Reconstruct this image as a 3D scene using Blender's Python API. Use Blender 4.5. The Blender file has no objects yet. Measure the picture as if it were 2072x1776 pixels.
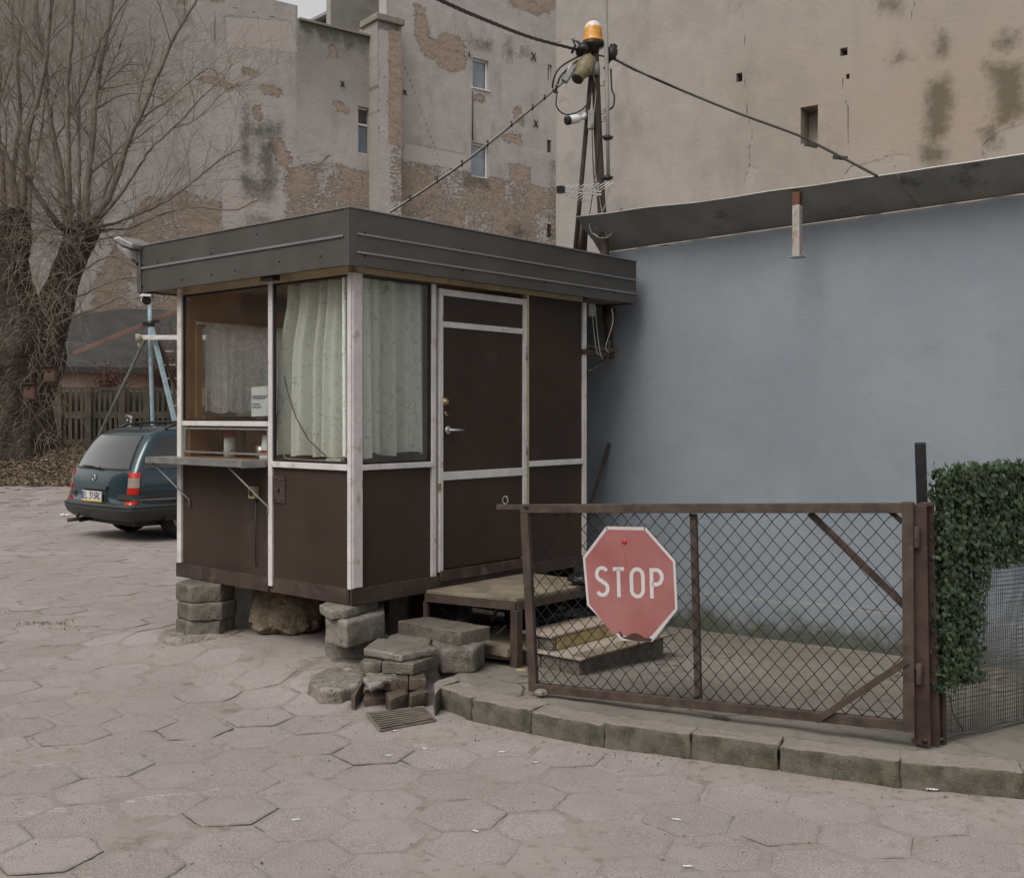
import bpy, bmesh, math, random
import numpy as np
from mathutils import Vector, Matrix, noise as mnoise
random.seed(7); rng = np.random.default_rng(7)
sc = bpy.context.scene
COL = sc.collection
R = math.radians
# ---------------------------------------------------------------- camera, sky, sun, exposure
F, CX, HY, CH = 2203.0, 1036.0, 840.0, 1.6      # focal length, principal column, horizon row (2072 px wide frame), camera height
cam = bpy.data.cameras.new('camera'); camo = bpy.data.objects.new('camera', cam); COL.objects.link(camo)
camo.location = (0, 0, CH); camo.rotation_euler = (R(90), 0, 0)
cam.sensor_width = 36; cam.lens = 36*F/2072; cam.shift_y = -(888-HY)/2072; cam.clip_end = 600; cam.clip_start = .05
sc.camera = camo
sc.view_settings.view_transform = 'Standard'; sc.view_settings.look = 'None'
sc.view_settings.exposure = 0.46; sc.view_settings.gamma = 1
W = bpy.data.worlds.new("World"); sc.world = W; W.use_nodes = True
wn = W.node_tree; wn.nodes.clear()
sky = wn.nodes.new('ShaderNodeTexSky'); sky.sky_type = 'NISHITA'; sky.sun_disc = False
SUN_EL, SUN_AZ = 52, -144         # azimuth measured from +Y clockwise
sky.sun_elevation = R(SUN_EL); sky.sun_rotation = R(SUN_AZ); sky.air_density = 1.0; sky.dust_density = 3.0; sky.ozone_density = 1
hs = wn.nodes.new('ShaderNodeHueSaturation'); hs.inputs['Saturation'].default_value = .12
wt = wn.nodes.new('ShaderNodeMix'); wt.data_type = 'RGBA'; wt.blend_type = 'MULTIPLY'; wt.inputs[0].default_value = 1; wt.inputs[7].default_value = (1, .975, .94, 1)      # thin warm overcast
bg = wn.nodes.new('ShaderNodeBackground'); bg.inputs[1].default_value = 0.13
wo = wn.nodes.new('ShaderNodeOutputWorld')
wn.links.new(sky.outputs[0], hs.inputs['Color']); wn.links.new(hs.outputs[0], wt.inputs[6]); wn.links.new(wt.outputs[2], bg.inputs[0]); wn.links.new(bg.outputs[0], wo.inputs[0])
sl = bpy.data.lights.new('sun', 'SUN'); sl.energy = 1.0; sl.angle = R(32); sl.color = (1, .94, .87)
so = bpy.data.objects.new('sun', sl); COL.objects.link(so)
az, el = R(SUN_AZ), R(SUN_EL)
sd = Vector((math.sin(az)*math.cos(el), math.cos(az)*math.cos(el), math.sin(el)))
so.rotation_euler = sd.to_track_quat('Z', 'Y').to_euler()
sc.cycles.max_bounces = 8; sc.cycles.transparent_max_bounces = 24

# ---------------------------------------------------------------- measuring helpers
def P(u, v, Y): return Vector(((u-CX)/F*Y, Y, CH-(v-HY)/F*Y))
def PZ(u, v, z):
    Y = (CH-z)*F/(v-HY); return Vector(((u-CX)/F*Y, Y, z))
class Line:                      # a vertical plane standing on a ground line
    def __init__(s, x, y, dx, dy):
        l = math.hypot(dx, dy); s.x, s.y, s.dx, s.dy = x, y, dx/l, dy/l
        s.nx, s.ny = s.dy, -s.dx
        if s.nx*x+s.ny*y > 0: s.nx, s.ny = -s.nx, -s.ny      # normal towards the camera side
    def t(s, u):
        r = (u-CX)/F; return (s.x-r*s.y)/(r*s.dy-s.dx)
    def pt(s, t, z=0, off=0): return Vector((s.x+s.dx*t+s.nx*off, s.y+s.dy*t+s.ny*off, z))
    def z(s, u, v):
        p = s.pt(s.t(u)); return CH-(v-HY)/F*p.y

# ---------------------------------------------------------------- object helpers
def tag(o, label=None, cat=None, group=None, kind=None):
    if label: o['label'] = label
    if cat: o['category'] = cat
    if group: o['group'] = group
    if kind: o['kind'] = kind
    return o
def thing(name, label, cat, loc, group=None):
    o = bpy.data.objects.new(name, None); COL.objects.link(o); o.location = loc; o.empty_display_size = .1
    return tag(o, label, cat, group)
def world_loc(o):
    v = Vector(o.location)
    while o.parent: o = o.parent; v = v+Vector(o.location)
    return v
def link_mesh(name, me, mat, parent=None, loc=None):
    o = bpy.data.objects.new(name, me); COL.objects.link(o)
    if mat: me.materials.append(mat)
    org = Vector((0, 0, 0))
    if parent is not None:
        org = world_loc(parent); o.parent = parent
    if loc is not None:
        org2 = Vector(loc); o.location = org2-org; org = org2
    if org.length > 0: me.transform(Matrix.Translation(-org))
    return o
class MB:
    def __init__(s): s.v = []; s.f = []; s.sm = []
    def add(s, vs, fs, smooth=False):
        b = len(s.v); s.v += [tuple(x) for x in vs]; s.f += [tuple(b+i for i in f) for f in fs]; s.sm += [smooth]*len(fs); return s
    def hexa(s, c):     # 8 corners: bottom 4 ccw, top 4
        return s.add(c, [(3,2,1,0),(4,5,6,7),(0,1,5,4),(1,2,6,5),(2,3,7,6),(3,0,4,7)])
    def box(s, x0, x1, y0, y1, z0, z1, M=None):
        c = [Vector(p) for p in ((x0,y0,z0),(x1,y0,z0),(x1,y1,z0),(x0,y1,z0),(x0,y0,z1),(x1,y0,z1),(x1,y1,z1),(x0,y1,z1))]
        if M is not None: c = [M @ p for p in c]
        return s.hexa(c)
    def bar(s, a, b, w, h, up=(0,0,1)):      # box along a-b, w across, h in 'up'
        a, b = Vector(a), Vector(b); d = (b-a).normalized(); up = Vector(up)
        x = d.cross(up).normalized(); y = x.cross(d).normalized()
        c = []
        for p in (a, b):
            c += [p-x*w/2-y*h/2, p+x*w/2-y*h/2, p+x*w/2+y*h/2, p-x*w/2+y*h/2]
        return s.add(c, [(0,1,2,3),(7,6,5,4),(0,4,5,1),(1,5,6,2),(2,6,7,3),(3,7,4,0)])
    def tube(s, pts, r, n=6, smooth=True, cap=True):
        pts = [Vector(p) for p in pts]; k = len(pts)
        rr = r if isinstance(r, (list, tuple)) else [r]*k
        vs = []; fs = []; up = None
        for i, p in enumerate(pts):
            d = (pts[min(i+1, k-1)]-pts[max(i-1, 0)])
            if d.length < 1e-9: d = Vector((0,0,1))
            d.normalize()
            if up is None:
                up = Vector((0,0,1)) if abs(d.z) < .9 else Vector((1,0,0))
            x = up.cross(d)
            if x.length < 1e-6: x = Vector((1,0,0)).cross(d)
            x.normalize(); y = d.cross(x); up = y
            for j in range(n):
                a = 2*math.pi*j/n; vs.append(p+(x*math.cos(a)+y*math.sin(a))*rr[i])
        for i in range(k-1):
            for j in range(n):
                j2 = (j+1) % n; fs.append((i*n+j, i*n+j2, (i+1)*n+j2, (i+1)*n+j))
        if cap: fs += [tuple(range(n-1, -1, -1)), tuple(range((k-1)*n, k*n))]
        return s.add(vs, fs, smooth)
    def lathe(s, c, prof, axis=(0,0,1), n=16, smooth=True):   # prof: (radius, height along axis)
        ax = Vector(axis).normalized(); c = Vector(c)
        x = ax.orthogonal().normalized(); y = ax.cross(x)
        vs = []; fs = []
        for r, h in prof:
            for j in range(n):
                a = 2*math.pi*j/n; vs.append(c+ax*h+(x*math.cos(a)+y*math.sin(a))*max(r, 1e-4))
        for i in range(len(prof)-1):
            for j in range(n):
                j2 = (j+1) % n; fs.append((i*n+j, i*n+j2, (i+1)*n+j2, (i+1)*n+j))
        fs += [tuple(range(n-1, -1, -1)), tuple(range((len(prof)-1)*n, len(prof)*n))]
        return s.add(vs, fs, smooth)
    def prism(s, poly, ext):        # planar polygon (3-d points) extruded by vector
        n = len(poly); ext = Vector(ext); a = [Vector(p) for p in poly]; b = [p+ext for p in a]
        return s.add(a+b, [tuple(range(n-1, -1, -1)), tuple(range(n, 2*n))]+[(i, (i+1) % n, n+(i+1) % n, n+i) for i in range(n)])
    def grid(s, fn, nu, nv, smooth=True):
        vs = [fn(i/nu, j/nv) for j in range(nv+1) for i in range(nu+1)]
        fs = [(j*(nu+1)+i, j*(nu+1)+i+1, (j+1)*(nu+1)+i+1, (j+1)*(nu+1)+i) for j in range(nv) for i in range(nu)]
        return s.add(vs, fs, smooth)
    def build(s, name, mat, parent=None, loc=None, bevel=0, seg=2, fix=True):
        me = bpy.data.meshes.new(name); me.from_pydata(s.v, [], s.f)
        me.polygons.foreach_set('use_smooth', s.sm)
        if fix and len(s.f) < 60000:
            bm = bmesh.new(); bm.from_mesh(me); bmesh.ops.recalc_face_normals(bm, faces=bm.faces); bm.to_mesh(me); bm.free()
        me.update()
        o = link_mesh(name, me, mat, parent, loc)
        if bevel:
            m = o.modifiers.new('bevel', 'BEVEL'); m.width = bevel; m.segments = seg; m.limit_method = 'ANGLE'; m.angle_limit = R(40)
        return o
def ribbon(mb, pts, w, org, ex, ey, nrm, th):      # flat stroke of width w drawn in the plane org+ex*x+ey*y, thickness th
    pts = [Vector((p[0], p[1])) for p in pts]; k = len(pts); L = []; Rr = []
    closed = (pts[0]-pts[-1]).length < 1e-6
    for i in range(k):
        a = pts[i]-pts[i-1] if i else (pts[-1]-pts[-2] if closed else None)
        b = pts[i+1]-pts[i] if i < k-1 else (pts[1]-pts[0] if closed else None)
        if a is None: a = b
        if b is None: b = a
        na = Vector((-a.y, a.x)).normalized(); nb = Vector((-b.y, b.x)).normalized()
        m = (na+nb); m = m/max(m.length_squared/2, .35) if m.length > 1e-6 else na
        L.append(pts[i]+m*w/2); Rr.append(pts[i]-m*w/2)
    to = lambda p, h: Vector(org)+Vector(ex)*p.x+Vector(ey)*p.y+Vector(nrm)*h
    for i in range(k-1):
        q = [Rr[i], Rr[i+1], L[i+1], L[i]]
        mb.hexa([to(p, 0) for p in q]+[to(p, th) for p in q])
def arc(cx, cy, rx, ry, a0, a1, n=8):
    return [(cx+rx*math.cos(R(a0+(a1-a0)*i/n)), cy+ry*math.sin(R(a0+(a1-a0)*i/n))) for i in range(n+1)]
def glyph(ch):       # strokes in a box about .46 wide, 1 high
    w = .23
    g = {
     'S': [arc(w, .765, w, .235, 30, 180, 8)+arc(w, .765, w, .235, 200, 262, 4)+arc(w, .235, w, .235, 80, 20, 4)+arc(w, .235, w, .235, 0, -150, 8)],
     'T': [[(-.04, 1), (.5, 1)], [(w, 1), (w, -.03)]],
     'O': [arc(w, .75, w, .25, 0, 180, 10)+arc(w, .25, w, .25, 180, 360, 10)+[(2*w, .75)]],
     'P': [[(0, -.03), (0, 1), (.2, 1)]+arc(.22, .74, .25, .26, 90, -90, 10)+[(0, .48)]],
     'E': [[(.42, 1), (0, 1), (0, 0), (.42, 0)], [(0, .52), (.36, .52)]],
     'L': [[(0, 1), (0, 0), (.4, 0)]],
     '3': [[(.03, 1), (.42, 1), (.2, .6)]+arc(.2, .3, .23, .3, 90, -150, 9)],
     '1': [[(.05, .78), (.24, 1), (.24, 0)]],
     '5': [[(.42, 1), (.06, 1), (.04, .55)]+arc(.2, .32, .23, .3, 110, -150, 9)],
     'R': [[(0, 0), (0, 1), (.2, 1)]+arc(.2, .74, .24, .26, 90, -90, 8)+[(0, .48)], [(.2, .48), (.44, 0)]],
     'C': [arc(w, .72, w, .28, 25, 180, 8)+arc(w, .28, w, .28, 180, 335, 8)],
     '9': [arc(w, .7, w, .29, 0, 360, 12), [(2*w, .7), (2*w, .35)]+arc(w, .3, w, .3, 0, -120, 6)],
    }
    return g.get(ch, [])

# ---------------------------------------------------------------- material helpers
class NT:
    def __init__(s, name):
        s.m = bpy.data.materials.new(name); s.m.use_nodes = True; s.t = s.m.node_tree
        s.b = s.t.nodes['Principled BSDF']; s.out = s.t.nodes['Material Output']
        s.tc = s.t.nodes.new('ShaderNodeTexCoord')
    def n(s, ty, **kw):
        x = s.t.nodes.new(ty)
        for k, v in kw.items(): setattr(x, k, v)
        return x
    def set(s, inp, v):
        if v is None: return
        if isinstance(v, bpy.types.NodeSocket): s.t.links.new(v, inp)
        else:
            if inp.type == 'RGBA' and len(v) == 3: v = (*v, 1)
            inp.default_value = v
    def noise(s, scale, detail=4, rough=.55, vec=None, dist=0, st=None):
        x = s.n('ShaderNodeTexNoise'); x.inputs['Scale'].default_value = scale; x.inputs['Detail'].default_value = detail
        x.inputs['Roughness'].default_value = rough; x.inputs['Distortion'].default_value = dist
        v = vec if vec is not None else s.tc.outputs['Object']
        if st:
            mp = s.n('ShaderNodeMapping'); mp.inputs['Scale'].default_value = st; s.set(mp.inputs['Vector'], v); v = mp.outputs[0]
        s.set(x.inputs['Vector'], v); return x.outputs['Fac']
    def math(s, op, a, b=None, c=None, clamp=False):
        x = s.n('ShaderNodeMath', operation=op, use_clamp=clamp); s.set(x.inputs[0], a)
        if b is not None: s.set(x.inputs[1], b)
        if c is not None: s.set(x.inputs[2], c)
        return x.outputs[0]
    def ss(s, x, a, b, lo=0, hi=1):
        m = s.n('ShaderNodeMapRange', interpolation_type='SMOOTHSTEP'); s.set(m.inputs[0], x)
        m.inputs[1].default_value = a; m.inputs[2].default_value = b; m.inputs[3].default_value = lo; m.inputs[4].default_value = hi
        return m.outputs[0]
    def mix(s, f, a, b, mode='MIX'):
        x = s.n('ShaderNodeMix', data_type='RGBA', blend_type=mode); s.set(x.inputs[0], f); s.set(x.inputs[6], a); s.set(x.inputs[7], b); return x.outputs[2]
    def attr(s, name): return s.n('ShaderNodeAttribute', attribute_name=name).outputs['Fac']
    def bump(s, h, strength=.3, dist=.01, nrm=None):
        x = s.n('ShaderNodeBump'); x.inputs['Strength'].default_value = strength; x.inputs['Distance'].default_value = dist
        s.set(x.inputs['Height'], h)
        if nrm is not None: s.set(x.inputs['Normal'], nrm)
        return x.outputs[0]
    def done(s, col=None, rough=None, nrm=None, metal=None, spec=None):
        s.set(s.b.inputs['Base Color'], col); s.set(s.b.inputs['Roughness'], rough); s.set(s.b.inputs['Normal'], nrm)
        s.set(s.b.inputs['Metallic'], metal); s.set(s.b.inputs['Specular IOR Level'], spec); return s.m
def simple(name, col, rough=.6, var=.25, sc=6, bump=.15, bsc=60, metal=0, dirt=None, dirtamt=.5, bd=.004, spec=.4):
    """painted / plain material: tonal variation, optional dirt colour in blotches, fine bump"""
    t = NT(name); n1 = t.noise(sc, 5); n2 = t.noise(bsc, 4)
    dark = tuple(c*(1-var) for c in col); lite = tuple(min(1, c*(1+var)) for c in col)
    c = t.mix(t.ss(n1, .3, .7), dark, lite)
    c = t.mix(t.ss(n2, .3, .75, 0, .35), c, tuple(x*.7 for x in col))
    if dirt: c = t.mix(t.ss(t.noise(sc*1.7, 6, .65), .62-.2*dirtamt, .75, 0, .9), c, dirt)
    return t.done(c, t.ss(n1, .2, .8, rough*.85, min(1, rough*1.15)), t.bump(n2, bump, bd), metal, spec)
M = {}
M['white_paint'] = simple('white_paint', (.58, .555, .545), .5, .1, 7, .25, 70, dirt=(.27, .20, .145), dirtamt=.42)
M['cream_paint'] = simple('cream_paint', (.42, .35, .22), .6, .15, 4, .2, 60, dirt=(.16, .12, .07), dirtamt=.5)
M['brown_panel'] = simple('brown_panel', (.042, .0285, .021), .68, .22, 1.3, .25, 120, dirt=(.056, .042, .036), dirtamt=.12, spec=.25)
M['brown_skirt'] = simple('brown_skirt', (.055, .038, .031), .6, .25, 6, .2, 70, dirt=(.11, .085, .07), dirtamt=.45, spec=.3)
M['fascia'] = simple('fascia_metal', (.088, .082, .075), .42, .10, 2.2, .35, 3.5, metal=.25, dirt=(.08, .075, .065), dirtamt=.35, bd=.02)
M['fascia_trim'] = simple('fascia_trim', (.26, .255, .25), .35, .1, 3, .05, 100, metal=.4)
M['black'] = simple('black_rubber', (.012, .012, .012), .5, .2, 8, .1, 80)
M['screw'] = simple('dark_screw', (.03, .028, .025), .4, .1, 8, .1, 80, metal=.5)
M['galv'] = simple('galvanised', (.27, .27, .26), .4, .15, 12, .05, 80, metal=.5, dirt=(.16, .13, .1), dirtamt=.3)
M['alu'] = simple('aluminium', (.45, .45, .45), .32, .08, 9, .04, 90, metal=.8)
M['rust'] = simple('rust', (.058, .041, .031), .75, .3, 9, .4, 45, dirt=(.105, .062, .04), dirtamt=.4, bd=.006)
M['rust_gate'] = simple('rust_brown_paint', (.06, .043, .034), .6, .35, 11, .4, 55, dirt=(.105, .065, .045), dirtamt=.35, bd=.006)
M['rust_post'] = simple('rust_post', (.05, .028, .022), .6, .35, 8, .3, 40, dirt=(.085, .04, .028), dirtamt=.5, bd=.006)
M['wire'] = simple('rusty_wire', (.024, .019, .016), .6, .3, 30, .1, 100, metal=.3)
M['galv_wire'] = simple('grey_wire', (.10, .095, .085), .5, .3, 30, .1, 100, metal=.4)
M['cable'] = simple('cable', (.03, .028, .026), .55, .2, 20, .1, 100)
M['cable_pale'] = simple('pale_cable', (.3, .29, .25), .55, .2, 20, .1, 100)
M['wood_old'] = simple('old_wood', (.20, .165, .12), .8, .25, 5, .4, 60, dirt=(.09, .075, .055), dirtamt=.5)
M['wood_pale'] = simple('pale_wood', (.40, .30, .18), .7, .15, 6, .2, 60, dirt=(.22, .17, .11), dirtamt=.3)
M['plank_yellow'] = simple('yellow_plank', (.36, .28, .13), .7, .2, 6, .2, 60, dirt=(.17, .13, .075), dirtamt=.4)
M['paper'] = simple('paper', (.66, .67, .68), .8, .05, 8, .1, 60)
M['blue_print'] = simple('printed_ink', (.1, .13, .22), .8, .05, 8, .1, 60)
M['red_plastic'] = simple('red_plastic', (.35, .04, .03), .4, .1, 8, .1, 60)
M['light_blue'] = simple('light_blue_paint', (.24, .33, .38), .5, .2, 9, .2, 60, dirt=(.2, .17, .13), dirtamt=.4)
M['white_plastic'] = simple('white_plastic', (.6, .6, .6), .4, .06, 8, .03, 60)
M['bagblack'] = simple('bin_bag', (.012, .013, .016), .22, .2, 8, .6, 14, bd=.03)
M['bark'] = simple('bark', (.05, .039, .029), .95, .5, 5, 1, 11, bd=.15, dirt=(.11, .09, .065), dirtamt=.5)
M['branch'] = simple('branch_bark', (.15, .13, .108), .85, .35, 4, .5, 30, bd=.02)
M['twig'] = simple('twig_bark', (.22, .18, .14), .85, .3, 1.5, .1, 30)
M['brass'] = simple('brass', (.35, .27, .12), .4, .2, 8, .1, 60, metal=.7)
M['inner_wood'] = simple('inner_wood', (.30, .17, .075), .6, .2, 3, .1, 40)
M['inner_dark'] = simple('inner_lining', (.34, .18, .09), .75, .2, 3, .1, 40)
def concrete(name, col, dirt, moss=None, agg=90, bumpd=.006, mossz=None, spk=.5):
    t = NT(name); big = t.noise(2.2, 5); mid = t.noise(11, 6, .7); fine = t.noise(agg, 4, .7)
    rnd = t.n('ShaderNodeObjectInfo').outputs['Random']
    a = tuple(c*.78 for c in col); b = tuple(c*1.18 for c in col)
    c = t.mix(t.ss(big, .3, .7), a, b)
    c = t.mix(t.math('MULTIPLY', rnd, .35), c, dirt)
    c = t.mix(t.ss(mid, .47, .62, 0, .8), c, dirt)
    pn = t.n('ShaderNodeNewGeometry').outputs['Pointiness']; c = t.mix(t.ss(pn, .51, .60, 0, .55), c, tuple(min(1, x*1.45) for x in col)); c = t.mix(t.ss(pn, .49, .43, 0, .5), c, dirt)
    if moss: c = t.mix(t.ss(t.noise(4.5, 6, .7), .5, .66, 0, .7), c, moss)
    stk = t.noise(9, 5, .7, st=(1.5, 1.5, .35)); c = t.mix(t.ss(stk, .56, .70, 0, .35), c, tuple(x*.5 for x in dirt))
    pit = t.n('ShaderNodeTexVoronoi'); pit.inputs['Scale'].default_value = 48; t.set(pit.inputs['Vector'], t.tc.outputs['Object']); pm = t.math('MULTIPLY', t.ss(pit.outputs['Distance'], .10, .26, 1, 0), t.ss(t.noise(17, 3), .48, .56)); c = t.mix(t.math('MULTIPLY', pm, .85), c, tuple(x*.25 for x in col))
    v = t.n('ShaderNodeTexVoronoi'); v.inputs['Scale'].default_value = agg*.9; t.set(v.inputs['Vector'], t.tc.outputs['Object'])
    c = t.mix(t.math('MULTIPLY', t.ss(v.outputs['Distance'], .12, .3, 1, 0), spk*.6), c, tuple(x*.45 for x in col))
    c = t.mix(t.ss(fine, .55, .75, 0, .45), c, tuple(min(1, x*1.5) for x in col))
    h = t.math('SUBTRACT', t.math('ADD', t.math('MULTIPLY', mid, 1.0), t.math('MULTIPLY', fine, .9)), pm)
    return t.done(c, .9, t.bump(h, 1, bumpd*1.3), 0, .2)
M['slab'] = concrete('slab_concrete', (.27, .245, .215), (.14, .122, .10), bumpd=.012)
M['slab_dark'] = concrete('weathered_concrete', (.225, .20, .172), (.11, .096, .078), bumpd=.016)
M['kerbstone'] = concrete('kerb_concrete', (.215, .195, .165), (.105, .10, .075), bumpd=.012, spk=.9)
M['brick_clay'] = concrete('brick_clay', (.11, .085, .066), (.065, .055, .045), agg=60)
M['boulder'] = concrete('boulder_stone', (.29, .24, .175), (.13, .105, .075), bumpd=.03, agg=40)
M['mortar'] = concrete('rough_mortar', (.33, .30, .265), (.18, .16, .13), bumpd=.02, agg=60)
def glass_mat(name, tint, refl=1.0, rough=.02, ior=1.5, dirt=.06):
    t = NT(name); nt = t.t; nt.nodes.remove(t.b)
    g = t.n('ShaderNodeBsdfGlossy'); g.inputs['Roughness'].default_value = rough
    tr = t.n('ShaderNodeBsdfTransparent'); tr.inputs[0].default_value = (*tint, 1)
    df = t.n('ShaderNodeBsdfDiffuse'); df.inputs[0].default_value = (.32, .31, .29, 1)
    lw = t.n('ShaderNodeLayerWeight'); lw.inputs[0].default_value = .5; f5 = t.math('ADD', t.math('MULTIPLY', t.math('POWER', lw.outputs['Facing'], 4.0), .9), ((ior-1)/(ior+1))**2)
    m0 = t.n('ShaderNodeMixShader'); t.set(m0.inputs[0], t.ss(t.noise(5, 6, .7), .3, .8, dirt*.4, dirt*2)); nt.links.new(tr.outputs[0], m0.inputs[1]); nt.links.new(df.outputs[0], m0.inputs[2])
    m = t.n('ShaderNodeMixShader'); t.set(m.inputs[0], t.math('MULTIPLY', f5, refl, clamp=True))
    nt.links.new(m0.outputs[0], m.inputs[1]); nt.links.new(g.outputs[0], m.inputs[2]); nt.links.new(m.outputs[0], t.out.inputs[0])
    return t.m
M['glass'] = glass_mat('window_glass', (.95, .96, .94), 1.5, dirt=.02)
M['far_glass'] = glass_mat('far_window_glass', (.8, .83, .86), 1.5)
M['car_glass'] = glass_mat('car_glass', (.16, .19, .17), 2.2, ior=1.55, dirt=.03)
def car_paint():
    t = NT('teal_car_paint'); n = t.noise(3, 4); b = t.b
    t.done(t.mix(t.ss(n, .3, .7), (.006, .027, .040), (.009, .035, .050)), .3, None, .25)
    b.inputs['Coat Weight'].default_value = .8; b.inputs['Coat Roughness'].default_value = .06; return t.m
M['car_paint'] = car_paint()
M['car_plastic'] = simple('bumper_plastic', (.032, .035, .034), .5, .15, 5, .1, 90)
M['tyre'] = simple('tyre_rubber', (.014, .014, .014), .8, .2, 9, .2, 60)
M['lamp_red'] = simple('red_lens', (.42, .022, .012), .15, .1, 20, .1, 150)
M['lamp_clear'] = simple('smoked_lens', (.28, .24, .2), .15, .1, 20, .1, 150)
M['chrome'] = simple('chrome', (.6, .6, .6), .15, .05, 8, .02, 60, metal=1)
def curtain_mat(name, col, line, trans, k, lw, dens):
    t = NT(name); nt = t.t; nt.nodes.remove(t.b)
    n = t.noise(k, 1.5, .45, dist=1.2); a = t.math('ABSOLUTE', t.math('SUBTRACT', n, .5))
    n2 = t.noise(k*.7, 1, .4, dist=1.5, vec=None, st=(1, 1, .8)); a2 = t.math('ABSOLUTE', t.math('SUBTRACT', n2, .42))
    l = t.math('MAXIMUM', t.ss(a, lw*.4, lw, 1, 0), t.ss(a2, lw*.4, lw, 1, 0))
    c = t.mix(t.math('MULTIPLY', l, dens), col, line)
    d = t.n('ShaderNodeBsdfDiffuse'); tl = t.n('ShaderNodeBsdfTranslucent'); t.set(d.inputs[0], c); t.set(tl.inputs[0], c)
    m = t.n('ShaderNodeMixShader'); m.inputs[0].default_value = trans[0]; nt.links.new(d.outputs[0], m.inputs[1]); nt.links.new(tl.outputs[0], m.inputs[2])
    tr = t.n('ShaderNodeBsdfTransparent'); m2 = t.n('ShaderNodeMixShader')
    t.set(m2.inputs[0], t.math('SUBTRACT', trans[1], t.math('MULTIPLY', l, trans[1]*.85), clamp=True))
    nt.links.new(m.outputs[0], m2.inputs[1]); nt.links.new(tr.outputs[0], m2.inputs[2]); nt.links.new(m2.outputs[0], t.out.inputs[0]); return t.m
M['curtain'] = curtain_mat('patterned_curtain', (.80, .83, .79), (.40, .42, .40), (.3, .0), 11, .011, .6)
M['lace'] = curtain_mat('lace_curtain', (.8, .8, .82), (.95, .95, .97), (.7, .08), 9, .03, 1)

# ---------------------------------------------------------------- weathered plaster walls
def sdf(poly, X, Y):         # signed distance (positive inside) to a polygon, vectorised
    poly = np.array(poly, float); n = len(poly); d = np.full(X.shape, 1e9); ins = np.zeros(X.shape, bool)
    for i in range(n):
        ax, ay = poly[i]; bx, by = poly[(i+1) % n]; ex, ey = bx-ax, by-ay
        t = np.clip(((X-ax)*ex+(Y-ay)*ey)/(ex*ex+ey*ey+1e-12), 0, 1)
        d = np.minimum(d, np.hypot(X-ax-t*ex, Y-ay-t*ey))
        c = ((ay > Y) != (by > Y)); xi = ax+(Y-ay)*ex/(ey if abs(ey) > 1e-9 else 1e-9); ins ^= (c & (X < xi))
    return np.where(ins, d, -d)
def line_d(pl, X, Y):
    d = np.full(X.shape, 1e9)
    for (ax, ay), (bx, by) in zip(pl[:-1], pl[1:]):
        ex, ey = bx-ax, by-ay; t = np.clip(((X-ax)*ex+(Y-ay)*ey)/(ex*ex+ey*ey+1e-12), 0, 1)
        d = np.minimum(d, np.hypot(X-ax-t*ex, Y-ay-t*ey))
    return d
def smin_poly(polys, X, Y, cap=60):
    d = np.full(X.shape, -float(cap))
    for p in polys: d = np.maximum(d, sdf(p, X, Y))
    return d
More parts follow.
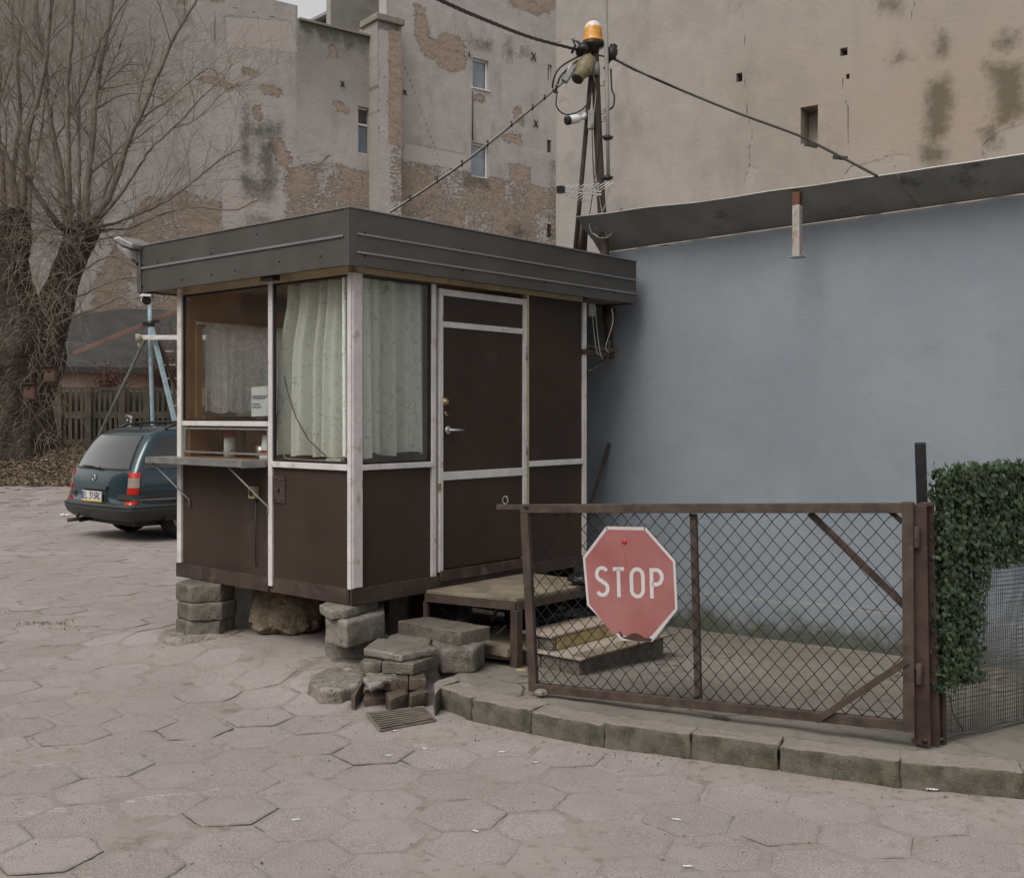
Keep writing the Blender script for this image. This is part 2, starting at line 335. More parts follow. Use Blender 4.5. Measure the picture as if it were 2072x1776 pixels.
def wall_grid(name, ln, t0, t1, z0, z1, res, mat, holes=(), depth=.3, fields=None, parent=None, off=0, loc=None, top=None, thick=.4):
    """a standing wall sheet in meter-sized cells with real openings, reveals, a top and ends;
       marks from the photograph are measured once into wall attributes"""
    ts = sorted(set([round(x, 4) for x in np.arange(t0, t1, res)]+[t1]+[h[0] for h in holes]+[h[1] for h in holes]))
    zs = sorted(set([round(x, 4) for x in np.arange(z0, z1, res)]+[z1]+[h[2] for h in holes]+[h[3] for h in holes]))
    ts = np.array(ts); zs = np.array(zs); nt_, nz = len(ts), len(zs)
    T, Z = np.meshgrid(ts, zs)
    if top is not None: Z = np.minimum(Z, top(T))
    V = [tuple(ln.pt(a, b, off)) for a, b in zip(T.ravel(), Z.ravel())]
    F_ = []
    for j in range(nz-1):
        zc = (zs[j]+zs[j+1])/2
        for i in range(nt_-1):
            tc = (ts[i]+ts[i+1])/2
            if any(h[0] < tc < h[1] and h[2] < zc < h[3] for h in holes): continue
            a = j*nt_+i; F_.append((a, a+1, a+nt_+1, a+nt_))
    n0 = len(V); tt = list(T.ravel()); zz = list(Z.ravel())
    def q(ps):
        b = len(V)
        for (a, z, o) in ps: V.append(tuple(ln.pt(a, z, o+off))); tt.append(a); zz.append(z)
        F_.append((b, b+1, b+2, b+3))
    for a, b, c, d in [h[:4] for h in holes]:
        q([(a,c,0),(a,d,0),(a,d,-depth),(a,c,-depth)]); q([(b,c,0),(b,c,-depth),(b,d,-depth),(b,d,0)])
        q([(a,c,0),(a,c,-depth),(b,c,-depth),(b,c,0)]); q([(a,d,0),(b,d,0),(b,d,-depth),(a,d,-depth)])
    for h in holes:
        if len(h) > 4: a, b, c, d = h[:4]; q([(a,c,-depth),(a,d,-depth),(b,d,-depth),(b,c,-depth)])
    zt0 = z1 if top is None else float(np.min(top(np.array([t0])))); zt1 = z1 if top is None else float(np.min(top(np.array([t1]))))
    q([(t0,zt0,0),(t1,zt1,0),(t1,zt1,-thick),(t0,zt0,-thick)])
    q([(t0,z0,0),(t0,zt0,0),(t0,zt0,-thick),(t0,z0,-thick)]); q([(t1,z0,0),(t1,z0,-thick),(t1,zt1,-thick),(t1,zt1,0)])
    q([(t0,z0,-thick),(t0,zt0,-thick),(t1,zt1,-thick),(t1,z0,-thick)])
    me = bpy.data.meshes.new(name); me.from_pydata(V, [], F_)
    tt = np.array(tt); zz = np.array(zz)
    uv = me.uv_layers.new(name='UVMap'); li = np.zeros(len(me.loops), int); me.loops.foreach_get('vertex_index', li)
    uvd = np.stack([tt[li], zz[li]], 1).astype(np.float32).ravel(); uv.data.foreach_set('uv', uvd)
    if fields:
        px, py = ln.x+ln.dx*tt, ln.y+ln.dy*tt; U = CX+F*px/py; Vv = HY+F*(CH-zz)/py; mpp = np.median(py)/F   # metres per photo pixel
        for k, fn in fields.items():
            val = fn(U, Vv, tt, zz)*1.0
            at = me.attributes.new(k, 'FLOAT', 'POINT'); at.data.foreach_set('value', np.asarray(val, np.float32))
    me.update(); return link_mesh(name, me, mat, parent, loc)
def plaster(name, base, base2, tint, stain, brick=((.235, .145, .10), (.17, .113, .082)), bedge=14, lite=(.36, .30, .26), under=(.34, .285, .24), bumpd=.02, fine=25, noise1=.35):
    """fields (photo pixels, positive inside): brick, stain, pale, crack; tint 0..1"""
    t = NT(name); uv = t.tc.outputs['UV']
    big = t.noise(noise1, 5, .6, vec=uv); mid = t.noise(1.6, 6, .65, vec=uv); sm = t.noise(7, 6, .7, vec=uv); fn_ = t.noise(fine, 5, .7, vec=uv)
    streak = t.noise(1.3, 5, .6, vec=uv, st=(1.2, .09, 1))
    c = t.mix(t.ss(big, .35, .65), base, base2)
    c = t.mix(t.ss(streak, .5, .75, 0, .35), c, tuple(x*.7 for x in base))
    c = t.mix(t.ss(mid, .45, .7, 0, .4), c, tuple(min(1, x*1.22) for x in base2)); c = t.mix(t.ss(t.noise(.8, 6, .75, vec=uv, st=(1, .5, 1)), .5, .68, 0, .5), c, tuple(x*.68 for x in base))
    c = t.mix(t.ss(sm, .55, .8, 0, .35), c, tuple(x*.72 for x in base))
    c = t.mix(t.math('MULTIPLY', t.attr('tint'), t.ss(mid, .2, .7, .5, 1)), c, tint)
    # lighter repaired / peeled plaster
    pe = t.math('ADD', t.attr('pale'), t.math('MULTIPLY', t.math('SUBTRACT', sm, .5), 26)); pm = t.ss(pe, -1.5, 1.5)
    c = t.mix(t.math('MULTIPLY', pm, .8), c, lite)
    # bricks
    be = t.math('ADD', t.attr('brick'), t.math('ADD', t.math('MULTIPLY', t.math('SUBTRACT', mid, .5), bedge*2.6), t.math('ADD', t.math('MULTIPLY', t.math('SUBTRACT', sm, .5), bedge*3.4), t.math('MULTIPLY', t.math('SUBTRACT', t.noise(2.6, 5, .8, vec=uv, st=(1, 3.5, 1)), .5), bedge*3.5))))
    bmask = t.ss(be, -.8, .8); rim = t.ss(be, -4, 0)
    bt = t.n('ShaderNodeTexBrick'); t.set(bt.inputs['Vector'], uv); bt.inputs['Scale'].default_value = 1; bt.inputs['Brick Width'].default_value = .27
    bt.inputs['Row Height'].default_value = .085; bt.inputs['Mortar Size'].default_value = .014; bt.inputs['Mortar Smooth'].default_value = .3
    bt.inputs['Color1'].default_value = (*brick[0], 1); bt.inputs['Color2'].default_value = (*brick[1], 1); bt.inputs['Mortar'].default_value = (*tuple(x*.95 for x in under), 1); bt.inputs['Bias'].default_value = -.2
    bc = t.mix(t.ss(t.noise(2.2, 6, .8, vec=uv, st=(1, 2.2, 1)), .34, .55, 0, .9), bt.outputs['Color'], under)
    bc = t.mix(t.ss(sm, .5, .7, 0, .5), bc, tuple(x*.6 for x in brick[1]))
    c = t.mix(t.math('MULTIPLY', rim, .3), c, tuple(x*.5 for x in base))
    c = t.mix(bmask, c, bc)
    # damp and soot
    se = t.math('ADD', t.attr('stain'), t.math('ADD', t.math('ADD', t.math('MULTIPLY', t.math('SUBTRACT', sm, .5), 50), t.math('MULTIPLY', t.math('SUBTRACT', mid, .5), 60)), t.math('MULTIPLY', t.math('SUBTRACT', streak, .5), 30)))
    c = t.mix(t.ss(se, -16, 20, 0, .8), c, stain)
    # cracks
    ce = t.math('ADD', t.attr('crack'), t.math('MULTIPLY', t.math('SUBTRACT', sm, .5), 1.5)); cm = t.ss(t.math('ABSOLUTE', ce), .5, 1.7, 1, 0)
    c = t.mix(t.math('MULTIPLY', cm, .75), c, tuple(x*.3 for x in base))
    h = t.math('ADD', t.math('MULTIPLY', fn_, .35), t.math('MULTIPLY', sm, .5))
    h = t.math('SUBTRACT', h, t.math('MULTIPLY', bmask, 1.2)); h = t.math('SUBTRACT', h, t.math('MULTIPLY', t.math('MULTIPLY', bmask, bt.outputs['Fac']), .5))
    h = t.math('SUBTRACT', h, t.math('MULTIPLY', cm, .8)); h = t.math('SUBTRACT', h, t.math('MULTIPLY', pm, .5))
    return t.done(c, .92, t.bump(h, .9, bumpd), 0, .15)
# ---------------------------------------------------------------- the ground
KC = Vector((-.964, 6.556, 0)); KA = Vector((-.7599, .6499, 0)); KB = Vector((.6499, .7599, 0)); KS, KT = 1.86, 2.35
def kst(x, y):
    dx, dy = x-KC.x, y-KC.y; return dx*KA.x+dy*KA.y, dx*KB.x+dy*KB.y
def sstep(a, b, x):
    t = min(1, max(0, (x-a)/(b-a))); return t*t*(3-2*t)
def street_z(x, y):
    s, t = kst(x, y); d = math.hypot(max(-s, 0, s-KS), max(-t, 0, t-KT))
    z = .10*(1-sstep(.05, .75, d))
    z += .012*mnoise.noise(Vector((x*.5, y*.5, 0)))*sstep(2, 5, y)
    if y > 17: z += .03*sstep(17, 20, y)*mnoise.noise(Vector((x*1.1, y*1.1, 5)))
    z += .75*sstep(24.2, 27.5, y)*sstep(-6.5, -8.5, x)          # leaf bank round the tree
    return z
def yard_z(x, y):
    q = (x-.443)*.587+(y-5.245)*.809
    return .11-.055*max(q, 0)+.004*mnoise.noise(Vector((x*2, y*2, 3)))
def ground_mat():
    t = NT('sandy_ground'); o = t.tc.outputs['Object']
    a = t.noise(1.2, 6, .6); b = t.noise(14, 6, .7); f = t.noise(120, 3, .7)
    c = t.mix(t.ss(a, .35, .65), (.252, .224, .209), (.308, .274, .259)); c = t.mix(t.ss(b, .5, .68, 0, .65), c, (.16, .138, .115)); c = t.mix(t.ss(t.noise(3, 5, .7), .56, .66, 0, .6), c, (.13, .11, .085))
    c = t.mix(t.ss(f, .5, .7, 0, .5), c, (.3, .27, .24))
    return t.done(c, .95, t.bump(t.math('ADD', b, t.math('MULTIPLY', f, .4)), .9, .01), 0, .15)
def sheet(name, fn, x0, x1, y0, y1, nx, ny, mat, jit=0):
    mb = MB(); mb.grid(lambda u, v: fn(x0+(x1-x0)*u, y0+(y1-y0)*v), nx, ny)
    o = mb.build(name, mat, fix=False); return o
M['sand'] = ground_mat()
xs = [-300, -60, -20, -10.5, 6, 20, 60, 300]; ys = [-300, -60, -8, 1.5, 30, 60, 300]
mb = MB()
for i in range(len(xs)-1):
    for j in range(len(ys)-1):
        if xs[i] == -10.5 and ys[j] == 1.5: continue
        mb.add([(xs[i],ys[j],-.03),(xs[i+1],ys[j],-.03),(xs[i+1],ys[j+1],-.03),(xs[i],ys[j+1],-.03)], [(0,1,2,3)])
kerb_bot = [(882,1430),(954,1458),(1074,1484),(1222,1512),(1398,1536),(1575,1560),(1822,1595),(2072,1618),(2900,1694)]
KP = [PZ(u, v, 0) for u, v in kerb_bot]
def kerb_y(x):
    if x <= KP[0].x: return 99
    for a, b in zip(KP[:-1], KP[1:]):
        if x <= b.x: return a.y+(b.y-a.y)*(x-a.x)/(b.x-a.x)
    return KP[-1].y
def sand(x, y):
    n = mnoise.noise(Vector((x*1.7, y*1.7, 1)))*.6+mnoise.noise(Vector((x*6, y*6, 2)))*.4
    q = (x-.443)*.587+(y-5.245)*.809
    return Vector((x, y, street_z(x, y)-.0022+.007*n-.35*(sstep(.10, .2, y-kerb_y(x)) if x > KP[0].x+.02 else 0)*sstep(-.4, -.2, x)))
mb.grid(lambda u, v: sand(-10.5+5*u, 1.5+28.5*v), 70, 380); mb.grid(lambda u, v: sand(-5.5+11.5*u, 1.5+10.5*v), 240, 260)
mb.grid(lambda u, v: sand(-5.5+11.5*u, 12+18*v), 60, 90)
tag(mb.build('ground', M['sand'], fix=False), kind='structure')
# hexagonal concrete paving slabs, each a little tilted and broken at the rim
def paving_mat():
    t = NT('hexagonal_slab_concrete'); tone = t.attr('tone'); rim = t.attr('rim')
    big = t.noise(.9, 5, .6); mid = t.noise(9, 6, .7); fine = t.noise(170, 3, .75); f2 = t.noise(55, 5, .7)
    c = t.mix(t.ss(big, .35, .65), (.270, .240, .230), (.326, .291, .281))
    c = t.mix(tone, c, (.25, .221, .205)); c = t.mix(t.ss(mid, .48, .7, 0, .55), c, (.215, .188, .165)); vr = t.n('ShaderNodeTexVoronoi', feature='DISTANCE_TO_EDGE'); vr.inputs['Scale'].default_value = 1.7; wn_ = t.n('ShaderNodeVectorMath', operation='ADD'); nc = t.n('ShaderNodeTexNoise'); nc.inputs['Scale'].default_value = 5; nc.inputs['Detail'].default_value = 6; t.set(nc.inputs['Vector'], t.tc.outputs['Object']); t.set(wn_.inputs[0], t.tc.outputs['Object']); t.set(wn_.inputs[1], nc.outputs['Color']); t.set(vr.inputs['Vector'], wn_.outputs[0]); hair = t.math('MULTIPLY', t.ss(vr.outputs['Distance'], .001, .008, 1, 0), t.ss(t.noise(1.4, 3), .52, .6)); c = t.mix(t.math('MULTIPLY', hair, .7), c, (.08, .068, .055))
    c = t.mix(t.ss(f2, .6, .75, 0, .45), c, (.13, .115, .10))
    c = t.mix(t.ss(fine, .54, .66, 0, .8), c, (.50, .46, .435)); c = t.mix(t.ss(fine, .46, .34, 0, .8), c, (.12, .105, .092))
    c = t.mix(t.math('MULTIPLY', rim, t.ss(t.noise(3.1, 4, .6), .38, .53, .15, 1)), c, (.055, .045, .035))
    # worn white road paint: a few rubbed strokes
    sx = t.n('ShaderNodeSeparateXYZ'); t.set(sx.inputs[0], t.tc.outputs['Object']); X, Y = sx.outputs[0], sx.outputs[1]
    tot = None
    for (a, b, w) in (((-2.05, 4.33), (-1.18, 4.68), .022), ((-2.5, 4.98), (-2.05, 5.05), .05), ((-4.3, 9.15), (-3.75, 9.0), .03), ((-3.35, 8.1), (-2.9, 8.05), .025)):
        dx, dy = b[0]-a[0], b[1]-a[1]; L = math.hypot(dx, dy); dx /= L; dy /= L
        rx = t.math('SUBTRACT', X, a[0]); ry = t.math('SUBTRACT', Y, a[1])
        al = t.math('ADD', t.math('MULTIPLY', rx, dx), t.math('MULTIPLY', ry, dy)); ac = t.math('ADD', t.math('MULTIPLY', rx, -dy), t.math('MULTIPLY', ry, dx))
        m = t.math('MULTIPLY', t.ss(t.math('ABSOLUTE', ac), w*.6, w*2, 1, 0), t.ss(t.math('ABSOLUTE', t.math('SUBTRACT', al, L/2)), L*.35, L*.55, 1, 0))
        tot = m if tot is None else t.math('MAXIMUM', tot, m)
    wp = t.math('MULTIPLY', tot, t.ss(t.noise(20, 6, .75, st=(.5, 1.6, 1)), .48, .62, 0, .5))
    c = t.mix(wp, c, (.55, .52, .50))
    h = t.math('ADD', t.math('MULTIPLY', f2, .7), t.math('MULTIPLY', fine, .6))
    return t.done(c, .9, t.bump(h, 1, .005), 0, .2)
M['paving'] = paving_mat()
S = .2; rot = R(9)
V, Fc, tone, rim = [], [], [], []
ux, uy = Vector((math.cos(rot), math.sin(rot))), Vector((-math.sin(rot), math.cos(rot)))
for i in range(-60, 60):
    for j in range(-10, 110):
        lx = i*1.5*S; ly = j*math.sqrt(3)*S+(i % 2)*math.sqrt(3)/2*S
        c = ux*lx+uy*ly+Vector((0, 3)); x, y = c.x+.012*random.gauss(0, 1), c.y+.012*random.gauss(0, 1)
        if y < 1.8 or y > 24.3 or x > 3.6: continue
        if y > 8.6 and not (-.53*y-1.2 < x < -.25*y+1.5): continue
        if y <= 8.6 and abs(x) > .5*y+1.6: continue
        if x > -.62 and y > kerb_y(x)-.10: continue
        s_, t_ = kst(x, y)
        if s_ > -.25 and t_ > -.25 and s_ < KS+.2 and t_ < KT: continue
        if (x+.61)**2+(y-5.92)**2 < .23**2: continue          # the drain
        z = street_z(x, y)+random.gauss(0, .0018)-.0005; far = sstep(17, 20, y)
        tx, ty = random.gauss(0, .005+.02*far), random.gauss(0, .005+.02*far); ra = rot+random.gauss(0, .02); g = .1985-.003*random.random()
        tn = random.random()**2*.6; b0 = len(V); N = 36
        rings = [(1.0, -.05, 1), (1.0, -.003, 1), (.966, 0, .2), (.86, .0012, .0)]
        chip = [max(0, mnoise.noise(Vector((x*9+math.cos(k)*3, y*9+math.sin(k)*3, k*.9)))) for k in range(N)]
        V.append((x, y, z+.002)); tone.append(tn); rim.append(0)
        for (q, dz, rm) in rings:
            for k in range(N):
                a = 2*math.pi*k/N; sec = (a % (math.pi/3))-math.pi/6; rad = g*math.cos(math.pi/6)/math.cos(sec)*q
                rad = min(rad, g*.992)*(1-.05*chip[k]*(1 if q > .9 else .3))+.0015*mnoise.noise(Vector((x+k, y, q)))*3
                px, py = x+rad*math.cos(a+ra), y+rad*math.sin(a+ra)
                V.append((px, py, z+dz+tx*(px-x)+ty*(py-y)+(street_z(px, py)-street_z(x, y))-.004*chip[k]*(q > .9))); tone.append(tn); rim.append(rm)
        for k in range(N): Fc.append((b0, b0+1+3*N+k, b0+1+3*N+(k+1) % N))
        for r_ in range(3):
            for k in range(N):
                k2 = (k+1) % N; Fc.append((b0+1+(r_+1)*N+k, b0+1+r_*N+k, b0+1+r_*N+k2, b0+1+(r_+1)*N+k2))
me = bpy.data.meshes.new('paving'); me.from_pydata(V, [], Fc)
for nm, arr in (('tone', tone), ('rim', rim)):
    at = me.attributes.new(nm, 'FLOAT', 'POINT'); at.data.foreach_set('value', np.array(arr, np.float32))
tag(link_mesh('paving', me, M['paving']), kind='structure')
# kerb stones
def rough_block(name, top, thick, mat, label=None, cat=None, group=None, parent=None, bev=.012, amp=.005, fr=14, cut=3, seed=0, axis=None):
    """a prism under (or along) a polygon with worn edges and a pitted surface"""
    bm = bmesh.new(); ext = Vector((0, 0, -thick)) if axis is None else Vector(axis)
    a = [bm.verts.new(Vector(p)) for p in top]; b = [bm.verts.new(Vector(p)+ext) for p in top]; n = len(a)
    bm.faces.new(a); bm.faces.new(b[::-1])
    for i in range(n): bm.faces.new((a[i], b[i], b[(i+1) % n], a[(i+1) % n]))
    bmesh.ops.recalc_face_normals(bm, faces=bm.faces)
    if bev: bmesh.ops.bevel(bm, geom=list(bm.edges), offset=bev, segments=2, affect='EDGES', profile=.6)
    bmesh.ops.triangulate(bm, faces=[f for f in bm.faces if len(f.verts) > 4])
    for _ in range(cut):
        es = [e for e in bm.edges if e.calc_length() > .03]
        if es and len(bm.verts) < 9000: bmesh.ops.subdivide_edges(bm, edges=es, cuts=1, use_grid_fill=True)
    bm.normal_update()
    for v in bm.verts:
        p = v.co*fr+Vector((seed*3.1, 0, 0)); d = mnoise.noise(p)+.55*mnoise.noise(p*2.7)+.45*mnoise.noise(p*6)-.8*max(0, mnoise.noise(p*3.7+Vector((9, 0, 0)))-.25)
        v.co += v.normal*amp*d
    me = bpy.data.meshes.new(name); bm.to_mesh(me); bm.free()
    me.polygons.foreach_set('use_smooth', [True]*len(me.polygons))
    c = sum((Vector(p) for p in top), Vector())/n
    base = Vector((c.x, c.y, min(p[2] for p in top)-(thick if axis is None else 0)))
    o = link_mesh(name, me, mat, parent, base if parent is None else None)
    if label: tag(o, label, cat, group)
    return o
def kerb_mat():
    t = NT('mossy_kerb_concrete'); big = t.noise(2.2, 5); mid = t.noise(11, 6, .7); fine = t.noise(130, 3, .75)
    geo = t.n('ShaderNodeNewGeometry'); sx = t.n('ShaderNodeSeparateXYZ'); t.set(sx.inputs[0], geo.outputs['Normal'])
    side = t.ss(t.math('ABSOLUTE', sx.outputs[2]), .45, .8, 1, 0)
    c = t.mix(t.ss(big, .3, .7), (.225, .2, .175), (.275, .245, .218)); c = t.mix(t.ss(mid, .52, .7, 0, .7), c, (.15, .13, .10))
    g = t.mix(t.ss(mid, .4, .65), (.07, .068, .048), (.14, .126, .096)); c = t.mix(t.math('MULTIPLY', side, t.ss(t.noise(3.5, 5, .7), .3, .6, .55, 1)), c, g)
    c = t.mix(t.ss(fine, .56, .72, 0, .6), c, (.3, .275, .24)); c = t.mix(t.ss(t.noise(60, 4, .8), .42, .3, 0, .8), c, (.04, .036, .028))
    return t.done(c, .92, t.bump(t.math('ADD', mid, t.math('MULTIPLY', fine, .8)), 1, .008), 0, .15)
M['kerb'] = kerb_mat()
kt_u = [(882,1386),(978,1418),(1082,1440),(1222,1464),(1402,1487),(1575,1510),(1790,1537),(2072,1571),(2300,1596)]
gr = 'kerb stones along the yard edge'
klabs = ['short worn kerb stone at the left end, beside the drain grate', 'kerb stone with a wide broken gap at its left end', 'mossy kerb stone below the lower left corner of the gate', 'mossy kerb stone under the stop sign', 'mossy kerb stone below the middle bar of the gate', 'mossy kerb stone in front of the right brace of the gate', 'kerb stone in front of the rusty gate post', 'rightmost kerb stone at the edge of the photo']
kerb_top = []
for i in range(len(KP)-1):
    a, b = KP[i].copy(), KP[i+1].copy()
    d = (b-a).normalized(); nrm = Vector((-d.y, d.x, 0)); g = .002 if i else .012
    a2, b2 = a+d*g, b-d*g*.6
    zt = .118+.004*math.sin(i*2.3)
    w = .16; q = [a2, b2, b2+nrm*w, a2+nrm*w]
    # slightly leaning, uneven top
    top = [Vector((p.x, p.y, zt+(.006*math.sin(i*5+k)))) for k, p in enumerate(q)]
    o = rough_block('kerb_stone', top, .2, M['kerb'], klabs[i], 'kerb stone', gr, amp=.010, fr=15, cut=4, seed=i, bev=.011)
    kerb_top.append((a+nrm*.15, b+nrm*.15))
# yard surface behind the kerb
def yard_mat():
    t = NT('yard_concrete'); big = t.noise(.8, 6, .65); mid = t.noise(7, 6, .7); fine = t.noise(110, 3, .75)
    c = t.mix(t.ss(big, .35, .65), (.165, .15, .128), (.225, .205, .18)); c = t.mix(t.ss(mid, .5, .72, 0, .7), c, (.095, .083, .065))
    c = t.mix(t.ss(fine, .56, .72, 0, .5), c, (.33, .31, .28))
    w = t.n('ShaderNodeTexVoronoi', feature='DISTANCE_TO_EDGE'); w.inputs['Scale'].default_value = .8
    wv = t.n('ShaderNodeVectorMath', operation='ADD'); nz = t.n('ShaderNodeTexNoise'); nz.inputs['Scale'].default_value = 2.5; t.set(nz.inputs['Vector'], t.tc.outputs['Object'])
    sc_ = t.n('ShaderNodeVectorMath', operation='SCALE'); sc_.inputs[3].default_value = .8; t.set(sc_.inputs[0], nz.outputs['Color']); t.set(wv.inputs[0], t.tc.outputs['Object']); t.set(wv.inputs[1], sc_.outputs[0]); t.set(w.inputs['Vector'], wv.outputs[0])
    cr = t.math('MULTIPLY', t.ss(w.outputs['Distance'], .002, .012, 1, 0), t.ss(big, .42, .6))
    c = t.mix(t.math('MULTIPLY', cr, .8), c, (.05, .045, .035))
    h = t.math('ADD', t.math('MULTIPLY', mid, 1), t.math('MULTIPLY', fine, .5)); h = t.math('SUBTRACT', h, cr)
    return t.done(c, .92, t.bump(h, .9, .008), 0, .15)
M['yard'] = yard_mat()
mb = MB()
front = [k[0] for k in kerb_top]+[kerb_top[-1][1], Vector((6, kerb_top[-1][1].y-.5, 0))]
front = [Vector((-.52, 6.35, 0)), Vector((-.46, 6.1, 0))]+front[0:]
back = []
fl = []
acc = [0]
for a, b in zip(front[:-1], front[1:]): acc.append(acc[-1]+(b-a).length)
def along(u, pts, ac):
    d = u*ac[-1]
    for i in range(len(pts)-1):
        if d <= ac[i+1]+1e-9: return pts[i].lerp(pts[i+1], (d-ac[i])/(ac[i+1]-ac[i]))
    return pts[-1].copy()
bk0, bk1 = Vector((-1.6, 10.6, 0)), Vector((8, 5.0, 0))
def yd(u, v):
    p = along(u, front, acc).lerp(bk0.lerp(bk1, u), v)
    z = yard_z(p.x, p.y)+.006*mnoise.noise(Vector((p.x*5, p.y*5, 0)))
    if v < .03: z = min(z, .108)
    if u < .075 and v < .12: z -= .16*(1-sstep(.05, .075, u))*(1-sstep(.04, .12, v))
    return Vector((p.x, p.y, z))
mb.grid(yd, 160, 110)
tag(mb.build('yard', M['yard'], fix=False), kind='structure')
# ---------------------------------------------------------------- blue painted wall with its sheet-metal flashing
BW = Line(1.0, 8.8, .809, -.587)
def poly_z(f, ks): return [((x*ks[0]+ks[1]), (y*ks[2])) for x, y in f]
def q4(pts): return [(1408.9+x*.32662, y*.32662) for x, y in pts]     # corner coordinates read off four enlarged views
def q2(pts): return [(580.1+x*.32662, y*.32662) for x, y in pts]
def q1(pts): return [(x*.32662, y*.32662) for x, y in pts]
def blue_mat():
    t = NT('blue_grey_render'); uv = t.tc.outputs['UV']; sx = t.n('ShaderNodeSeparateXYZ'); t.set(sx.inputs[0], uv); Z = sx.outputs[1]
    big = t.noise(.9, 5, .6, vec=uv); mid = t.noise(5, 6, .7, vec=uv); fine = t.noise(70, 4, .7, vec=uv); stv = t.noise(3, 5, .6, vec=uv, st=(1.5, .15, 1))
    c = t.mix(t.ss(big, .35, .65), (.205, .236, .268), (.24, .27, .302)); c = t.mix(t.ss(mid, .5, .75, 0, .3), c, (.18, .195, .215))
    c = t.mix(t.ss(stv, .54, .78, 0, .2), c, (.20, .215, .23))
    c = t.mix(t.ss(mid, .3, .2, 0, .5), c, (.30, .325, .36))
    hz = t.math('SUBTRACT', Z, t.attr('base'))         # height above the yard
    mo = t.math('ADD', hz, t.math('MULTIPLY', t.math('SUBTRACT', t.noise(2.6, 6, .75, vec=uv), .5), -.75))
    mossm = t.math('MULTIPLY', t.ss(mo, .04, .22, 1, 0), t.ss(t.attr('mossy'), .1, .5, .25, 1))
    c = t.mix(t.ss(hz, .0, .42, .45, 0), c, (.12, .125, .11))
    c = t.mix(t.math('MULTIPLY', mossm, .8), c, t.mix(t.ss(fine, .4, .6), (.035, .04, .018), (.062, .062, .034)))
    c = t.mix(t.ss(t.attr('edge'), .0, .03, .7, 0), c, (.33, .33, .31))
    return t.done(c, .88, t.bump(t.math('ADD', t.math('MULTIPLY', mid, .5), t.math('MULTIPLY', fine, .5)), .7, .008), 0, .25)
M['blue_wall'] = blue_mat()
BSL = (BW.z(2072, 373)-BW.z(1300, 485))/(BW.t(2072)-BW.t(1300)); print('BSL', BSL, BW.z(1300,485), BW.z(2072,373))
def btop(T):
    T = np.asarray(T, float); f = np.vectorize(lambda t: .018*mnoise.noise(Vector((t*6, 0, 0)))+.012*mnoise.noise(Vector((t*19, 3, 0))))
    return 2.945+BSL*T+f(T)
def base_at(T):
    return np.array([yard_z(*BW.pt(a)[:2]) for a in np.ravel(T)])
def mossy(U, V, T, Z): return 1-np.clip((T-BW.t(1700))/1.2, 0, 1)*.9
bt = thing('blue_wall', 'long pale blue rendered wall with mossy foot, behind the gate', 'wall', tuple(BW.pt(0, -.1)))
te = BW.t(2072)+1.6
wall_grid('wall_face', BW, -.75, te, -.25, 3.1, .06, M['blue_wall'], fields={'base': lambda U, V, T, Z: base_at(T), 'edge': lambda U, V, T, Z: btop(T)-Z, 'mossy': mossy}, top=btop, parent=bt, thick=.3)
# plinth: a slightly proud lower band with a pale chipped ledge
pl = Line(BW.x+BW.nx*.022, BW.y+BW.ny*.022, BW.dx, BW.dy)
pt_ = lambda T: base_at(T)+.30+.004*np.sin(np.ravel(T)*9)
o = wall_grid('plinth', pl, -.75, te, -.25, .5, .06, M['blue_wall'], fields={'base': lambda U, V, T, Z: base_at(T), 'edge': lambda U, V, T, Z: pt_(T)-Z+.004, 'mossy': mossy}, top=lambda T: pt_(T).reshape(np.shape(T)), parent=bt, thick=.02)
# flashing: a folded sheet leaning out from the wall head
M['zinc'] = simple('weathered_zinc', (.27, .27, .25), .5, .2, 2.5, .1, 60, metal=.3, dirt=(.06, .06, .048), dirtamt=.5)
mb = MB()
def flz(t): return 3.19+.02*max(0, t-1)
def fl(u, v):
    t = -.36+(te+.4)*u; o = -.0+.33*v; z = (2.955+BSL*t)*(1-v)+(3.19+.02*max(0, t-1))*v+.010*mnoise.noise(Vector((t*2, v, 0)))*v
    return BW.pt(t-.05*(1-v)*0+(.02 if v < .5 else 0), z, o-.01)
mb.grid(fl, 60, 3); mb.grid(lambda u, v: fl(u, v)+Vector((0, 0, .004)), 60, 3)
o = mb.build('flashing', M['zinc'], bt, fix=False)
lip = MB(); lip.tube([fl(i/60, 1)+Vector((0, 0, .002)) for i in range(61)], .006, 5); lip.build('flashing_lip', simple('bright_zinc_edge', (.42, .42, .4), .35, .1, 5, .1, 60, metal=.5), o)
sm = MB(); t0 = (1820); tt = BW.t(1850); a = (tt+.36)/(te+.4); sm.tube([fl(a-.004, 1)-Vector((0, 0, .004)), fl(a-.002, .5)-Vector((0, 0, .006)), fl(a+.002, .02)-Vector((0, 0, .004))], .006, 5); sm.build('flashing_seam', M['zinc'], o)
rp = MB(); rp.grid(lambda u, v: BW.pt(-.36+(te+.4)*u, 3.195+.02*max(0, (te)*u-1)-.25*v*0+.12*v, .315-1.2*v), 20, 2); rp.build('roof_sheet', M['zinc'], bt, fix=False)
